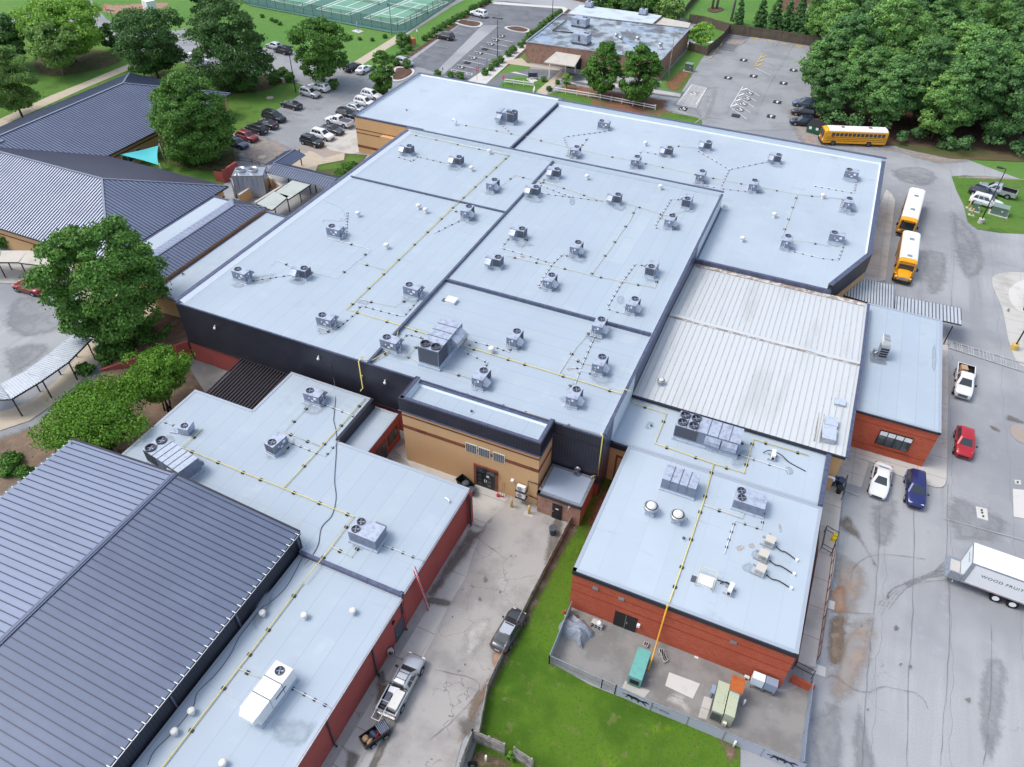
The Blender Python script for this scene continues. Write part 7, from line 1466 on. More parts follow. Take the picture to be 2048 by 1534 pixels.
me,C=crown_mesh('undergrowth','leaf_forest',1,0,1,'round',2,4,.1,1)
V=[];rs=np.random.RandomState(3);cs=[]
for i in range(1,len(edge)-1):
 a,c=edge[i],edge[i+1];L=(c-a).length
 for k in range(int(L/1.1)):
  t_=rs.rand();cs.append((a.x+(c.x-a.x)*t_+rs.uniform(-.5,1.5),a.y+(c.y-a.y)*t_+rs.uniform(-3.2,2.5),rs.uniform(.2,2.2),rs.uniform(.8,1.7)))
cs=np.array(cs);per=95;ci=np.repeat(np.arange(len(cs)),per);nn=len(ci);d=rs.normal(size=(nn,3));d[:,2]=np.abs(d[:,2]);d/=np.linalg.norm(d,axis=1)[:,None];p=cs[ci,:3]+d*cs[ci,3][:,None]*(.7+.4*rs.rand(nn))[:,None];p[:,2]=np.maximum(p[:,2],.05)
nrm=d+rs.normal(size=(nn,3))*.5;nrm/=np.linalg.norm(nrm,axis=1)[:,None];t_=np.cross(nrm,rs.normal(size=(nn,3)));t_/=np.linalg.norm(t_,axis=1)[:,None];bb=np.cross(nrm,t_);s=.42*(.5+rs.rand(nn))[:,None]
V=np.stack([p-t_*s*.5,p-bb*s*.4,p+t_*s*.5,p+bb*s*.4],1).reshape(-1,3);me=bpy.data.meshes.new('undergrowth');me.vertices.add(len(V));me.vertices.foreach_set('co',V.ravel());me.loops.add(4*nn);me.loops.foreach_set('vertex_index',np.arange(4*nn));me.polygons.add(nn);me.polygons.foreach_set('loop_start',np.arange(nn)*4);me.polygons.foreach_set('loop_total',np.full(nn,4));me.materials.append(MATS['leaf_forest_dark']);me.update(calc_edges=True)
o=bpy.data.objects.new('undergrowth',me);COL.objects.link(o);tag(o,'dense green undergrowth along the edge of the wood','undergrowth',None,'stuff')
# -- shrubs --
hb=clone_tree('round_shrub','leaf_hedge',.85,.1,1.45,'round',91,26,60,.22,'bark',.06,'clipped round shrubs beside the car park',cr=.42,fill=.15)
def shr(pts,label,s=1.,h=hb):
 for i,(x,y)in enumerate(pts):
  k=s*(1+.12*math.sin(x*1.7));o=place(h,label,P(x,y),x,(k,k,k))
shr([zt(p,720,0,6.827)for p in[(440,845),(530,790),(605,735),(675,690),(885,555),(960,510),(1025,462),(1090,415),(1155,375),(1215,335),(1280,300),(1345,265),(1410,232),(1465,200),(1525,155),(1585,125),(1640,90),(1695,62),(1750,35)]],'clipped round shrub in the row along the grass side of the north east car park',.85)
shr([zt(p,720,0,6.827)for p in[(595,635)]],'largest clipped round shrub beside the terracotta sign',1.6)
shr([(1000-9+0,158-4),(983,140),(992,133),(1001,126)][:0]+[zt(p,940,100,6.827)for p in[(207,340),(287,280),(352,222),(420,175),(522,85),(580,40)]]+[(1041,95),(1049,88),(1058,80),(1066,72),(1075,65),(1083,57),(1090,51),(1098,45),(1105,39),(1112,33),(1119,28)],'clipped round shrub in the row between the pavement and the office building',.85)
shr([(876,153),(902,156),(921,158)],'clipped round shrub at the foot of the north east car park',.8)
shr([(556,160),(568,152),(580,163),(549,166)],'dark clipped shrub in the ring around the stone memorial',1.15)
shr([(668,178)],'dark clipped shrub beside the white car in the west car park',1.3)
shr([(768,190),(755,187)],'low shrub under the small pear tree',.9)
shr([(793,131),(814,136)],'small shrub on the kerbed island by the silver crossover',.9)
shr([(1087,163),(1115,168),(1098,182)],'small clipped bush beside the tan office walkway',.6)
bs=clone_tree('low_bush','leaf_mid',1.2,.05,1.5,'round',93,30,90,.24,'bark',.05,'loose bushes',cr=.35)
shr([(220,720),(214,703),(245,708),(262,715),(300,690),(320,705),(338,690),(285,672),(350,672)],'loose green bush in the planted bank under the big leafy tree',1.,bs)
shr([(175,745),(172,795),(222,792),(265,770),(150,830),(30,925),(20,945),(55,950)],'scruffy low bush on the brown slope behind the gymnasium',.7,bs)
shr([(695,352),(683,362),(705,345)],'loose shrub against the west wall of the main block',1.1,bs)
shr([(5,478),(18,482),(30,488),(10,492)],'shrub under the eave beside the curved canopy at the left edge',1.2,bs)
shr([(552,45),(590,58),(640,68),(700,78),(745,82),(770,76),(545,42),(525,35),(605,62),(670,70),(720,80),(560,50)],'small garden shrub along the tennis court fence',.45,bs)
# == FENCES, CANOPIES, STREET FURNITURE, TENNIS, YARD ==
def walls_line(b,pts,h,wd=.05,mi=0,z=0.):
 for i in range(len(pts)-1):b.seg(pts[i],pts[i+1],wd,h,mi,z)
def posts(t,pts,sp,h,wd,m,name='post',lim=95,hh=0.):
 n=0
 for i in range(len(pts)-1):
  a,c=Vector(pts[i]),Vector(pts[i+1]);L=(c-a).length;k=max(1,round(L/sp))
  for j in range(k+(1 if i==len(pts)-2 else 0)):
   if n>=lim:return
   p=a+(c-a)*j/k;b=MB();b.box(p.x-wd/2,p.y-wd/2,p.z,p.x+wd/2,p.y+wd/2,p.z+h);b.build(name,m,t);n+=1
def mesh_mat(name,c,a,sp=.12):
 m=bpy.data.materials.new(name);m.use_nodes=True;MATS[name]=m;n=m.node_tree.nodes;l=m.node_tree.links;b=n['Principled BSDF'];b.inputs['Base Color'].default_value=(*c,1);b.inputs['Roughness'].default_value=.7;b.inputs['Alpha'].default_value=a;return m
mesh_mat('chain_link',(.30,.32,.34),.22);mesh_mat('court_mesh',(.02,.07,.05),.2);mesh_mat('screen_thin',(.33,.42,.44),.72);mesh_mat('screen_pale',(.42,.44,.52),.94)
cz=zt;c00=P(470,-14);fc=[P(500,10),P(784,66),P(812,66),P(925,-8)]
sheet('court',[(440,-30),(500,12),(784,67),(811,66),(930,-12),(1100,-120),(900,-200)],'court_dark',.040)
u_=(P(784,62)-P(540,14));u_.z=0;u_.normalize();v_=Vector((-u_.y,u_.x,0))
if v_.y<0:v_=-v_
c0=zt((50,258),720,0,6.827);c1=zt((440,330),720,0,6.827)
A=P(*c0)
def court(o,k):
 q=lambda a,b_:(o+u_*a+v_*b_)
 LAY[0]+=1;z=.15+LAY[0]*.0002
 b=MB();b.add([(*q(x,y)[:2],z)for x,y in((0,0),(10.97,0),(10.97,23.8),(0,23.8))],[(0,1,2,3)]);tag(b.build('court','court_green'),kind='structure')
 b=MB();W_=.13
 for x0,y0_,x1,y1 in((0,0,10.97,0),(0,23.8,10.97,23.8),(0,0,0,23.8),(10.97,0,10.97,23.8),(1.37,0,1.37,23.8),(9.6,0,9.6,23.8),(1.37,5.5,9.6,5.5),(1.37,18.3,9.6,18.3),(5.48,5.5,5.48,18.3)):
  a,c=q(x0,y0_),q(x1,y1);d=(c-a).normalized();nn=Vector((-d.y,d.x,0))*W_;b.add([(*(a-nn)[:2],z+.006),(*(c-nn)[:2],z+.006),(*(c+nn)[:2],z+.006),(*(a+nn)[:2],z+.006)],[(0,1,2,3)])
 tag(b.build('court_line','paint_white'),kind='structure')
 t=thing('tennis_net',['dark tennis net on the court nearest the car park','dark tennis net on the middle court','dark tennis net on the court nearest the left','dark tennis net on the fourth court','dark tennis net on the fifth court'][k],'tennis net',q(0,11.9));o_=t.location.copy()
 b=MB();b.seg(q(-.9,11.9)-o_,q(11.9,11.9)-o_,.02,.95,0,.05);b.build('net','court_mesh',t);b=MB();b.seg(q(-.9,11.9)-o_,q(11.9,11.9)-o_,.05,.08,0,1.0);b.build('tape','white',t)
 for x in(-.9,11.9):b=MB();e=q(x,11.9)-o_;b.box(e.x-.06,e.y-.06,0,e.x+.06,e.y+.06,1.1);b.build('post','black',t)
for k in range(4):court(A-u_*(k*15.6),k)
t=thing('tennis_fence','tall dark green mesh fence around the tennis courts','fence');fl=[P(420,-6),P(500,10),P(784,63),P(796,62),P(811,62),P(925,-8),P(1000,-52)]
b=MB();walls_line(b,fl,2.9,.02);b.build('mesh_panel','court_mesh',t);b=MB();walls_line(b,fl,.06,.06,0,2.9);walls_line(b,fl,.05,.05,0,1.45);b.build('rail','utility_green',t);posts(t,fl,3.1,3.0,.09,'utility_green')
def pole(label,base,top,name='street_lamp',m='lamp_metal',head=(1,),basebox=False,rz=0.,hd='floodlight'):
 p=P(*base);h=HZ(base,top);t=thing(name,label,'street lamp',p,rz);b=MB();b.tube([(0,0,.0),(0,0,h*.5),(0,0,h)],[.10,.085,.07],8);b.build('pole',m,t)
 if basebox:b=MB();b._lathe([(.42,0),(.42,.75),(.38,.8)],(0,0,0),14,0,False);b.build('base','paint_yellow' if basebox=='y' else 'concrete',t)
 for s in head:b=MB();b.box(min(0,s*.5),-.04,h-.06,max(0,s*.5),.04,h+.04);b.box(min(s*.4,s*1.25),-.22,h-.03,max(s*.4,s*1.25),.22,h+.12);b.build('lamp_head',m,t)
 return t
pole('black street lamp with concrete foot on the grass island',(1960,446),338,basebox=True,head=(-1,))
pole('black street lamp with yellow concrete foot on the gravel by the crossing',(2027,698),590,basebox='y')
pole('thin dark street lamp beside the north east car park',(995,116),37,head=(1,-1))
pole('dark street lamp on the lawn beside the silver boxy car',(592,185),93,head=(1,-1))
pole('dark street lamp in front of the tall dense tree',(408,145),60,head=(-1,1))
pole('dark street lamp behind the round lawn tree',(232,58),21,head=(-1,1))
pole('pale street lamp at the corner of the office building',(1335,163),65,m='wood_grey',head=(1,))
pole('short dark street lamp by the hedge in front of the office',(1104,44),-12,head=(1,))
pole('tall white light mast at the tennis court gate',(784,71),-90,m='galv',head=(1,))
def sign(label,base,h,kind,rz=0.):
 t=thing('road_sign',label,'sign',P(*base),rz);b=MB();b.tube([(0,0,0),(0,0,h)],.035,5);b.build('post','dark_metal',t)
 if kind=='stop':
  b=MB();pp=[(.38*math.cos(math.pi/8+k*math.pi/4),.38*math.sin(math.pi/8+k*math.pi/4))for k in range(8)];b.add([(x,-.03,h+y)for x,y in pp]+[(x,.0,h+y)for x,y in pp],[tuple(range(8)),tuple(range(15,7,-1))]+[(i,(i+1)%8,8+(i+1)%8,8+i)for i in range(8)]);s_=b.build('sign_face','sign_red',t)
  tx=bpy.data.curves.new('stop_text','FONT');tx.body='STOP';tx.size=.26;tx.align_x='CENTER';tx.align_y='CENTER';tx.extrude=.003;me=curve_mesh(tx,'lettering');me.materials.append(MATS['white']);o=bpy.data.objects.new('lettering',me);COL.objects.link(o);o.parent=s_;o.matrix_local=Matrix.Translation((0,-.038,h))@Matrix.Rotation(math.pi/2,4,'X')
 else:b=MB();b.box(-.2,-.03,h-.5,.2,0,h+.05);b.build('sign_face',kind,t)
 return t
sign('red stop sign at the foot of the north east car park pavement',(954,160),2.2,'stop',-.2)
sign('red stop sign beside the curved drive and white rail fence',(1007,176),2.2,'stop',-.2)
sign('red stop sign by the street at the upper left',(216,33),2.6,'stop',-.5)
for i,(x,y)in enumerate([(974,135),(957,146),(999,119),(886,153)]):sign('small grey parking sign on a thin post beside the accessible bays',(x,y),1.9,'galv',-.4)['group']='parking signs'
sign('small blue and white sign on a post by the terracotta block',(835,82),2.6,'ad_white',-.4)
p=P(822,90);t=thing('sign_block','weathered terracotta coloured block sign among the clipped shrubs','sign',p,-.35);b=MB();b.box(-1.2,-.6,0,1.2,.6,1.7);b.build('block','terracotta',t);b=MB();b.box(-1.3,-.7,0,1.3,.7,.15);b.build('plinth','stone',t)
p=P(565,164);t=thing('memorial','stone bench memorial with small red and blue flags in the shrub ring','memorial',p,-.3);b=MB();b.box(-.8,-.25,0,.8,.25,.8);b.build('stone_block','stone',t);b=MB();b.box(-.4,-.4,0,.4,-.35,.5);b.build('flag','sign_red',t);b=MB();b.box(-.2,-.44,.5,.2,-.40,.8);b.build('flag','paint_car_blue',t)
p=P(716,63);t=thing('sculpture','small pale blue sculpture on a concrete slab beside the tennis lawn','sculpture',p,-.3);b=MB();b.box(-1.3,-.9,0,1.3,.9,.12);b.build('plinth','concrete_new',t);b=MB()
for s in(-.3,.3):b.tube([(s,0,.1),(s*.8,0,1.1),(s*.3,0,1.6),(s*1.3,0,2.0)],[.1,.14,.16,.05],6)
b.blob((0,0,2.1),.2,8,6);b.build('figure','steel_blue',t)
p=P(1066,158);t=thing('bench_swing','dark metal bench swing on a small slab in front of the office','bench',p,.5);b=MB();b.box(-.9,-.3,.45,.9,.3,.52);b.build('seat','dark_metal',t);b=MB();b.add([(-.9,.3,.5),(.9,.3,.5),(.9,.55,1.1),(-.9,.55,1.1)],[(0,1,2,3)]);b.build('backrest','dark_metal',t)
for s in(-1,1):b=MB();b.tube([(s,-.5,0),(s,0,1.7),(s,.5,0)],.04,5);b.build('frame','dark_metal',t)
p=P(1142,170);t=thing('bench','pale stone bench beside the tiny round tree','bench',p,-.2);b=MB();b.box(-1.,-.25,.4,1.,.25,.5);b.build('seat','stone',t)
for s in(-.7,.7):b=MB();b.box(s-.1,-.2,0,s+.1,.2,.4);b.build('leg','stone',t)
p=P(302,22);t=thing('utility_box','white square utility box on the bare lawn at the top left','utility box',p,-.4);b=MB();b.box(-1.6,-1.2,.1,1.6,1.2,2.7);b.build('cabinet','white',t);b=MB();b.box(-1.8,-1.4,0,1.8,1.4,.1);b.build('base','concrete',t);b=MB();b.box(-.02,-1.23,.3,.02,-1.2,2.5);b.build('door_seam','unit_grey',t)
def rail_fence(label,pts,rails=(.55,1.0),m='white',h=1.2,sp=2.6,wd=.12,cat='fence',name='rail_fence'):
 w_=[P(*q)for q in pts];t=thing(name,label,cat,w_[0]);o=t.location.copy();w_=[v-o for v in w_]
 for r in rails:b=MB();walls_line(b,w_,.12 if m=='white' else .06,.2 if m=='white' else .05,0,r-.12);b.build('rail',m,t)
 posts(t,w_,sp,h,wd,m);return t
for i_,(a_,c_)in enumerate([((1165,235),(1255,250)),((1350,270),(1445,285)),((1540,300),(1640,318)),((1735,340),(1830,352)),((630,498),(660,472)),((680,442),(706,415)),((725,390),(748,363)),((770,338),(790,312))]):
 b=MB();b.seg(P(*W6(a_)),P(*W6(c_)),.28,.16);tag(b.build('wheel_stop','paint_yellow'),'yellow wheel stop along the back board fence of the east car park' if i_<4 else 'pale yellow wheel stop along the side board fence of the east car park','wheel stop','yellow wheel stops')
rail_fence('long white two rail fence in front of the office building lawn',[(1108,184),(1200,199),(1310,221)])
rail_fence('short white two rail fence beside the red stop sign',[(1008,167),(1067,175)])
rail_fence('very short white rail fence at the walkway',[(1066,190),(1069,183)],sp=1.)
def board_fence(label,pts,h=1.8,m='wood_old',base=None):
 w_=[P(*q)for q in pts];t=thing('wooden_fence',label,'fence',w_[0]);o=t.location.copy();w_=[v-o for v in w_];rgf=random.Random(len(label));b=MB();n=0
 for i in range(len(w_)-1):
  a,c=w_[i],w_[i+1];d=(c-a);L=d.length;d.normalize();k=0.
  while k<L:q=a+d*k;b.seg(q,q+d*.155,.03+rgf.uniform(0,.012),h*rgf.uniform(.96,1.02));k+=.165
 b.build('boards',m,t);b=MB();walls_line(b,w_,.09,.1,0,h*.25);walls_line(b,w_,.09,.1,0,h*.8);b.build('rail',m,t);posts(t,w_,2.6,h*1.03,.12,m,lim=40);return t
board_fence('long weathered board fence behind the east car park',[(1457,68),(1540,79),(1625,93),(1640,96)],2.4)
board_fence('weathered board fence running down beside the young round tree',[(1457,68),(1441,88),(1413,111)],2.2)
board_fence('low weathered board fence joining the office wall',[(1413,112),(1376,100)],1.9)
board_fence('weathered board fence between the young tree and the far lawn',[(1377,46),(1405,50),(1457,66)],2.2)
board_fence('board fence running up to the top edge beside the mown lawn',[(1362,36),(1400,-10)],1.9)
board_fence('long board fence behind the office annex',[(1128,-4),(1180,8),(1270,24),(1320,28),(1360,37)],2.2)
board_fence('grey board fence closing the alley along the bright grass',[(1188,962),(1165,1000),(1145,1040),(1100,1125),(1050,1222),(1010,1305),(975,1380),(958,1475)],1.1,'wood_grey')
for p_,q_,l_ in(([(946,1483),(922,1545)],0,'left side of the boarded pen at the bottom edge'),([(946,1483),(978,1496),(1008,1510)],0,'back side of the boarded pen with a vine at its end'),([(1028,1517),(1062,1540)],0,'short board fence right of the vine at the bottom edge')):board_fence(l_,p_,2.0,'wood_grey')
sheet('mud',[(946,1486),(1010,1513),(1040,1545),(925,1545)],'brown_ground',.04)
T('small vine covered bush at the end of the boarded pen',(1020,1519),1506,14,'round','leaf_bright',95,low=.05,name='climbing_vine',cat='plant',nc=12,per=60,leaf=.12,r=.04)
p=P(985,1592);t=thing('storage_tank','pale blue rounded tank top at the very bottom edge','tank',p,.2);b=MB();b._lathe([(1.5,0),(1.5,1.1),(1.3,1.5),(.8,1.7),(.1,1.78)],(0,0,0),22,0,True);b.build('shell','ad_white',t);b=MB();b._lathe([(.25,1.74),(.25,1.9)],(0,0,0),10,0,False);b.build('lid','unit_curb',t)
p=P(972,1524);t=thing('pipe_stub','short white pipe standing in the boarded pen','pipe',p);b=MB();b.tube([(0,0,0),(0,0,1.1)],.09,8);b.build('pipe','off_white',t)
p=P(945,1532);t=thing('spare_wheel','dark wheel leaning in the boarded pen','wheel',p,.5);b=MB();b.ycyl((0,0,.35),.35,.22,16);b.build('tyre','rubber',t);b=MB();b.ycyl((0,-.1,.35),.18,.06,10);b.build('rim','galv',t)
def link_fence(label,pts,m,h,sp=3.0,top=True):
 w_=[P(*q)for q in pts];t=thing('chain_link_fence',label,'fence',w_[0]);o=t.location.copy();w_=[v-o for v in w_];b=MB();walls_line(b,w_,h-.1,.015,0,.05);b.build('mesh_panel',m,t);b=MB();walls_line(b,w_,.05,.05,0,h-.04);b.build('rail','galv',t);posts(t,w_,sp,h+.05,.07,'galv');return t
link_fence('chain link fence with pale green screen on the west side of the yard',[(1141,1222),(1098,1328)],'screen_thin',1.5)
link_fence('bare chain link fence at the left front of the yard',[(1098,1328),(1202,1376)],'chain_link',1.4,5.5)
link_fence('double gate of chain link in the yard fence',[(1202,1376),(1229,1388)],'chain_link',1.45,1.2)
fs=link_fence('long pale screened fence with black tiger emblems in front of the yard',[(1229,1388),(1300,1421),(1372,1450),(1444,1480),(1520,1512),(1602,1545)],'screen_pale',1.45,3.3)
link_fence('blue grey screened fence on the east side of the yard',[(1598,1538),(1605,1470),(1612,1420),(1618,1372)],'steel_blue',1.45,2.)
def emblem(a_,b_):
 a,c=P(*a_),P(*b_);d=(c-a);L=d.length;d.normalize();nn=Vector((d.y,-d.x,0))*.03;o=thing('screen_emblem','x','emblem',a)
 b=MB();q=lambda u,z:(d*u+nn+Vector((0,0,z)))
 for u0,z0_,u1,z1,w_ in((.2,.75,.6,.85,.05),(.6,.85,1.9,.8,.16),(.7,.8,.5,.4,.07),(.9,.8,1.05,.42,.07),(1.6,.78,1.5,.4,.08),(1.85,.78,2.2,.42,.08),(1.9,.85,2.2,1.0,.12),(2.0,.9,2.4,.88,.09),(1.1,.95,1.5,.98,.05),(1.0,.68,1.6,.66,.04)):
  e=Vector((u1-u0,z1-z0_)).normalized();f=Vector((-e.y,e.x))*w_;b.add([q(u0-f.x,z0_-f.y),q(u1-f.x*.6,z1-f.y*.6),q(u1+f.x*.6,z1+f.y*.6),q(u0+f.x,z0_+f.y)],[(0,1,2,3)])
 e_=b.build('screen_emblem','black',fs);e_.location=a-fs.location;bpy.data.objects.remove(o)
 tx=bpy.data.curves.new('banner_text','FONT');tx.body='L.T. DIXIE';tx.size=.32;tx.extrude=.002;me=curve_mesh(tx,'lettering');me.materials.append(MATS['black']);k=bpy.data.objects.new('lettering',me);COL.objects.link(k);k.parent=fs;w2=a+d*2.65+nn*1.2+Vector((0,0,.75))-fs.location
 k.matrix_local=Matrix(((d.x,0,nn.normalized().x,w2.x),(d.y,0,nn.normalized().y,w2.y),(0,1,0,w2.z),(0,0,0,1)))
emblem((1238,1392),(1300,1421));emblem((1524,1514),(1602,1545))
p=P(1276,1343);t=thing('generator','teal standby generator with dark louvred end in the yard','generator',p,math.radians(90));b=MB();b.box(-1.35,-.55,.1,1.35,.55,1.35);b.build('cabinet','teal',t);b=MB();b.box(-1.37,-.38,.35,-1.34,.38,.95)
for k in range(6):b.box(-1.39,-.36,.38+k*.09,-1.37,.36,.42+k*.09)
b.build('louvre','black',t);b=MB();b.box(-1.4,-.5,0,1.4,.5,.1);b.build('skid','utility_green',t)
p=P(1447,1418);t=thing('chiller','pale green double chiller cabinet with coil end in the yard','chiller',p,math.radians(90));b=MB();b.box(-1.3,.08,.1,1.3,.95,1.6);b.box(-1.3,-.75,.1,1.3,.0,1.8);b.build('cabinet','pale_green',t);b=MB()
for k in range(9):b.box(-1.34,.16+k*.085,.3,-1.3,.2+k*.085,1.4)
for k in range(20):b.box(-1.2+k*.12,.95,.3,-1.16+k*.12,.98,1.4)
b.build('coil_grille','unit_dark',t);b=MB();b.box(-.5,.25,1.6,.3,.8,1.64);b.build('hatch_lid','pale_green',t);b=MB();b.box(-1.5,-.4,.3,-1.3,-.1,.7);b.build('switch_box','off_white',t)
p=P(1464,1393);t=thing('transformer','tall pale cabinet with rusty orange top in the yard','transformer',p,0.);b=MB();b.box(-.5,-.62,0,.5,.62,2.0);b.build('cabinet','steel_blue',t);b=MB();b.box(-.53,-.66,2.0,.53,.66,2.06);b.build('top','rust',t)
p=P(1430,1392);t=thing('pump','small blue grey pump cabinet beside the rusty topped one','pump',p,0.);b=MB();b.box(-.45,-.35,0,.45,.35,.95);b.build('cabinet','steel_blue',t);b=MB()
for s in(-.28,.1):b.box(s,-.38,.1,s+.06,-.35,.85)
b.build('slot','dark_metal',t)
for x,y,l_ in((1510,1372,'large pale steel box on wall legs at the yard corner, left one'),(1533,1385,'large pale steel box on wall legs at the yard corner, right one')):
 p=P(x,y);p.y=34.45;t=thing('switch_cabinet',l_,'cabinet',p);b=MB();b.box(-.5,-.35,.7,.5,.3,1.7);b.build('cabinet','ad_white' if x<1520 else 'steel_blue',t)
 for s in(-.4,.4):b=MB();b.box(s-.04,-.3,0,s+.04,-.22,.7);b.build('leg','galv',t)
q=on_plane_y(1493,1356,34.8);t=thing('meter_box','small square meter box with dark dial on the red brick wall','meter',(q.x,34.95,q.z));b=MB();b.box(-.2,-.25,-.2,.2,0,.2);b.build('box','off_white',t);b=MB();b.ycyl((0,-.27,0),.1,.04,12);b.build('dial','black',t)
for i,(x,y)in enumerate([(1291,1292),(1322,1306),(1326,1314),(1329,1322)]):
 p=P(x,y);t=thing('concrete_block',['hollow concrete block alone by the brick wall near the door','hollow concrete block nearest the wall in the trio by the orange pipe','middle hollow concrete block of the trio by the orange pipe','hollow concrete block farthest from the wall in the trio'][i],'concrete block',p,i*.3);b=MB();b.box(-.2,-.2,0,.2,.2,.35);b.build('block','stone',t);b=MB();b.box(-.14,-.16,.35,-.02,.16,.356);b.box(.02,-.16,.35,.14,.16,.356);b.build('hollow','black',t)
p=P(1194,1252);t=thing('concrete_block','stack of hollow concrete blocks beside the tarpaulin','concrete blocks',p,-.1);b=MB();b.box(-.5,-.25,0,.5,.25,.55);b.build('block','stone',t);b=MB()
for i in range(3):
 for j in range(2):b.box(-.42+i*.3,-.258,.06+j*.26,-.22+i*.3,-.25,.24+j*.26)
b.build('hollow','black',t);b=MB();b.blob((.2,0,.65),.25,8,5,.4);b.build('rag','ad_white',t)
p=P(1152,1262);rgt=random.Random(4);b=MB();N=12;vs=[]
for i in range(N+1):
 for j in range(N+1):
  u,v=i/N*2-1,j/N*2-1;h=1.05*(1-max(abs(u),abs(v))**4)+.12*math.sin(u*5+v*3)+.10*math.sin(v*9-u*4)+rgt.uniform(-.05,.05);vs.append((u*1.35+.1*math.sin(v*4),v*1.0+.1*math.sin(u*5),max(.02,h*.95)))
b.add(vs,[(i*(N+1)+j,(i+1)*(N+1)+j,(i+1)*(N+1)+j+1,i*(N+1)+j+1)for i in range(N)for j in range(N)]);o=b.build('tarpaulin','tarp',None,p,-.3);tag(o,'crumpled grey tarpaulin over a heap in the yard corner','tarpaulin')
b=MB();rgt=random.Random(9)
for k in range(26):x,y=rgt.uniform(-1.4,1.5),rgt.uniform(-.35,.35);s=rgt.uniform(.08,.2);b.blob((x,y,s*.5),s,6,4,.5,k%3)
p=P(1150,1238);o=b.build('rubble_heap',['mud','stone','red_brick_band'],None,p,-.3);tag(o,'heap of rubble and leaves behind the tarpaulin','rubble',None,'stuff')
for x,y,l_ in((1485,1412,'short white post standing in the yard behind the chiller'),(1466,1494,'short white post standing outside the yard on the grass')):
 t=thing('bollard',l_,'bollard',P(x,y));b=MB();b.tube([(0,0,0),(0,0,1.)],.09,8);b.build('post','off_white',t);b=MB();b._lathe([(.14,0),(.14,.05)],(0,0,0),8,0,False);b.build('base','concrete',t)
for x,y,l_ in((1023,1014,'yellow bollard in the alley nearer the double door'),(1058,1027,'yellow bollard in the alley nearer the brick lean-to'),(1937,416,'yellow bollard on the grass island, left of the green box'),(1942,430,'yellow bollard on the grass island in front of the green box')):
 t=thing('bollard',l_,'bollard',P(x,y));b=MB();b.tube([(0,0,0),(0,0,1.15),(0,0,1.22)],[.12,.12,.05],10);b.build('post','paint_yellow',t);b=MB();b.box(-.45,-.35,0,.45,.35,.05);b.build('base','concrete',t)
for x,y,s,l_,rz in((1996,428,(1.15,.75,1.25),'large green transformer box on a slab on the grass island',-.2),(1949,421,(.5,.4,1.2),'small dark green box behind the yellow bollard',-.2),(1377,142,(.8,.6,1.5),'green transformer box on the grass beside the office',-.1)):
 t=thing('utility_box',l_,'utility box',P(x,y),rz);b=MB();b.box(-s[0],-s[1],.12,s[0],s[1],s[2]+.12);b.build('cabinet','utility_green',t);b=MB();b.box(-s[0]-.06,-s[1]-.06,s[2]+.12,s[0]+.06,s[1]+.06,s[2]+.2);b.build('lid','utility_top',t);b=MB();b.box(-s[0]-.3,-s[1]-.3,0,s[0]+.3,s[1]+.3,.12);b.build('slab','concrete',t);b=MB();b.box(.3,-s[1]-.02,s[2]*.6,.5,-s[1],s[2]*.75);b.build('sticker','ad_white',t)
p=P(1628,265);t=thing('dumpster','dark green dumpster with white notices beside the flat nosed bus','dumpster',p,-.25);b=MB();b.add([(-1.3,-.9,.15),(1.3,-.9,.15),(1.3,.9,.15),(-1.3,.9,.15),(-1.3,-.9,1.5),(1.3,-.9,1.5),(1.3,.9,2.0),(-1.3,.9,2.0)],[(0,3,2,1),(0,1,5,4),(1,2,6,5),(2,3,7,6),(3,0,4,7)]);b.build('bin','dumpster',t);b=MB();b.add([(-1.35,-.95,1.52),(1.35,-.95,1.52),(1.35,.95,2.04),(-1.35,.95,2.04)],[(0,1,2,3)]);b.build('lid','black',t);b=MB();b.box(-.9,-.93,.8,-.4,-.9,1.3);b.box(.4,-.93,.9,.9,-.9,1.35);b.build('notice','ad_white',t);b=MB();b.box(-1.42,-.5,.7,-1.3,.5,.9);b.build('fork_pocket','dumpster',t)
def bin_(l_,px_,m,s=1.,z=0.):
 p=P(*px_,z);t=thing('trash_can',l_,'trash can',p);t.scale=(s,s,s);b=MB();b._lathe([(.26,0),(.34,.85),(.37,.85),(.37,.93),(.31,.93)],(0,0,0),16,0,True);b.build('barrel',m,t);b=MB();b.add([(.32*math.cos(k*math.pi/8),.32*math.sin(k*math.pi/8),.90)for k in range(16)],[tuple(range(16))]);b.build('opening','black',t)
bin_('dark grey trash can standing alone in the alley',(1105,1068),'grey_plastic',1.05);bin_('grey trash can beside the black wheeled cart near the double door',(943,990),'grey_plastic');bin_('blue grey trash can on the side walkway, left of two',(1663,968),'blue_plastic',1.1,.9);bin_('blue grey trash can on the side walkway, right of two',(1677,972),'blue_plastic',1.1,.9);bin_('black trash can beside the walkway railing',(1676,985),'black',.9,.9)
p=P(932,976);t=thing('tilt_truck','black wheeled refuse cart by the tan wall','cart',p,-.35);b=MB();b.add([(-.8,-.4,.25),(.6,-.4,.25),(.6,.4,.25),(-.8,.4,.25),(-1.,-.5,1.),(.9,-.5,.85),(.9,.5,.85),(-1.,.5,1.)],[(0,3,2,1),(0,1,5,4),(1,2,6,5),(2,3,7,6),(3,0,4,7)]);b.build('tub','black',t);b=MB();b.blob((0,0,.75),.4,8,5,.3,0,.4);b.build('rubbish','grey_plastic',t);wheels(t,(-.4,.4),.36,.14,'galv',.06)
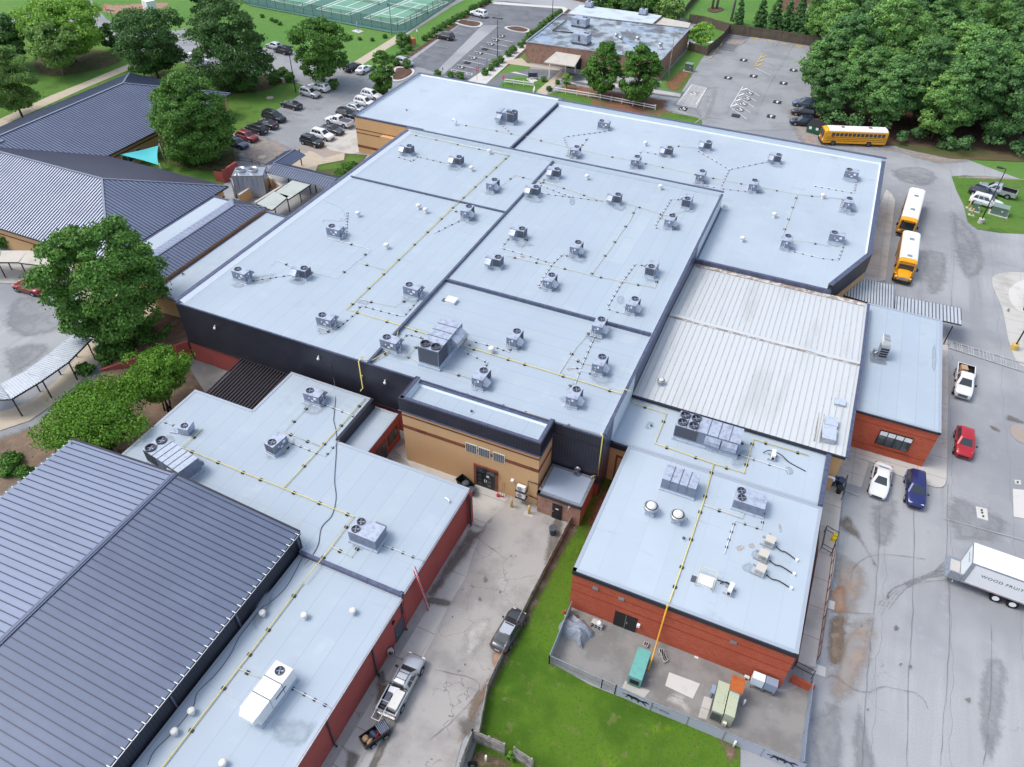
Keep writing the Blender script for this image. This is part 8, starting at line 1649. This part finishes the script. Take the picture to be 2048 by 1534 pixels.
for z,l_ in((.95,'lower white heat pump on the wall rack of the tan block'),(1.95,'upper white heat pump on the wall rack of the tan block')):
 q=on_plane_y(1045,990,44.3);t=thing('heat_pump',l_,'heat pump',(q.x,43.95,z));b=MB();b.box(-.45,-.17,0,.45,.17,.65);b.build('cabinet','white',t);b=MB();b.ycyl((-.12,-.18,.33),.26,.02,16);b.build('fan','galv',t);b=MB();b.box(-.55,-.3,-.08,.55,.35,-.02);b.build('bracket','black',t)
q=on_plane_y(1060,970,44.2);b=MB();b.tube([(q.x-.2,44.2,2.2),(q.x-.2,44.2,3.3),(q.x+1.2,44.2,3.3),(q.x+1.2,44.2,3.0)],.05,5);b.tube([(q.x-.1,44.2,1.2),(q.x+1.1,44.2,1.1)],.05,5);tag(b.build('refrigerant_pipe','black'),'black pipe running from the heat pumps round the corner of the tan block','pipe')
p=P(1097,1022);b=MB();b.box(-.15,-.5,0,.15,.5,.03);o=b.build('plank','wood_new',None,(p.x,p.y,.3),.3);o.rotation_euler=(.9,0,-.4);tag(o,'short new wooden board leaning by the black lean-to door','board')
for x,y,h,l_ in((1002,1003,1.9,'thin broom handle leaning left on the tan wall'),(1005,990,1.8,'thin broom handle leaning right on the tan wall')):p=P(x,y);t=thing('broom',l_,'broom',(p.x,44.0,0));b=MB();b.tube([(0,-.15,0),(0,.2,h)],.02,5);b.build('handle','brown_band',t);b=MB();b.box(-.15,-.2,0,.15,-.1,.12);b.build('brush','red_paint',t)
p=P(996,993);t=thing('bucket','small red bucket at the foot of the tan wall','bucket',p);b=MB();b._lathe([(.14,0),(.18,.3),(.15,.3)],(0,0,0),12,0,True);b.build('pail','red_paint',t);b=MB();b.tube([(-.17,0,.3),(0,-.1,.42),(.17,0,.3)],.012,4);b.build('handle','galv',t)
q=P(1150,950,3.3);t=thing('exhaust_fan','round galvanised wall exhaust above the brick lean-to','exhaust fan',(q.x,47.3,3.4));b=MB();b.ycyl((0,0,0),.32,.6,14);b.build('drum','galv',t);b=MB();b.ycyl((0,-.31,0),.25,.02,12);b.build('grille','unit_dark',t)
b0=P(858,1218);tp=Vector((-21.0,on_plane_x(828,1148,-21.1).y,5.9));t=thing('ladder','red extension ladder leaning on the roof edge of the south wing','ladder',b0);d=tp-b0;sdv=Vector((-d.y,d.x,0)).normalized()*.21
for s in(1,-1):b=MB();b.tube([sdv*s,d+sdv*s],.06,4);b.build('rail','red_paint',t)
b=MB();n_=int(d.length/.32)
for k in range(1,n_):q=d*k/n_;b.tube([q-sdv,q+sdv],.025,4)
b.build('rungs','ad_white',t)
# -- side steps with railing by the service wing --
def railing(label,pts,z=0.,h=1.0,m='lamp_metal'):
 w_=[P(x,y,z)for x,y in pts];t=thing('railing',label,'railing',w_[0]);o=t.location.copy();w_=[v-o for v in w_]
 for r in(h,h*.5):b=MB();walls_line(b,w_,.05,.05,0,r-.05);b.build('rail',m,t)
 posts(t,w_,1.6,h,.05,m);return t
railing('rusty brown railing along the raised walkway beside the cafeteria',[(1660,1112),(1652,1170),(1640,1250),(1628,1330)],.0,1.9,'brown_band')
railing('dark railing by the trash cans at the side walkway',[(1690,962),(1682,1000)],.9);railing('dark railing around the steps with the yellow bucket',[(1648,1064),(1672,1078),(1660,1112),(1640,1100),(1648,1064)],.9)
p=P(1667,1080,.9);t=thing('mop_bucket','bright yellow mop bucket hung on the step railing','bucket',p);b=MB();b._lathe([(.22,0),(.28,.6),(.24,.6)],(0,0,0),12,0,True);b.box(-.2,-.12,.6,.2,.12,.85);b.build('pail','yellow_plastic',t);b=MB();b.tube([(-.27,0,.55),(0,.1,1.0),(.27,0,.55)],.02,4);b.build('handle','black',t)
railing('black railing at the corner ramp beside the yard wall',[(1585,1338),(1622,1358)],0.,1.3,'black')
b=MB();a_,c_=P(1578,1362),P(1624,1385);b.seg(a_,c_,.2,1.0);tag(b.build('low_wall','red_brick'),'low red brick wall at the corner of the cafeteria yard','wall')
for x,y in((1656,1208),(1637,1340)):b=MB();p=P(x,y);b.box(p.x-.55,p.y-.45,0,p.x+.55,p.y+.45,.06);o=b.build('drain_cover','concrete_new');tag(o,'square pale drain slab by the walkway, upper one' if y<1300 else 'square pale drain slab by the walkway, lower one','drain')
p=P(1690,916,1.6);b=MB();b.tube([(-1.,0,0),(0,0,0),(.12,0,-.05),(.15,0,-.35)],.13,8);o=b.build('vent_pipe','white',None,(10.0,57.3,3.0));tag(o,'white elbow vent pipe on the tan wall corner by the trash cans','pipe')
# -- canopies --
def canopy(label,quad,m,mats_=None,th=.15,z=3.,legs=(),rib=None,ribm='dark_metal',name='canopy',post='dark_metal'):
 w_=[P(x,y,z)for x,y in quad];t=thing(name,label,'canopy',(w_[0].x,w_[0].y,0));o=t.location.copy();w_=[v-o for v in w_]
 if rib:ribbed('canopy_roof',w_,rib,[m,ribm],t,(.09,.06),th=.06)
 else:b=MB();b.prism(w_ if True else 0,z-th,z);b.build('canopy_roof',m,t)
 b=MB()
 for i in range(4):b.seg(w_[i]-Vector((0,0,.18)),w_[(i+1)%4]-Vector((0,0,.18)),.1,.14)
 b.build('beam',post,t)
 for x,y in legs:p=P(x,y)-o;b=MB();b.box(p.x-.06,p.y-.06,0,p.x+.06,p.y+.06,z-.1);b.build('post',post,t)
 return t
canopy('white corrugated canopy on the east side, reaching over the bus lane',[(1790,619),(1923,649),(1922,617),(1791,591)],'canopy_corr',z=3.1,rib=.42,legs=[(1858,682),(1886,690),(1836,640),(1842,645)],ribm='unit_dark')
canopy('ribbed silver canopy next to the cut off corner of the north east wing',[(1791,571),(1728,558),(1682,588),(1788,620)],'canopy_corr',z=3.3,rib=.35,ribm='unit_dark')
for q_,l_,lg in(([(0,768),(80,729)],'',0),):pass
cv=[[(-60,800),(-50,745),(0,768),(20,798)],[(0,768),(50,743),(82,762),(22,798)],[(50,743),(96,709),(136,724),(82,762)],[(96,709),(126,684),(172,688),(136,724)],[(126,684),(150,668),(182,678),(172,688)]]
lg=[[(45,833)],[(104,797),(80,783)],[(155,760),(122,750)],[(191,720),(155,715)],[]]
for k,q in enumerate(cv):canopy(['corrugated walkway canopy bay cut off by the left edge, lower loop','second corrugated canopy bay from the left on the lower loop','third corrugated canopy bay from the left on the lower loop','dirty corrugated canopy bay with leaves under the big tree','last narrow canopy bay hidden under the big tree'][k],q,'canopy_corr',z=2.8,rib=.3,legs=lg[k],ribm='galv',th=.1)
for k,(q,l_)in enumerate((([(-60,526),(-60,498),(2,501),(-5,524)],[(-40,560)]),([(-3,524),(3,501),(55,501),(37,524)],[(12,556),(24,540)]),([(38,525),(55,501),(90,505),(78,530)],[(56,555)]),([(79,531),(91,505),(150,520),(140,548)],[(95,560),(130,575)]))):
 canopy(['tan walkway canopy bay cut off by the left edge, upper loop','second tan walkway canopy bay of the upper loop','third tan walkway canopy bay of the upper loop','tan walkway canopy bay running behind the big tree'][k],q,'canopy_tan',z=2.8,legs=l_)
canopy('pale green canopy bay next to the chiller enclosure, lower one',[(513,407),(544,420),(578,392),(548,383)],'canopy_green',z=2.8,legs=[(552,428),(580,424)])
canopy('pale green canopy bay under the dark metal walkway roof, upper one',[(552,383),(577,398),(622,368),(590,357)],'canopy_green',z=2.8,legs=[(603,404),(622,388)])
def gable(label,r0,r1,hw,z,zr,legs):
 a,c=P(*r0,zr),P(*r1,zr);t=thing('walkway_roof',label,'canopy',(a.x,a.y,0));o=t.location.copy();a,c=a-o,c-o;d=(c-a);d.z=0;d.normalize();nn=Vector((-d.y,d.x,0))*hw;dz=Vector((0,0,zr-z))
 for s in(1,-1):q=[a+nn*s-dz,c+nn*s-dz,c,a];ribbed('metal_roof',q if s>0 else[q[1],q[0],q[3],q[2]],.45,['metal_roof_dark','metal_roof_rib'],t,(.05,.05))
 b=MB();b.seg(a,c,.2,.07);b.build('ridge_cap','metal_roof_light',t)
 for x,y in legs:p=P(x,y)-o;b=MB();b.box(p.x-.07,p.y-.07,0,p.x+.07,p.y+.07,z-.05);b.build('post','dark_metal',t)
gable('dark metal gabled walkway roof reaching into the west car park',(546,327),(590,298),2.0,3.0,3.7,[(604,331),(560,345)])
gable('dark metal gabled walkway roof running into the main block',(546,327),(672,358),2.0,3.0,3.7,[(578,365),(633,385)])
en=[P(510,405,1.8),P(563,372,1.8),P(536,352,1.8),P(477,390,1.8)]
t=thing('enclosure_wall','brick enclosure wall around the silver cooling tower','wall');b=MB()
for i in range(3):b.seg((en[i].x,en[i].y,0),(en[i+1].x,en[i+1].y,0),.3,1.75)
b.build('brickwork','yellow_brick',t);b=MB()
for i in range(3):b.seg((en[i].x,en[i].y,1.75),(en[i+1].x,en[i+1].y,1.75),.4,.1)
b.build('capstone','stone',t)
p=P(508,388);t=thing('cooling_tower','shiny silver cooling tower with two round fans and a ladder','cooling tower',p,math.radians(28));b=MB();b.box(-2.4,-1.5,.9,2.4,1.5,3.9);b.box(-2.3,-1.4,.1,2.3,1.4,.9);b.build('housing','galv',t);b=MB()
for k in range(6):b.box(-2.2+k*.75,-1.54,1.2,-1.7+k*.75,-1.5,3.6)
b.build('coil_panel','steel_blue',t)
for x in(-1.3,.6):b=MB();b._lathe([(.75,3.9),(.78,4.3),(.72,4.3),(.6,4.05)],(x,.3,0),18,0,True);b.build('fan_ring','galv',t);b=MB();b.add([(x+.7*math.cos(k*math.pi/8),.3+.7*math.sin(k*math.pi/8),4.08)for k in range(16)],[tuple(range(16))]);b.build('fan_well','unit_dark',t)
b=MB();b.tube([(-2.6,-1.2,0),(-2.6,-1.2,3.4),(-1.6,-1.2,4.1)],.22,8);b.build('pipe','galv',t);b=MB()
for s in(-.25,.25):b.tube([(2.6,s-.9,0),(2.6,s-.9,4.4)],.03,4)
for k in range(12):b.tube([(2.6,-1.15,.3+k*.35),(2.6,-.65,.3+k*.35)],.02,4)
b.build('ladder','galv',t)
p=P(485,392);t=thing('utility_box','tall green metal cabinets left of the cooling tower','cabinet',p,.5);b=MB();b.box(-.9,-.5,0,.1,.5,2.0);b.box(.2,-.5,0,.9,.5,1.7);b.build('cabinet','utility_green',t);b=MB();b.box(-.95,-.55,2.0,.15,.55,2.07);b.build('lid','utility_top',t)
p0,p1,p2=P(436,358),P(462,372),P(478,352);t=thing('screen_wall','dark red metal gate and panels left of the cooling tower','gate',p1);b=MB();b.seg(P(432,362)-p1,P(450,366)-p1,.08,1.8);b.seg(P(450,366)-p1,P(466,360)-p1,.1,2.3);b.build('panel','maroon_wall',t);b=MB();b.seg(P(460,362)-p1,P(478,350)-p1,.4,2.4);b.build('pier','maroon_wall',t)
rail_fence('thin black railing along the lawn beside the cooling tower',[(457,312),(478,325),(505,328),(535,340)],(.5,.95),'black',1.0,1.8,.05)
s0,s1,s2=P(317,291,3.6),P(317,330,1.9),P(238,309,3.3);t=thing('shade_sail','bright turquoise triangular shade sail between the dark hip roofs','shade sail',(s0.x,s0.y,0));o_=t.location.copy();b=MB();N=10;vs=[];fs_=[]
cen=(s0+s1+s2)/3
for i in range(N+1):
 for j in range(N+1-i):
  u,v=i/N,j/N;w_=1-u-v;q=s0*u+s1*v+s2*w_;pull=(u*v+v*w_+u*w_)*.38;q=q+(cen-q)*pull;q.z-=27*u*v*w_*.25;vs.append(q-o_)
ix=lambda i,j:i*(N+1)-i*(i-1)//2+j
for i in range(N):
 for j in range(N-i):
  fs_.append((ix(i,j),ix(i+1,j),ix(i,j+1)))
  if j<N-i-1:fs_.append((ix(i+1,j),ix(i+1,j+1),ix(i,j+1)))
b.add(vs,fs_,0,True);b.build('cloth','shade_cloth',t)
for q in(s0,s1):b=MB();e=q-o_;b.tube([(e.x+.2,e.y+.2,0),(e.x+.1,e.y+.1,q.z+.3)],.07,6);b.build('mast','off_white',t)
for x,y,l_ in((524,315,'square kerbed manhole on the paving near the cooling tower'),(540,196,'round brown manhole patch on the lawn')):
 p=P(x,y);b=MB();b._lathe([(.75,0),(.75,.06),(.45,.07)],(p.x,p.y,.03),14,0,False);tag(b.build('manhole','concrete_tan'),l_,'manhole')
def island(px_,label,m='mulch'):
 pts=catmull([P(*q)for q in px_],4);c=sum(pts,Vector())/len(pts);b=MB();b.prism([(p.x,p.y)for p in pts][::-1]if sum(pts[i].x*pts[(i+1)%len(pts)].y-pts[(i+1)%len(pts)].x*pts[i].y for i in range(len(pts)))<0 else[(p.x,p.y)for p in pts],0,.14);tag(b.build('kerb_island','concrete_new'),kind='structure')
 inn=[c+(p-c)*.80 for p in pts];LAY[0]+=1;b=MB();b.add([(p.x,p.y,.148+LAY[0]*.0001)for p in inn],[tuple(range(len(inn)))]);tag(b.build('bed',m),kind='structure')
Z3=lambda p:zt(p,720,0,6.827)
island([Z3(q)for q in[(1385,268),(1500,285),(1640,305),(1675,340),(1600,378),(1440,360),(1290,312)]],'');island([Z3(q)for q in[(500,920),(700,935),(745,985),(700,1040),(560,1110),(420,1105),(450,1000)]],'');island([(1009,55),(1035,53),(1060,60),(1050,66),(1022,62)],'')
# -- the worker bending over by the maroon wall --
def skin(name,joints,edges,radii,m,parent,lv=1):
 me=bpy.data.meshes.new(name);me.from_pydata(joints,edges,[]);o=bpy.data.objects.new(name,me);COL.objects.link(o);o.parent=parent;o.modifiers.new('skin','SKIN');me.skin_vertices[0].data[0].use_root=True
 for i,r in enumerate(radii):me.skin_vertices[0].data[i].radius=(r,r)
 sb=o.modifiers.new('sub','SUBSURF');sb.levels=sb.render_levels=lv;me.materials.append(MATS[m]);return o
p=P(784,1307);t=thing('person','person in grey shirt and dark trousers bending forward beside the maroon wall','person',p,math.radians(-62));t.scale=(.95,.95,.95)
J=[(0,0,.92),(.22,0,1.12),(.42,0,1.22),(.52,0,1.20),(.64,0,1.16),(.38,.19,1.2),(.45,.24,.95),(.55,.2,.72),(.38,-.19,1.2),(.46,-.24,.96),(.58,-.18,.74),(0,.1,.86),(.06,.14,.48),(-.06,.16,.08),(.08,.17,.04),(0,-.1,.86),(.05,-.16,.47),(-.12,-.2,.08),(.02,-.21,.04)]
E_=[(0,1),(1,2),(2,3),(3,4),(2,5),(5,6),(6,7),(2,8),(8,9),(9,10),(0,11),(11,12),(12,13),(13,14),(0,15),(15,16),(16,17),(17,18)]
skin('body',J,E_,[.14,.15,.15,.065,.10,.075,.052,.038,.075,.052,.038,.10,.075,.055,.05,.10,.075,.055,.05],'skin',t)
skin('shirt',[(0.02,0,.97),(.22,0,1.13),(.42,0,1.23),(.38,.2,1.2),(.45,.25,.97),(.38,-.2,1.2),(.46,-.25,.98)],[(0,1),(1,2),(2,3),(3,4),(2,5),(5,6)],[.165,.175,.165,.095,.075,.095,.075],'shirt_grey',t)
skin('trousers',[(0,0,.92),(0,.1,.86),(.06,.14,.48),(-.06,.16,.12),(0,-.1,.86),(.05,-.16,.47),(-.12,-.2,.12)],[(0,1),(1,2),(2,3),(0,4),(4,5),(5,6)],[.165,.12,.095,.075,.12,.095,.075],'trousers',t)
b=MB();b.blob((.66,0,1.20),.115,10,7);b.build('hair','hair',t)
for s in(1,-1):b=MB();b.box(-.16 if s>0 else-.2,s*.18-.05,0,.12 if s>0 else .08,s*.18+.05,.09);b.build('shoe','black',t)
for s in(1,-1):
 b=MB();hx,hy,hz=(.55,.2,.72)if s>0 else(.58,-.18,.74)
 b.box(hx-.02,hy-.04,hz-.12,hx+.02,hy+.04,hz-.01)
 for k in range(4):b.tube([(hx,hy-.032+k*.021,hz-.11),(hx+.012,hy-.034+k*.022,hz-.15),(hx+.03,hy-.034+k*.022,hz-.185+.006*abs(k-1))],.009,5)
 b.tube([(hx,hy+s*.04,hz-.04),(hx+.02,hy+s*.062,hz-.08),(hx+.03,hy+s*.06,hz-.11)],.010,5);b.build('hand','skin',t)
 # -- label check: keep every label within sixteen words --
